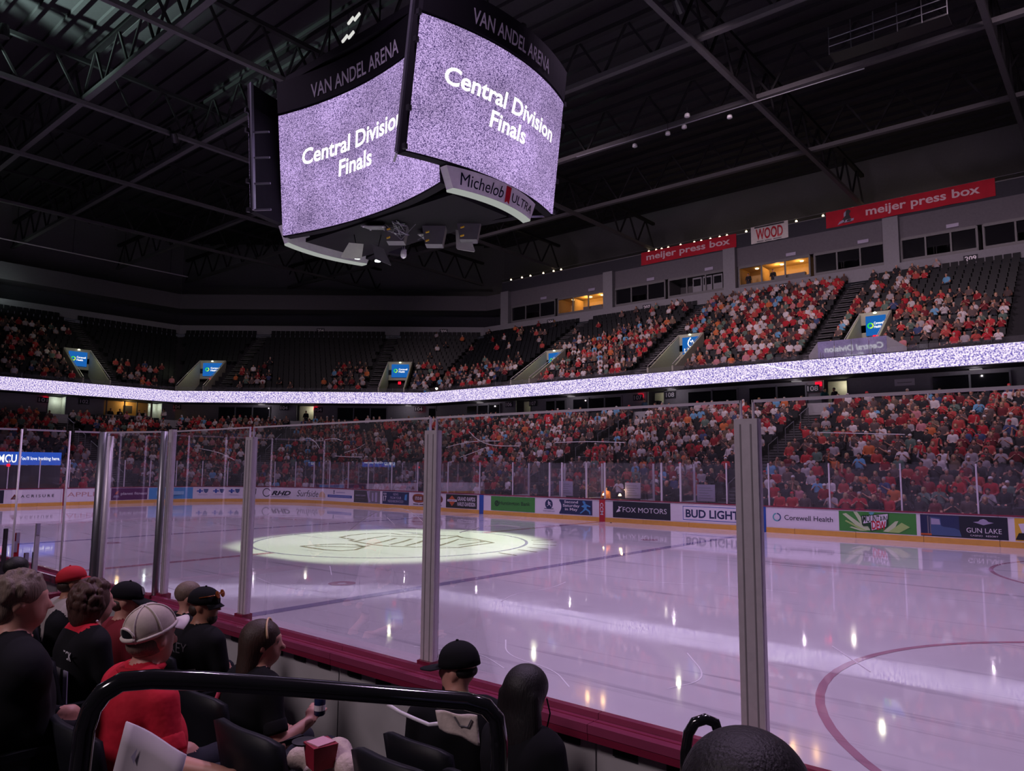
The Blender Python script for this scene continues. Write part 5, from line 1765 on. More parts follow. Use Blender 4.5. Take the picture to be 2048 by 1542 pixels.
def occupancy(p, s, i, deck, t):
    x = p.x
    if deck == 'lower':
        if s == 0 and i < 1 and -5.8 < x < 4.3:
            return 0.0
        return 0.79 if s == 0 else (0.78 if s == 1 else 0.68)
    if s == 0:
        if x > 12.5:
            return 0.75 if i < 4 else (0.5 if (i < 8 and x < 15) else 0.02)
        if x > 4.2:
            return 0.8 if i < 9 else (0.45 if x < 9 else 0.06)
        if x > -8.5:
            return 0.86
        if x > -14:
            return 0.86 if i < 10 else 0.25
        if x > -21.5:
            return 0.84 if i < 8 - (x + 14) * -0.55 + 3 else 0.08
        return 0.62 if i < 5 else 0.10
    if s == 1:
        if 10.5 < t < 14.0:
            return 0.65 if i < 6 else 0.0
        if t < 6.5:
            return 0.65 if i < 6 else 0.03
        if 20 < t < 24:
            return 0.5 if i < 7 else 0.0
        if t > 28:
            return 0.4 if i < 4 else 0.0
        return 0.05 if i < 3 else 0.0
    return (0.5 if t > -7 else 0.25) if i < 12 and t > -9 else (0.35 if i < 5 else 0.0)


taken = []
for q in seats:
    clump = 0.5 + 0.5 * math.sin(q[5] * 1.3 + q[3] * 0.7) * math.sin(q[3] * 1.9 + q[5] * 0.31)
    occ = occupancy(q[0], q[2], q[3], q[4], q[5])
    if 0 < occ < 0.8:
        occ *= 0.6 + 0.8 * clump
    if random.random() < occ:
        taken.append(q)
seats_near = sorted(range(len(seats)), key=lambda k: seats[k][6])
single_seats = set(seats_near[:300])
PLACE = {0: 'far side', 1: 'far corner', 2: 'far end'}
v_all, f_all = [], []
nv = 0
for k, q in enumerate(seats):
    p, fc = q[0], q[1]
    ang = math.atan2(fc.y, fc.x) - PI / 2
    if k in single_seats:
        o = bpy.data.objects.new('stadium_seat', seat_me)
        COL.objects.link(o)
        o.location = p
        o.rotation_euler.z = ang
        tag(o, 'dark folding seat in the %s row of the stands above the %s board' % (ORD[q[3]], ad_at(p.x)), 'seat', 'dark seats in the lower far stands')
    else:
        c, s_ = math.cos(ang), math.sin(ang)
        R2 = np.array([[c, -s_, 0], [s_, c, 0], [0, 0, 1]])
        v_all.append(SV @ R2.T + np.array(p))
        f_all.append(SF + nv)
        nv += len(SV)
o = mesh_obj('stadium_seat_rows', np.concatenate(v_all), np.concatenate(f_all), M_SEAT)
tag(o, 'rows of dark seats filling the rest of the stands', 'seats', kind='stuff')

near = sorted(taken, key=lambda q: q[6])
singles, rest = near[:290], near[290:]
used = {}
for q in singles:
    p, fc = q[0], q[1]
    colr, cn = shirt()
    vi = random.randrange(len(VARIANTS)) if random.random() < 0.85 else 0
    me, hn, pn = VARIANTS[vi]
    o = bpy.data.objects.new('person', me)
    COL.objects.link(o)
    o.location = p + Vector((0, 0.0, 0.05))
    o.rotation_euler.z = math.atan2(fc.y, fc.x) - PI / 2 + random.uniform(-0.35, 0.35)
    sc_ = random.uniform(0.90, 1.06)
    o.scale = (sc_, sc_, sc_)
    o.color = (*colr, 1)
    lab = '%s-topped person, %s, %s, %s row above %s board' % (cn, hn, pn, ORD[q[3]], ad_at(p.x))
    used.setdefault(lab, []).append(o)
for lab, os_ in used.items():
    os_.sort(key=lambda o: -o.location.x)
    for k, o in enumerate(os_):
        if len(os_) > 1:
            o['label'] = ('rightmost ', 'second ', 'third ', 'fourth ', 'fifth ', 'sixth ')[min(k, 5)] + lab
        else:
            o['label'] = lab
        o['category'] = 'person'
        o['group'] = 'spectators in the lower far stands'
# everybody else in the bowl: one crowd
vs, fs, cols = [], [], []
nv = 0
hairs = [np.array((0.022, 0.014, 0.011)), np.array((0.022, 0.014, 0.011)), np.array((0.05, 0.03, 0.02)), np.array((0.34, 0.22, 0.11)), np.array((0.30, 0.28, 0.27)), np.array((0.6, 0.57, 0.6)), np.array(srgb(190, 28, 48))]
skin = [np.array(srgb(205, 150, 128)), np.array(srgb(190, 136, 112)), np.array(srgb(214, 164, 144)), np.array(srgb(120, 80, 62))]
for q in rest:
    p, fc = q[0], q[1]
    V, F, mi = LOWPOLY[random.randrange(4)]
    a = math.atan2(fc.y, fc.x) - PI / 2 + random.uniform(-0.4, 0.4)
    c, s_ = math.cos(a), math.sin(a)
    k = random.uniform(0.9, 1.06)
    vs.append((V * k) @ np.array([[c, -s_, 0], [s_, c, 0], [0, 0, 1]]).T + np.array(p))
    fs.append(F + nv)
    nv += len(V)
    pal = np.array([np.array(shirt()[0]), np.array((0.03, 0.032, 0.045)), random.choice(skin), random.choice(hairs)])
    cols.append(pal[mi.astype(int)])
crowd = mesh_obj('crowd', np.concatenate(vs), np.concatenate(fs), attr_mat('crowd_cloth_and_skin'), None, None, True)
at = crowd.data.attributes.new('tint', 'FLOAT_COLOR', 'FACE')
cc = np.concatenate(cols)
at.data.foreach_set('color', np.concatenate([cc, np.ones((len(cc), 1))], 1).ravel())
tag(crowd, 'seated crowd filling the rest of the lower stands and upper deck', 'crowd', kind='stuff')
# ------------------------------------------------------------------ officials and standing people round the rink
M_SUITC = mat('dark_suit_cloth', (0.014, 0.014, 0.02), 0.8)
M_SKINF = mat('skin', srgb(196, 140, 120), 0.5, var=0.12, scale=5)


def figure(label, loc, ang, cloth, hair_m, hair='short', pose=POSE_LAP, res=0.022, group=None, sleeves='long', yaw=0.0, scale=1.0, cat='person', standing=False):
    pr, H, hands, hc = body_prims(pose, yaw, sleeves=sleeves, legs=not standing)
    if standing:
        for sg in (-1, 1):
            pr += [cap((sg * 0.09, 0, 0.48), (sg * 0.10, 0.02, 0.06), 0.10, 0.075, PANTS, k=0.04), cap((sg * 0.10, 0.02, 0.06), (sg * 0.10, 0.0, -0.36), 0.07, 0.045, PANTS, k=0.03),
                   cap((sg * 0.10, 0.0, -0.40), (sg * 0.11, 0.14, -0.42), 0.045, 0.035, PANTS, k=0.02)]
    pr += hair_prims(hair, H, hc, HAIR, yaw)
    V, F, mi = surface_nets(pr, res)
    if standing:
        V = V + np.array((0, 0, 0.455))
    o = mesh_obj('person', V * scale, F, [cloth, M_PANTS, M_SKINF, hair_m], mi.astype(int).tolist(), None, True)
    o.location = Vector(loc)
    o.rotation_euler.z = ang
    ORG[o.name] = Vector((0, 0, 0))
    return tag(o, label, cat, group)


figure('official in dark suit left of the timekeepers behind the far glass', (-1.55, 13.75, 0.45), PI, M_SUITC, H_DARK, pose=POSE_LAP, group='timekeepers and officials')
figure('timekeeper lit orange by a desk lamp beside the red stripe', (-0.25, 13.7, 0.40), PI, mat('orange_lit_shirt', srgb(200, 120, 60), 0.8), H_DARK, pose=POSE_LAP, group='timekeepers and officials')  # the lamp's orange light is put into the shirt colour
figure('official in dark suit right of the glowing desk lamps', (1.75, 13.75, 0.45), PI, M_SUITC, H_DARK, pose=POSE_LAP, group='timekeepers and officials')
figure('bald attendant in dark suit standing in the penalty box', (2.95, 13.9, 0.25), PI, M_SUITC, M_SKINF, pose=POSE_LAP, group='timekeepers and officials', standing=True)
for x, lab in ((-0.15, 'left desk lamp lighting the orange timekeeper'), (0.75, 'right desk lamp at the timekeepers table')):
    t = thing('table_lamp', 'glowing warm ' + lab, 'lamp', (x, 13.35, 1.08), 'timekeeper lamps')
    MB().lathe((x, 13.35, 1.08), [(0.06, 0), (0.05, 0.02), (0.01, 0.03), (0.01, 0.16)], 8).build('stand', M_DARK, t)
    MB().lathe((x, 13.35, 1.22), [(0.08, 0), (0.06, 0.07), (0.03, 0.11)], 10).build('shade', emat('table_lamp_glow', (1, 0.74, 0.36), 6), t)
    point_lamp('table_lamp_light', (x, 13.45, 1.45), 4, (1.0, 0.66, 0.3), 0.05)
tb = thing('timekeeper_table', 'narrow table behind the centre red stripe', 'table', (0.4, 13.4, 0.3))
MB().box(-0.8, 1.9, 13.2, 13.55, 1.03, 1.08).build('table_top', M_DARK, tb)
for x in (-0.75, 1.85):
    MB().box(x - 0.03, x + 0.03, 13.25, 13.5, 0.0, 1.03).build('leg', M_DARK, tb)
figure('person in teal jacket standing in the 108 doorway', (4.55, 32.0, 6.0), PI + 0.6, mat('teal_jacket', srgb(40, 110, 120), 0.8), H_DARK, standing=True, group='people in the concourse doorways')
figure('person in black jacket standing in the 108 doorway', (5.15, 32.0, 6.0), PI - 0.5, M_SUITC, H_DARK, standing=True, group='people in the concourse doorways')
figure('usher in pale blue shirt by the 107 doorway', (-8.6, 32.0, 6.0), PI, mat('pale_blue_shirt', srgb(120, 160, 190), 0.8), H_DARK, standing=True, group='people in the concourse doorways')
figure('person in dark clothes standing in the lit 104 doorway', tuple(SP(1, 15.9, 18.0, 6.0)), PI + 0.7, M_SUITC, H_DARK, standing=True, group='people in the concourse doorways')
figure('steward in pale striped top standing at the top of the far corner stairs', tuple(SP(1, 28.9, 16.6, 6.0)), PI + 0.7, mat('pale_top', srgb(190, 180, 190), 0.8), H_DARK, standing=True, group='people in the concourse doorways')
for x, lab in ((-5.6, 'left'), (-3.4, 'right')):
    figure('dark figure standing at the %s of the lit suite above section 208' % lab, (x, 45.2, 18.0), PI, M_SUITC, H_DARK, standing=True, group='people in the lit suite')
tp = thing('camera_tripod', 'black television camera on a tripod in the 107 doorway', 'camera', (-7.35, 31.9, 6.0))
for k in range(3):
    a = 2 * PI * k / 3
    MB().tube([(-7.35, 31.9, 7.2), (-7.35 + 0.35 * math.cos(a), 31.9 + 0.35 * math.sin(a), 6.0)], 0.025, 6).build('leg', M_BLACK, tp)
MB().box(-7.5, -7.2, 31.6, 32.1, 7.25, 7.5).build('camera_body', M_BLACK, tp)
MB().lathe((-7.35, 31.6, 7.38), [(0.07, 0), (0.08, 0.2)], 10, (0, -1, 0)).build('lens', M_BLACK, tp)
js = thing('red_jersey', 'red jersey with white number 15 held up above the far crowd', 'jersey', (-13.9, 27.0, 6.2))
FJ = flatmap((-14.3, 26.9, 5.55), (1, 0, 0), (0, 0, 1), 0.85, 0.95)
jp = [(0.2, 0), (0.8, 0), (0.8, 0.62), (0.98, 0.5), (1.0, 0.78), (0.75, 1), (0.6, 0.94), (0.4, 0.94), (0.25, 1), (0, 0.78), (0.02, 0.5), (0.2, 0.62)]
MB().prism(jp, lambda x, y, k: FJ(x, y) + Vector((0, k, 0)), 0.05).build('cloth', mat('jersey_red', srgb(206, 24, 44), 0.8), js)
lettering('15', lambda a, b: FJ(0.33 + 0.34 * a, 0.38 + 0.38 * b) - Vector((0, 0.006, 0)), A_WHITE, js, 0.02)
MB().grid(lambda a, b: FJ(0.2 + 0.6 * a, 0.08 + 0.12 * b) - Vector((0, 0.006, 0)), 1, 1).build('hem_stripe', A_WHITE, js)
# aisle stairs and handrails
M_NOSE = mat('pale_stair_nosing', (0.26, 0.25, 0.27), 0.7)
for s, lst in AISLES.items():
    for t in lst:
        if s == 0 and abs(t + 16.5) < 0.1:
            continue
        nm = {4.8: '', -4.8: 'below number 108', 7.6: 'below number 107', 20.4: 'below number 106', 16.1: 'below the lit 104 doorway', 1.5: 'below section 105', -5.5: 'below section 101', -14.5: 'below the yellow suite'}[t]
        st = thing('aisle_stairs', 'aisle stairs with pale nosings through the lower stands ' + nm, 'stairs', SP(s, t, 0.75, 0.3), 'lower stand aisle stairs')
        for d, z in LROWS:
            MB().slab(lambda u, v, k: SP(s, t - 0.55 + 1.1 * u, d + 0.02 + 0.40 * v, z - 0.14 + k), 1, 1, 0.02).build('step', M_TREAD, st)
            for dd, zz in ((d - 0.01, z), (d + 0.42, z + 0.16)):
                MB().slab(lambda u, v, k: SP(s, t - 0.55 + 1.1 * u, dd + 0.05 * v, zz + 0.004 + k), 1, 1, 0.02).build('nosing', M_NOSE, st)
        for j in range(2, 17, 3):
            (d0, z0), (d1, z1) = LROWS[j], LROWS[j + 1]
            MB().tube([SP(s, t, d0, z0), SP(s, t, d0, z0 + 0.9), SP(s, t, d1 + 0.5, z1 + 1.05), SP(s, t, d1 + 0.5, z1)], 0.025, 6).build('handrail', M_STEEL, st)
for s, lst in UAISLES.items():
    for t in lst:
        if t in (-15.5, 0.5):
            continue
        nm = {-3.8: 'beside the glass booth', 8.9: 'left of the flame sign', 22.2: 'left of section 206', 9.7: 'left of section 205', 24.2: 'left of section 204', -10.4: 'at the far end sign'}[t]
        st = thing('aisle_stairs', 'pale aisle stairs climbing the upper deck ' + nm, 'stairs', SP(s, t, 17.2, 9.2), 'upper deck aisle stairs')
        for d, z in UROWS:
            MB().slab(lambda u, v, k: SP(s, t - 0.5 + 1.0 * u, d + 0.38 * v, z + 0.24 * (1 - 0) * 0 + 0.01 + k), 1, 1, 0.02).build('step', M_NOSE, st)
            MB().slab(lambda u, v, k: SP(s, t - 0.5 + 1.0 * u, d + 0.40 + 0.38 * v, z + 0.25 + k), 1, 1, 0.02).build('step', M_NOSE, st)
ys = thing('concourse_suite', 'yellow lit suite with silhouetted guests at the top of the far end stands', 'suite', SP(2, -11.8, 18, 6.6))
MB().slab(lambda u, v, k: SP(2, -13.95 + 4.1 * u, 18.9 + k, 6.6 + 1.65 * v), 1, 1, 0.1).build('back_wall', M_WARM, ys)
MB().slab(lambda u, v, k: SP(2, -13.95 + 4.1 * u, 17.9 + k, 6.5 + 0.45 * v), 1, 1, 0.1).build('front_counter', M_FRAME, ys)
for tt in (-13.95, -12.6, -11.5, -9.95):
    MB().slab(lambda u, v, k: SP(2, tt + 0.1 * u, 17.95 + k, 6.9 + 1.35 * v), 1, 1, 0.08).build('mullion', M_FRAME, ys)
MB().slab(lambda u, v, k: SP(2, -12.5 + 0.8 * u, 18.88 + k, 7.2 + 0.7 * v), 1, 1, 0.02).build('wall_picture', M_DWALL, ys)
point_lamp('concourse_suite_light', SP(2, -11.9, 18.4, 8.1), 22, (1.0, 0.66, 0.24), 0.12)
for k, tt in enumerate((-13.4, -12.9, -11.2, -10.4)):
    figure('dark guest %s in the yellow far end suite' % ('at the right end', 'second from the right', 'second from the left', 'at the left end')[k], tuple(SP(2, tt, 18.3, 6.25)), PI / 2 + PI, M_SUITC, H_DARK, res=0.035, group='guests in the yellow suite')
wlp = thing('wall_lamp', 'bright white lamp on the far end wall at the left edge', 'lamp', (-62.4, 3.4, 18.9))
MB().box(-62.5, -62.3, 3.0, 3.7, 19.0, 20.3).build('diffuser', emat('wall_lamp_glow', (0.95, 1.0, 0.85), 3.0), wlp)
MB().box(-62.6, -62.5, 2.8, 3.9, 18.8, 20.5).build('housing', M_FASCIA, wlp)
point_lamp('wall_lamp_light', (-61.0, 3.4, 19.5), 60, (0.8, 1.0, 0.85), 0.3)
cl_ = {0: (-13, -3, 6, 15, 25), 1: (6, 20)}
for s, lst in cl_.items():
    for t in lst:
        lm = MB().slab(lambda u, v, k: SP(s, t - 0.3 + 0.6 * u, 17.3 + 0.25 * v, 8.20 + k), 1, 1, 0.04).build('added_soffit_lamp', emat('added_soffit_glow', (1, 0.9, 0.95), 0.25))  # added panels that brighten the concourse wall, no known lamps there
        tag(lm, 'dim flat lamp added under the upper deck soffit', 'lamp', 'added soffit lamps')
        point_lamp('added_soffit_light', SP(s, t, 17.2, 8.05), 10, (1.0, 0.86, 0.95), 0.03)
# LED sign behind the end glass
ls = thing('led_sign', 'blue and white LED sign reading banking here behind the end glass', 'LED sign', (-33.5, -1, 2.4))
MB().box(-33.62, -33.5, -2.95, 0.82, 2.43, 3.24).build('panel', emat('led_sign_blue', srgb(44, 84, 190), 0.9), ls)
LF = flatmap((-33.49, -2.95, 2.43), (0, 1, 0), (0, 0, 1), 3.77, 0.81)
lettering("You'll love banking here.", lambda a, b: LF(0.38 + 0.60 * a, 0.30 + 0.36 * b), emat('led_sign_white', (1, 1, 1), 1.3), ls, 0.01)
lettering('LMCU', lambda a, b: LF(0.02 + 0.32 * a, 0.18 + 0.62 * b), emat('led_sign_white', (1, 1, 1), 1.3), ls, 0.02)
MB().box(-33.6, -33.5, -2.95, 0.82, 0.3, 2.4).build('stand', M_DARK, ls)
gl = MB().box(-30.35, -30.25, -3.05, -2.9, 2.35, 2.5).build('goal_light', M_EXIT)
tag(gl, 'small red goal light on the end glass', 'light')
MB().tube([(-30.3, -2.97, 1.07), (-30.3, -2.97, 2.35)], 0.02, 6).build('goal_light_post', M_ALU, gl)

# ------------------------------------------------------------------ near stands and foreground
mb = MB()
NR = [(-13.15, 0.30), (-14.30, 0.46), (-15.12, 0.62), (-15.62, 0.80), (-16.40, 1.04)]
for i, (y, z) in enumerate(NR):
    y2 = NR[i + 1][0] if i + 1 < len(NR) else -19.0
    mb.box(2.0, 26, y2, y, 0 - 0.2, z)
o = mb.build('floor_near_tiers', M_TREAD)
tag(o, 'dark concrete tiers of the near stands', 'stands', kind='structure')


def hand_prims(wr, hd, sgn, up=(0, 0, 1), curl=0.5):
    """palm, four unequal bent fingers and a thumb from the side of the palm"""
    wr, hd = Vector(wr), Vector(hd)
    d = (hd - wr).normalized()
    u = Vector(up)
    s = d.cross(u).normalized() * sgn
    n = s.cross(d).normalized() * sgn
    pr = []
    pk = wr + d * 0.085
    for q in (-0.026, -0.009, 0.009, 0.026):
        pr.append(cap(tuple(wr + s * q * 0.7), tuple(pk + s * q), 0.015, 0.012, SKIN, k=0.012))
    for q, L in ((-0.028, 0.062), (-0.010, 0.075), (0.009, 0.080), (0.028, 0.070)):
        a = pk + s * q
        b = a + (d * math.cos(curl * 0.7) - n * math.sin(curl * 0.7)) * L * 0.5
        c = b + (d * math.cos(curl * 1.6) - n * math.sin(curl * 1.6)) * L * 0.30
        e = c + (d * math.cos(curl * 2.3) - n * math.sin(curl * 2.3)) * L * 0.22
        pr += [cap(tuple(a), tuple(b), 0.0095, 0.0088, SKIN, k=0.004), cap(tuple(b), tuple(c), 0.0088, 0.008, SKIN, k=0.002), cap(tuple(c), tuple(e), 0.008, 0.007, SKIN, k=0.002)]
    a = wr + d * 0.03 + s * 0.025
    b = a + d * 0.035 + s * 0.028 - n * 0.012
    c = b + d * 0.03 + s * 0.006 - n * 0.010
    pr += [cap(tuple(a), tuple(b), 0.014, 0.011, SKIN, k=0.008), cap(tuple(b), tuple(c), 0.010, 0.008, SKIN, k=0.002)]
    return pr


M_EYE = mat('eye_white', (0.45, 0.42, 0.40), 0.4)
M_IRIS = mat('dark_iris', (0.02, 0.012, 0.01), 0.2)


def spectator(label, loc, cloth, skin_m, trousers, pose=POSE_LAP, turn=0.0, yaw=0.0, lean=0.0, shoulder=1.12, sleeves='short', nod=0.0, scale=1.0, extra=None, extra_mats=(), eyes=False, res=0.016, fine=(-1, 1), legs=True):
    """detailed foreground figure: body with fingers as one mesh under an Empty; hair, hats and prints are added as children"""
    t = thing('person', label, 'person', loc, 'spectators in the near rows')
    t.rotation_euler.z = turn
    t.scale = (scale, scale, scale)
    ORG[t.name] = Vector((0, 0, 0))
    HEMS.clear()
    pr, H, hands, hc = body_prims(pose, yaw, lean, shoulder, legs=legs, sleeves=sleeves, nod=nod)
    hems = list(HEMS)
    if extra:
        pr += extra(H, hc)
    V, F, mi = surface_nets(pr, res)
    Vs, Fs, Ms = [V], [F], [mi]
    nv = len(V)
    for sg, wr, hd in hands:
        if sg in fine:
            v2, f2, m2 = surface_nets(hand_prims(wr, hd, sg), 0.0055, pad=0.02)
            Vs.append(v2)
            Fs.append(f2 + nv)
            Ms.append(m2)
            nv += len(v2)
    b = mesh_obj('body', np.concatenate(Vs), np.concatenate(Fs), [cloth, trousers, skin_m] + list(extra_mats), np.concatenate(Ms).astype(int).tolist(), t, True)
    if sleeves == 'short':
        for sh, mid, el in hems:
            d = (Vector(el) - Vector(mid)).normalized()
            MB().lathe(Vector(mid), [(0.054, -0.02), (0.0635, 0.0), (0.066, 0.045), (0.063, 0.060), (0.050, 0.058)], 20, d).build('sleeve_hem', cloth, b, True)
    if eyes:
        for q in (-0.032, 0.032):
            e = MB().lathe(H((q * 0.95, 0.072, 0.018)), [(0.002, -0.009), (0.008, -0.005), (0.009, 0.0), (0.008, 0.005), (0.002, 0.009)], 8).build('eye', M_EYE, t, True)
            MB().lathe(H((q * 0.95, 0.080, 0.018)), [(0.005, -0.003), (0.005, 0.003)], 8, Vector(H((q, 1, 0.018))) - Vector(H((q, 0, 0.018)))).build('iris', M_IRIS, e)
    return t, H, hc


def hair_mesh(t, prims, m, name='hair', res=0.013):
    V, F, mi = surface_nets(prims, res, k=0.03, pad=0.03)
    return mesh_obj(name, V, F, m, None, t, True)


def curls(H, rx, ry, rz, n, r, seed=1, cy=-0.03, cz=0.03, low=-0.5):
    """many small locks over the back and top of a head"""
    rnd = random.Random(seed)
    out = []
    for k in range(n):
        a, e = rnd.uniform(0, 2 * PI), math.asin(rnd.uniform(math.sin(low), 1.0))
        y = math.cos(a)
        if y > 0.5 and e < 0.7:
            continue
        out.append(ell(H((rx * math.sin(a) * math.cos(e), cy + ry * y * math.cos(e), cz + rz * math.sin(e))), (r * rnd.uniform(0.7, 1.2), r, r * 1.3), 0, k=0.004))
    return out


def R3(a):
    return [[math.cos(a), -math.sin(a), 0], [math.sin(a), math.cos(a), 0], [0, 0, 1]]


def ball_cap(t, H, yaw, m, brim_m=None, brim=0.085, flat=False, tilt=0.0, panels=False, back=False, size=1.0, name='cap', drop=0.0, tall=1.0):
    """domed cap: crown, brim, button; optional seams and rear opening. Angle 0 is the front"""
    C0 = Vector(H((0, -0.010, 0.035 + drop)))
    fwd = (Vector(H((0, 1, 0))) - Vector(H((0, 0, 0)))).normalized()
    rgt = (Vector(H((1, 0, 0))) - Vector(H((0, 0, 0)))).normalized()
    up = Vector((0, 0, 1))
    up, fwd = (up * math.cos(tilt) - fwd * math.sin(tilt)), (fwd * math.cos(tilt) + up * math.sin(tilt))
    rx, ry, rz = 0.089 * size, 0.108 * size, 0.105 * size * tall

    def dome(a, e, g=1.0):
        ca = math.cos(e)
        return C0 + rgt * (math.sin(a) * ca * rx * g) + fwd * (math.cos(a) * ca * ry * g) + up * (math.sin(e) ** 0.8 * rz * g)
    cr = MB().grid(lambda u, v: dome(2 * PI * u, v * PI / 2), 28, 8)
    c = cr.build(name, m, t, True)
    md = c.modifiers.new('thickness', 'SOLIDIFY')
    md.thickness = 0.004
    md.offset = 1
    bm = brim_m or m

    def bf(u, v, k):
        a = (u - 0.5) * 2.0
        base = dome(a, 0.02)
        out = fwd * (brim * (math.cos(a * 1.35) * 0.5 + 0.5) * v * 1.15)
        dn = up * (-0.010 * v - (0.0 if flat else 0.022 * v * abs(a) ** 1.5) - k)
        return base + out + dn
    MB().slab(bf, 14, 4, 0.004).build('brim', bm, c, True)
    MB().lathe(dome(0, PI / 2, 1.0), [(0.008, 0), (0.008, 0.005), (0.003, 0.008)], 8, up).build('button', bm, c, True)
    if panels:
        for k in range(6):
            a = PI / 6 + k * PI / 3
            MB().tube([dome(a, e * PI / 18, 1.02) for e in range(10)], 0.0035, 5).build('seam', panels, c, True)
        MB().tube([dome(2 * PI * k / 28, 0.05, 1.015) for k in range(29)], 0.007, 6).build('sweat_band', panels, c, True)
    if back:
        pts = [(PI + 0.52 * math.cos(q), 0.16 + 0.30 * max(0.0, math.sin(q))) for q in [PI * k / 12 for k in range(13)]]
        vs = [dome(a, e, 1.045) for a, e in pts] + [dome(a, 0.13, 1.045) for a, e in reversed(pts)]
        n = len(pts)
        MB().add(vs, [(i, i + 1, 2 * n - 2 - i, 2 * n - 1 - i) for i in range(n - 1)]).build('rear_opening', back, c)
        MB().tube([dome(a, e, 1.05) for a, e in pts], 0.006, 6).build('opening_trim', panels or m, c, True)
        MB().tube([dome(PI - 0.55 + 1.1 * k / 10, 0.09, 1.04) for k in range(11)], 0.011, 6).build('rear_strap', panels or m, c, True)
    return c, dome


M_BLKCL = mat('black_cloth', (0.010, 0.010, 0.013), 0.9, spec=0.2)
M_REDCL = mat('red_polo_cloth', srgb(206, 16, 48), 0.85, var=0.18, scale=7, bump=0.9)
M_TROU = mat('dark_denim', (0.016, 0.018, 0.03), 0.9)
SK1 = mat('skin_fair', srgb(206, 150, 134), 0.5, var=0.1, scale=8)
SK2 = mat('skin_tan', srgb(176, 122, 100), 0.5, var=0.1, scale=8)


def hair_mat(name, col):
    """strands: noise stretched along the fall of the hair"""
    m = mat(name, col, 0.55, var=0.5, scale=1.0)
    nt = m.node_tree
    tc = [n for n in nt.nodes if n.type == 'TEX_COORD'][0]
    no = [n for n in nt.nodes if n.type == 'TEX_NOISE'][0]
    mp = nt.nodes.new('ShaderNodeMapping')
    mp.inputs['Scale'].default_value = (170, 170, 22)
    nt.links.new(tc.outputs['Object'], mp.inputs['Vector'])
    nt.links.new(mp.outputs[0], no.inputs['Vector'])
    bp = nt.nodes.new('ShaderNodeBump')
    bp.inputs['Strength'].default_value = 0.5
    bp.inputs['Distance'].default_value = 0.006
    nt.links.new(no.outputs['Fac'], bp.inputs['Height'])
    nt.links.new(bp.outputs['Normal'], nt.nodes['Principled BSDF'].inputs['Normal'])
    return m


H_BRN = hair_mat('brown_hair', (0.045, 0.024, 0.017))
H_SANDY = hair_mat('sandy_grey_hair', (0.20, 0.14, 0.11))
H_BLK = hair_mat('black_hair', (0.010, 0.008, 0.009))
H_AUB = hair_mat('auburn_hair', (0.075, 0.030, 0.022))


def folding_seat(loc, label, turn=0.0, m=None, cover=None):
    m = m or M_SEAT
    t = thing('stadium_seat', label, 'seat', loc, 'near row seats')
    t.rotation_euler.z = turn
    ORG[t.name] = Vector((0, 0, 0))

    def bk(a, b, k):
        x = -0.24 + 0.48 * a
        return Vector((x, -0.19 - 0.09 * b - k + 0.05 * (2 * a - 1) ** 2, 0.47 + 0.44 * b - 0.03 * (2 * a - 1) ** 4 * b))
    MB().slab(bk, 8, 4, 0.035).build('backrest', m, t, True)
    MB().slab(lambda a, b, k: Vector((-0.23 + 0.46 * a, -0.17 + 0.42 * b, 0.43 - 0.02 * math.sin(PI * b) - k)), 6, 4, 0.05).build('seat_pan', m, t, True)
    for sg in (-1, 1):
        MB().box(sg * 0.27 - 0.025, sg * 0.27 + 0.025, -0.18, 0.20, 0.60, 0.63).build('armrest', m, t)
        MB().box(sg * 0.27 - 0.02, sg * 0.27 + 0.02, -0.05, 0.05, 0.0, 0.60).build('support', M_DARK, t)
    if cover:
        MB().slab(lambda a, b, k: bk(a, 0.35 + 0.68 * b, 0.05 + k), 8, 3, 0.01).build('printed_cover', cover, t, True)
    return t


FGP = {}
# man in white trucker cap and red polo, right arm laid over the next seat
P_ARM = {-1: ((0.26, 0.02, 0.66), (0.16, 0.24, 0.58), (0.10, 0.31, 0.58)), 1: ((0.30, 0.00, 0.70), (0.50, 0.10, 0.69), (0.585, 0.135, 0.66))}
t, H, hc = spectator('man in red polo shirt and white mesh-back cap, arm over the next seat', (16.18, -15.40, 0.655), M_REDCL, SK1, M_TROU, P_ARM, yaw=0.12, shoulder=1.25, fine=(1,), res=0.012,
                     extra=lambda H, hc: [cap((-0.07, -0.02, 1.0), (0.07, -0.02, 1.0), 0.06, 0.06, SHIRT, k=0.03), ell((0, 0.02, 0.70), (0.20, 0.17, 0.2), SHIRT, k=0.05)])
M_CAPM = mat('white_mesh_cap', srgb(205, 190, 180), 0.8, var=0.12, scale=90)
ball_cap(t, H, 0.12, M_CAPM, mat('white_cap_brim', srgb(226, 214, 214), 0.6), panels=mat('cap_seam_white', srgb(228, 216, 208), 0.7), back=M_BLKCL, tilt=0.30, size=1.03, tall=1.15, brim=0.06)
hair_mesh(t, [ell(H((0, -0.03, -0.01)), (0.080, 0.082, 0.06), 0, R=R3(0.12))], H_SANDY)
MB().tube([(0.095 * math.cos(a) * 0.8, -0.01 + 0.085 * math.sin(a), 1.035) for a in [2 * PI * k / 16 for k in range(17)]], 0.016, 6).build('collar', M_REDCL, t, True)
folding_seat((16.18, -15.42, 0.62), 'seat under the man in the red polo shirt')
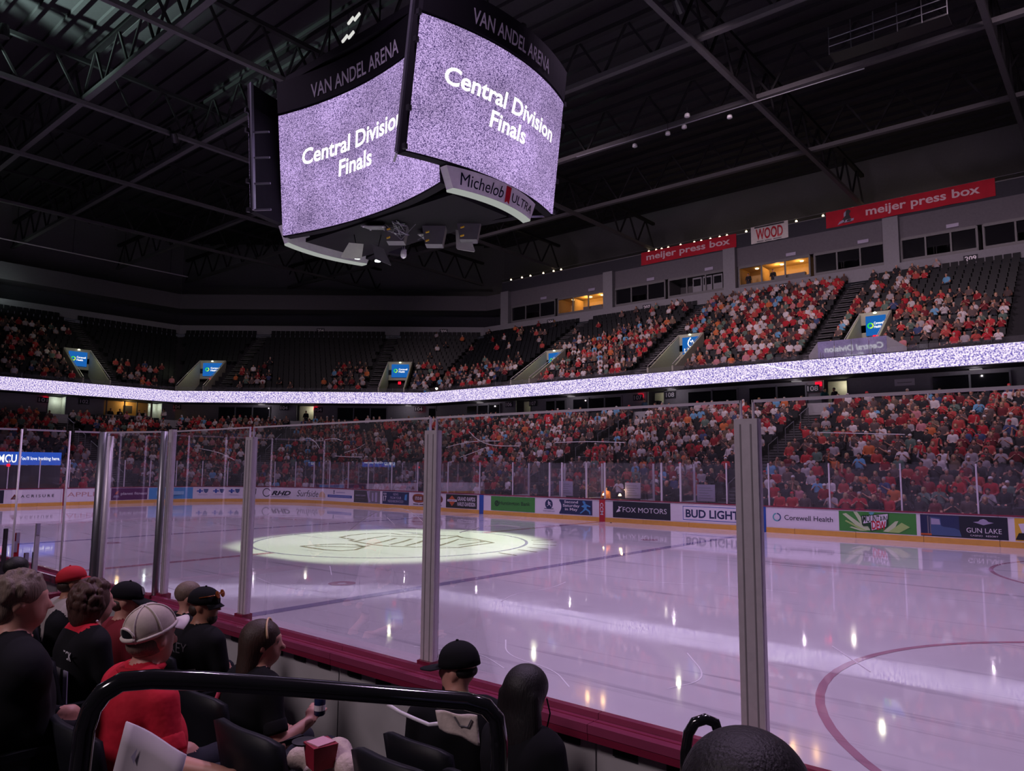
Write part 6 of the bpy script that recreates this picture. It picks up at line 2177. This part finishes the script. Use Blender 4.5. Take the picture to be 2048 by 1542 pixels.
# woman with long brown hair and headband
P_WM = {-1: ((0.24, 0.02, 0.66), (0.14, 0.25, 0.60), (0.08, 0.31, 0.60)), 1: ((0.25, 0.02, 0.66), (0.20, 0.26, 0.72), (0.15, 0.33, 0.78))}
t, H, hc = spectator('woman with long brown hair and a thin tan headband in black top', (15.65, -14.55, 0.40), M_BLKCL, SK1, M_TROU, P_WM, yaw=-0.75, shoulder=0.95, eyes=True, lean=0.06, res=0.013)
hair_mesh(t, [ell(H((0, -0.022, 0.045)), (0.096, 0.108, 0.098), 0, R=R3(-0.75)), ell(H((0, -0.07, -0.07)), (0.105, 0.075, 0.17), 0, k=0.06, R=R3(-0.75)), ell(H((0.0, -0.08, -0.19)), (0.11, 0.06, 0.12), 0, k=0.06, R=R3(-0.75))], H_BRN)
MB().tube([H((0.099 * math.sin(a), 0.035 - 0.02 * abs(math.cos(a)), 0.045 + 0.10 * math.cos(a))) for a in [-1.5 + 3.0 * k / 16 for k in range(17)]], 0.006, 6).build('headband', A_TAN, t, True)
MB().tube([(-0.10, -0.13, 0.93), (-0.12, -0.17, 0.8), (-0.13, -0.165, 0.62)], 0.016, 6).build('pink_strap', mat('pink_strap', srgb(196, 60, 90), 0.8), t, True)
folding_seat((15.65, -14.60, 0.46), 'seat under the woman with the headband')
cn_ = thing('drink_can', 'blue and white drink can in the hand of the woman with the headband', 'can', (15.92, -14.28, 1.16))
MB().lathe((15.92, -14.28, 1.16), [(0.024, 0), (0.032, 0.008), (0.032, 0.105), (0.027, 0.118)], 16).build('can_body', A_NAVY, cn_, True)
MB().lathe((15.92, -14.28, 1.278), [(0.026, 0), (0.026, 0.003)], 16).build('can_lid', M_ALU, cn_)
MB().lathe((15.92, -14.28, 1.19), [(0.0325, 0), (0.0325, 0.03)], 16).build('can_print', A_WHITE, cn_)
# man in black cap with sunglasses pushed up, black hoodie
t, H, hc = spectator('bearded man in black hoodie with sunglasses pushed up on black cap', (14.45, -14.25, 0.43), M_BLKCL, SK2, M_TROU, POSE_LAP, yaw=-1.05, shoulder=1.2, sleeves='long', eyes=True, turn=0.1)
ball_cap(t, H, -1.05, M_BLKCL, size=1.06, brim=0.03, tilt=-0.10, drop=-0.01)
hair_mesh(t, [ell(H((0, 0.035, -0.082)), (0.056, 0.056, 0.05), 0, R=R3(-1.05)), ell(H((0, -0.045, -0.02)), (0.078, 0.066, 0.06), 0, R=R3(-1.05))], H_BRN, 'beard_and_hair')
gs = MB()
for q in (-0.036, 0.036):
    gs.lathe(H((q, 0.105, 0.085)), [(0.004, -0.003), (0.028, 0.0), (0.026, 0.006), (0.004, 0.009)], 12, Vector(H((q, 1, 0.3))) - Vector(H((q, 0, 0))))
gs.tube([H((-0.036, 0.112, 0.09)), H((0.036, 0.112, 0.09))], 0.004, 5)
gs.tube([H((-0.064, 0.10, 0.085)), H((-0.092, 0.0, 0.07))], 0.004, 5)
gs.tube([H((0.064, 0.10, 0.085)), H((0.092, 0.0, 0.07))], 0.004, 5)
gs.build('sunglasses', mat('orange_mirror_lens', srgb(170, 90, 40), 0.1, 0.6), t)
lettering('KEY', lambda a, b: Vector((-0.10 + 0.20 * a, -0.163, 0.86 + 0.07 * b)), A_GREY, t, 0.0)
MB().tube([(-0.14, -0.14, 0.82), (-0.04, -0.172, 0.77), (0.08, -0.172, 0.755), (0.17, -0.13, 0.77)], 0.005, 5).build('back_piping', A_GREY, t)
folding_seat((14.45, -14.3, 0.43), 'seat under the man with the sunglasses')
# man behind with sandy hair
t, H, hc = spectator('man with short sandy hair half hidden beyond the black-capped man', (13.69, -13.98, 0.36), M_BLKCL, SK1, M_TROU, POSE_LAP, yaw=-0.5, fine=(), res=0.02)
hair_mesh(t, [ell(H((0, -0.018, 0.047)), (0.086, 0.102, 0.090), 0, R=R3(-0.5))], H_SANDY)
folding_seat((13.69, -14.02, 0.34), 'seat under the sandy haired man')
# black cap, red and black top
t, H, hc = spectator('man in black cap with pale front emblem and red top', (14.06, -14.62, 0.46), mat('dark_red_top', srgb(120, 16, 34), 0.85), SK1, M_TROU, POSE_LAP, yaw=-0.7, sleeves='long', fine=(), eyes=True)
c, dome = ball_cap(t, H, -0.7, M_BLKCL, size=1.05, tilt=-0.18)
MB().add([dome(a, e, 1.06) for a, e in ((-0.3, 0.25), (0.3, 0.25), (0.32, 0.6), (0.0, 0.8), (-0.32, 0.6))], [(0, 1, 2, 3, 4)]).build('emblem', A_GREY, c)
hair_mesh(t, [ell(H((0, -0.035, -0.01)), (0.080, 0.078, 0.06), 0, R=R3(-0.7))], H_BRN)
folding_seat((14.06, -14.66, 0.46), 'seat under the man in the black emblem cap')
# woman with big auburn hair, red and black jersey
t, H, hc = spectator('woman with big fluffy auburn hair in red and black jersey', (14.50, -15.00, 0.55), M_BLKCL, SK1, M_TROU, POSE_LAP, yaw=-0.25, sleeves='long', fine=(),
                     extra=lambda H, hc: [cap((-0.10, -0.03, 0.985), (0.10, -0.03, 0.985), 0.062, 0.062, 3, k=0.03), ell((-0.23, -0.02, 0.80), (0.07, 0.08, 0.13), 3, k=0.03)], extra_mats=(M_REDCL,))
hp = [ell(H((0, -0.03, 0.03)), (0.112, 0.112, 0.112), 0, R=R3(-0.25)), ell(H((0, -0.06, -0.05)), (0.115, 0.085, 0.10), 0, k=0.05)] + curls(H, 0.118, 0.115, 0.118, 210, 0.020, 3, low=-0.9)
hair_mesh(t, hp, H_AUB, res=0.008)
MB().lathe(H((0.115, 0.0, -0.09)), [(0.002, 0), (0.008, 0.006), (0.002, 0.014)], 8).build('earring', M_ALU, t)
lettering('ECK', lambda a, b: Vector((0.06 + 0.12 * a, -0.158, 0.86 + 0.05 * b)), A_WHITE, t, 0.02)
MB().slab(lambda a, b, k: Vector((0.10 + 0.06 * a + 0.05 * b, -0.166 + k - 0.01 * b, 0.80 - 0.22 * b)), 1, 4, 0.006).build('white_stripe', A_LAV, t)
MB().slab(lambda a, b, k: Vector((-0.02 + 0.08 * a, -0.168 + k, 0.80 - 0.14 * b)), 1, 3, 0.006).build('white_patch', A_GREY, t)
MB().tube([(-0.16, -0.12, 0.66), (-0.10, -0.16, 0.60), (0.0, -0.175, 0.585)], 0.016, 6).build('pale_green_cuff', W_('pale_green_cloth', 170, 205, 180), t, True)
folding_seat((14.50, -15.03, 0.56), 'seat under the woman with auburn hair')
# grey haired man in black jacket, left edge
t, H, hc = spectator('man with short grey-brown hair in bulky black jacket at left edge', (15.80, -15.80, 0.82), M_BLKCL, SK1, M_TROU, POSE_LAP, yaw=-0.45, shoulder=1.35, sleeves='long', fine=(1,),
                     extra=lambda H, hc: [ell((0, -0.03, 0.72), (0.27, 0.20, 0.27), SHIRT, k=0.06), cap((-0.25, -0.02, 0.90), (0.25, -0.02, 0.90), 0.09, 0.09, SHIRT, k=0.06)])
hair_mesh(t, [ell(H((0, -0.020, 0.050)), (0.092, 0.106, 0.092), 0, R=R3(-0.45)), ell(H((0, -0.055, -0.03)), (0.072, 0.055, 0.06), 0, k=0.03, R=R3(-0.45))] + curls(H, 0.088, 0.102, 0.088, 120, 0.014, 8, cy=-0.02, cz=0.05, low=-0.3), H_SANDY, res=0.008)
folding_seat((15.80, -15.84, 0.80), 'seat under the man in the bulky black jacket')
# red backward cap
t, H, hc = spectator('man in backward red cap and pale and black top by the bench glass', (12.84, -14.55, 0.45), mat('pale_grey_top', srgb(170, 160, 158), 0.85), SK2, M_TROU, POSE_LAP, yaw=-0.3, fine=(), sleeves='long',
                     extra=lambda H, hc: [cap((-0.1, -0.05, 0.62), (-0.13, -0.06, 0.84), 0.14, 0.13, 3, k=0.03), cap((0.1, -0.05, 0.62), (0.13, -0.06, 0.84), 0.14, 0.13, 3, k=0.03)], extra_mats=(M_BLKCL,))
ball_cap(t, H, -0.3, mat('red_cap_cloth', srgb(196, 20, 40), 0.8), size=1.05, brim=0.02, tilt=0.15)
hair_mesh(t, [ell(H((0, -0.035, -0.01)), (0.080, 0.078, 0.06), 0, R=R3(-0.3))], H_BRN)
folding_seat((12.84, -14.6, 0.46), 'seat under the man in the red cap')
# dark-haired head beyond, far left
t, H, hc = spectator('dark-haired person in black at the left edge by the hockey sticks', (11.66, -14.6, 0.44), M_BLKCL, SK2, M_TROU, POSE_LAP, yaw=0.2, fine=(), res=0.02, sleeves='long')
hair_mesh(t, [ell(H((0, -0.018, 0.045)), (0.090, 0.104, 0.092), 0)], H_BLK)
folding_seat((11.66, -14.64, 0.46), 'seat under the dark-haired person by the sticks')
t, H, hc = spectator('child in grey knit hat between the grey-haired man and the auburn-haired woman', (14.13, -15.3, 0.60), mat('grey_child_top', srgb(110, 104, 112), 0.9), SK1, M_TROU, POSE_LAP, fine=(), res=0.02, scale=0.78, sleeves='long')
hair_mesh(t, [ell(H((0, -0.02, 0.04)), (0.105, 0.115, 0.115), 0)], mat('grey_knit', srgb(96, 84, 84), 0.95, var=0.3, scale=60), 'knit_hat')
folding_seat((14.13, -15.34, 0.62), 'seat under the child in the knit hat')
# man in flat-brim black cap in the front row, looking left and down
P_CM = {-1: ((0.24, 0.06, 0.66), (0.12, 0.26, 0.66), (0.05, 0.32, 0.68)), 1: ((0.25, 0.08, 0.66), (0.17, 0.30, 0.72), (0.12, 0.36, 0.75))}
t, H, hc = spectator('man in flat-brimmed black cap looking sideways in the front row', (16.72, -13.98, 0.33), M_BLKCL, SK1, M_TROU, P_CM, yaw=1.15, shoulder=1.15, nod=0.02, eyes=True, turn=0.8)
c, dome = ball_cap(t, H, 1.15, M_BLKCL, flat=True, brim=0.10, size=1.10, tilt=-0.12, tall=1.12)
q0 = dome(-0.35, 0.0)
f_ = (Vector(H((0, 1, 0))) - Vector(H((0, 0, 0)))).normalized()
r_ = (Vector(H((1, 0, 0))) - Vector(H((0, 0, 0)))).normalized()
MB().slab(lambda a, b, k: q0 + f_ * (0.03 + 0.02 * b) + r_ * (-0.02 + 0.04 * a) + Vector((0, 0, -0.014 - k)), 1, 1, 0.002).build('brim_sticker', A_LAV, c)
for q in ([(0.55, 0.22), (0.35, 0.22), (0.42, 0.55), (0.5, 0.6)], [(0.3, 0.35), (0.1, 0.3), (0.12, 0.45), (0.28, 0.5)], [(0.5, 0.65), (0.3, 0.55), (0.32, 0.7), (0.45, 0.78)]):
    MB().add([dome(a * 1.0 - 0.75, e, 1.06) for a, e in q], [(0, 1, 2, 3)]).build('cap_emblem', A_GREY, c)
hair_mesh(t, [ell(H((0, -0.025, 0.012)), (0.082, 0.088, 0.045), 0, R=R3(1.15)), ell(H((0, 0.045, -0.09)), (0.05, 0.042, 0.04), 0, R=R3(1.15))], H_BLK, 'hair_and_beard')
folding_seat((16.72, -14.02, 0.31), 'seat under the man in the flat-brimmed cap')
# woman with very long black hair
P_GL = {-1: ((0.23, 0.04, 0.66), (0.14, 0.25, 0.60), (0.08, 0.31, 0.60)), 1: ((0.26, -0.02, 0.64), (0.22, 0.20, 0.58), (0.16, 0.28, 0.58))}
t, H, hc = spectator('woman with very long black hair in black top with a tan sleeve', (17.28, -14.10, 0.35), M_BLKCL, SK1, M_TROU, P_GL, yaw=0.1, shoulder=0.95, fine=(), sleeves='long', res=0.013,
                     extra=None)
hair_mesh(t, [cap((0.225, -0.03, 0.80), (0.272, -0.04, 0.66), 0.070, 0.064, 0), cap((0.272, -0.04, 0.66), (0.235, 0.12, 0.61), 0.064, 0.055, 0)], mat('tan_sleeve', srgb(176, 146, 112), 0.9, var=0.4, scale=25, bump=0.4), 'tan_sleeve')
hp = [ell(H((0, -0.025, 0.045)), (0.104, 0.112, 0.102), 0), ell(H((0, -0.075, -0.10)), (0.118, 0.07, 0.18), 0, k=0.05), ell(H((0, -0.10, -0.30)), (0.125, 0.06, 0.20), 0, k=0.06), ell(H((0.01, -0.10, -0.48)), (0.11, 0.05, 0.15), 0, k=0.06)]
for k in range(9):
    x = -0.11 + 0.027 * k
    hp.append(cap(H((x * 0.8, -0.09, 0.02)), H((x * 1.15, -0.145, -0.50)), 0.022, 0.018, 0, k=0.015))
hair_mesh(t, hp, H_BLK)
MB().tube([H((0.10, 0.0, 0.0)), H((0.125, -0.01, -0.06)), H((0.118, -0.03, -0.13))], 0.004, 5).build('loose_strand', H_BLK, t)
folding_seat((17.28, -14.14, 0.31), 'seat under the woman with black hair')
# near head at the bottom right
t, H, hc = spectator('dark-haired person in grey-blue hood seen from behind at the bottom', (19.05, -15.72, 0.865), mat('grey_blue_hood', srgb(120, 130, 156), 0.9), SK2, M_TROU, POSE_LAP, yaw=0.0, fine=(), sleeves='long',
                     extra=lambda H, hc: [ell((0, -0.05, 1.055), (0.125, 0.115, 0.075), SHIRT, k=0.03)])
hair_mesh(t, [ell(H((0, -0.02, 0.045)), (0.104, 0.112, 0.098), 0), ell(H((0, -0.05, -0.02)), (0.09, 0.07, 0.07), 0, k=0.03)], H_BLK, res=0.010)
MB().tube([(0.11 * math.cos(a), -0.06 + 0.10 * math.sin(a), 1.135) for a in [PI + PI * k / 14 for k in range(15)]], 0.008, 6).build('hood_edge', mat('pink_hood_edge', srgb(200, 110, 140), 0.8), t, True)
folding_seat((19.05, -15.78, 0.80), 'seat under the person in the grey-blue hood')
# bulky dark jacket at the bottom left corner
t, H, hc = spectator('person in bulky dark jacket with pale zip edge cut off at bottom left', (17.0, -16.42, 0.92), mat('dark_plum_jacket', srgb(30, 22, 34), 0.9), SK2, M_TROU, POSE_LAP, turn=0.25, fine=(), shoulder=1.3, sleeves='long', scale=0.84, legs=False,
                     extra=lambda H, hc: [ell((0, -0.03, 0.72), (0.28, 0.20, 0.27), SHIRT, k=0.06)])
hair_mesh(t, [ell(H((0, -0.02, 0.045)), (0.090, 0.104, 0.092), 0)], H_BLK)
MB().tube([(0.16, -0.16, 0.95), (0.25, -0.12, 0.86), (0.30, -0.06, 0.72), (0.30, 0.0, 0.58)], 0.010, 6).build('pale_zip_edge', W_('pale_olive_trim', 150, 156, 140), t, True)
folding_seat((17.0, -16.5, 1.04), 'seat under the person in the plum jacket')

# black handrail loop in front of the camera
M_GLOSS = mat('glossy_black_rail', (0.012, 0.012, 0.014), 0.12, spec=0.8, coat=0.6)
hr = thing('handrail', 'glossy black bent handrail crossing in front of the camera', 'handrail', (17.6, -15.5, 0.8))
MB().tube([(17.27, -16.06, 1.02), (17.28, -16.06, 1.60), (17.285, -16.05, 1.84), (17.30, -16.04, 1.90), (17.32, -16.02, 1.94), (17.34, -15.98, 1.965), (17.38, -15.91, 1.965), (17.45, -15.80, 1.95), (17.60, -15.57, 1.91),
           (17.76, -15.31, 1.86), (17.88, -15.14, 1.83), (17.92, -15.09, 1.81), (17.94, -15.06, 1.77), (17.945, -15.05, 1.70), (17.945, -15.05, 0.62)], 0.028, 12).build('rail_tube', M_GLOSS, hr, True)
for q in ((17.27, -16.06, 1.04), (17.945, -15.05, 0.62)):
    MB().lathe(q, [(0.06, 0), (0.06, 0.012), (0.03, 0.02)], 12).build('base_flange', M_DARK, hr)
lp = thing('grab_handle', 'small glossy black curved grab handle by the red ledge', 'handle', (18.14, -14.02, 0.46))
MB().tube([(18.08, -14.06, 0.46), (18.09, -14.06, 1.42), (18.10, -14.05, 1.50), (18.125, -14.04, 1.545), (18.16, -14.015, 1.56), (18.19, -13.99, 1.545), (18.20, -13.98, 1.50), (18.20, -13.98, 0.30)], 0.022, 10).build('tube', M_GLOSS, lp, True)
MB().lathe((18.08, -14.06, 0.30), [(0.05, 0), (0.05, 0.012), (0.025, 0.02)], 12).build('foot', M_DARK, lp)
# dark seat backs under the rail, one with a printed white cover, one with a pale cloth
folding_seat((16.75, -14.98, 0.62), 'empty dark seat below the middle of the handrail')
folding_seat((17.45, -14.80, 0.62), 'empty dark seat below the far end of the handrail')
M_COVER = mat('white_printed_cover', srgb(206, 196, 206), 0.8, var=0.1, scale=4)
sc_ = thing('seat_cover', 'white printed sheet hung over a seat back at bottom left', 'seat cover', (17.0, -15.72, 0.8))
CA, CB, CC, CD = Vector((16.89, -15.77, 1.705)), Vector((17.05, -15.63, 1.60)), Vector((17.06, -15.72, 1.24)), Vector((16.90, -15.86, 1.30))
cf = lambda a, b, k: (CD.lerp(CC, a)).lerp(CA.lerp(CB, a), b) + Vector((-0.02, 0.02, 0)) * (math.sin(a * 5) * 0.4 + k * 30)
MB().slab(cf, 8, 6, 0.012).build('sheet', M_COVER, sc_, True)
for pl, m in (([(0.2, 0.78), (0.27, 0.74), (0.26, 0.86)], A_LAV), ([(0.35, 0.2), (0.55, 0.15), (0.6, 0.36), (0.5, 0.40)], A_STEELB), ([(0.62, 0.35), (0.82, 0.42), (0.8, 0.6)], A_LAV), ([(0.1, 0.1), (0.25, 0.05), (0.3, 0.3)], A_GREY)):
    MB().add([cf(a, b, -0.008) for a, b in pl], [tuple(range(len(pl)))]).build('printed_shape', m, sc_)
cl = thing('cloth', 'crumpled white cloth hung on the dark handrail', 'cloth', (17.75, -15.05, 1.7))
ca = [Vector((17.66, -15.06, 1.735)), Vector((17.83, -15.03, 1.745)), Vector((17.835, -15.02, 1.65)), Vector((17.67, -15.05, 1.675))]
ff = lambda a, b, k: (ca[3].lerp(ca[2], a)).lerp(ca[0].lerp(ca[1], a), b) + Vector((0.012, -0.012, 0)) * (math.sin(a * 9 + b * 3) * 0.6) + Vector((-1, 1, 0)) * k
MB().slab(ff, 14, 8, 0.006).build('fabric', mat('white_cloth', srgb(214, 198, 190), 0.85, var=0.15, scale=18, bump=0.4), cl, True)
MB().tube([ff(0.45, 0.9, -0.004), ff(0.55, 0.55, -0.004), ff(0.75, 0.6, -0.004), ff(0.85, 0.85, -0.004)], 0.003, 5).build('grey_mark', A_GREY, cl)  # thin grey line laid on the cloth
MB().tube([(17.41, -15.06, 1.705), (17.46, -15.045, 1.685), (17.52, -15.03, 1.672), (17.60, -15.03, 1.668), (17.68, -15.05, 1.695)], 0.007, 8).build('white_cord', A_WHITE, cl, True)
# popcorn box and cream jacket on the empty seat
bx = thing('popcorn_box', 'small red popcorn box on the cream jacket', 'box', (17.04, -15.07, 1.40))
MB().hexa([(16.99, -15.11, 1.40), (17.07, -15.13, 1.40), (17.09, -15.05, 1.40), (17.01, -15.03, 1.40), (16.98, -15.12, 1.49), (17.08, -15.14, 1.49), (17.10, -15.04, 1.49), (17.00, -15.02, 1.49)]).build('carton', mat('red_carton', srgb(150, 30, 52), 0.6), bx)
MB().box(17.0, 17.08, -15.12, -15.04, 1.49, 1.495).build('pale_lid', mat('pink_lid', srgb(216, 160, 176), 0.6), bx)
MB().lathe((16.96, -15.10, 1.475), [(0.045, 0), (0.05, 0.008), (0.01, 0.012)], 16).build('black_disc', M_BLACK, bx)
jp = [cap((16.86, -15.06, 1.38), (17.02, -14.98, 1.42), 0.045, 0.05, 0), cap((17.02, -14.98, 1.42), (17.14, -15.02, 1.40), 0.05, 0.04, 0), cap((17.14, -15.02, 1.40), (17.20, -15.08, 1.28), 0.045, 0.05, 0), cap((17.0, -15.05, 1.32), (17.12, -15.08, 1.25), 0.08, 0.07, 0)]
V, F, mi = surface_nets(jp, 0.014, k=0.03)
o = mesh_obj('jacket', V, F, mat('cream_fleece', srgb(206, 186, 178), 0.95, var=0.15, scale=30, bump=0.5), None, None, True)
tag(o, 'cream fleece jacket bundled on the empty seat below the handrail', 'jacket')
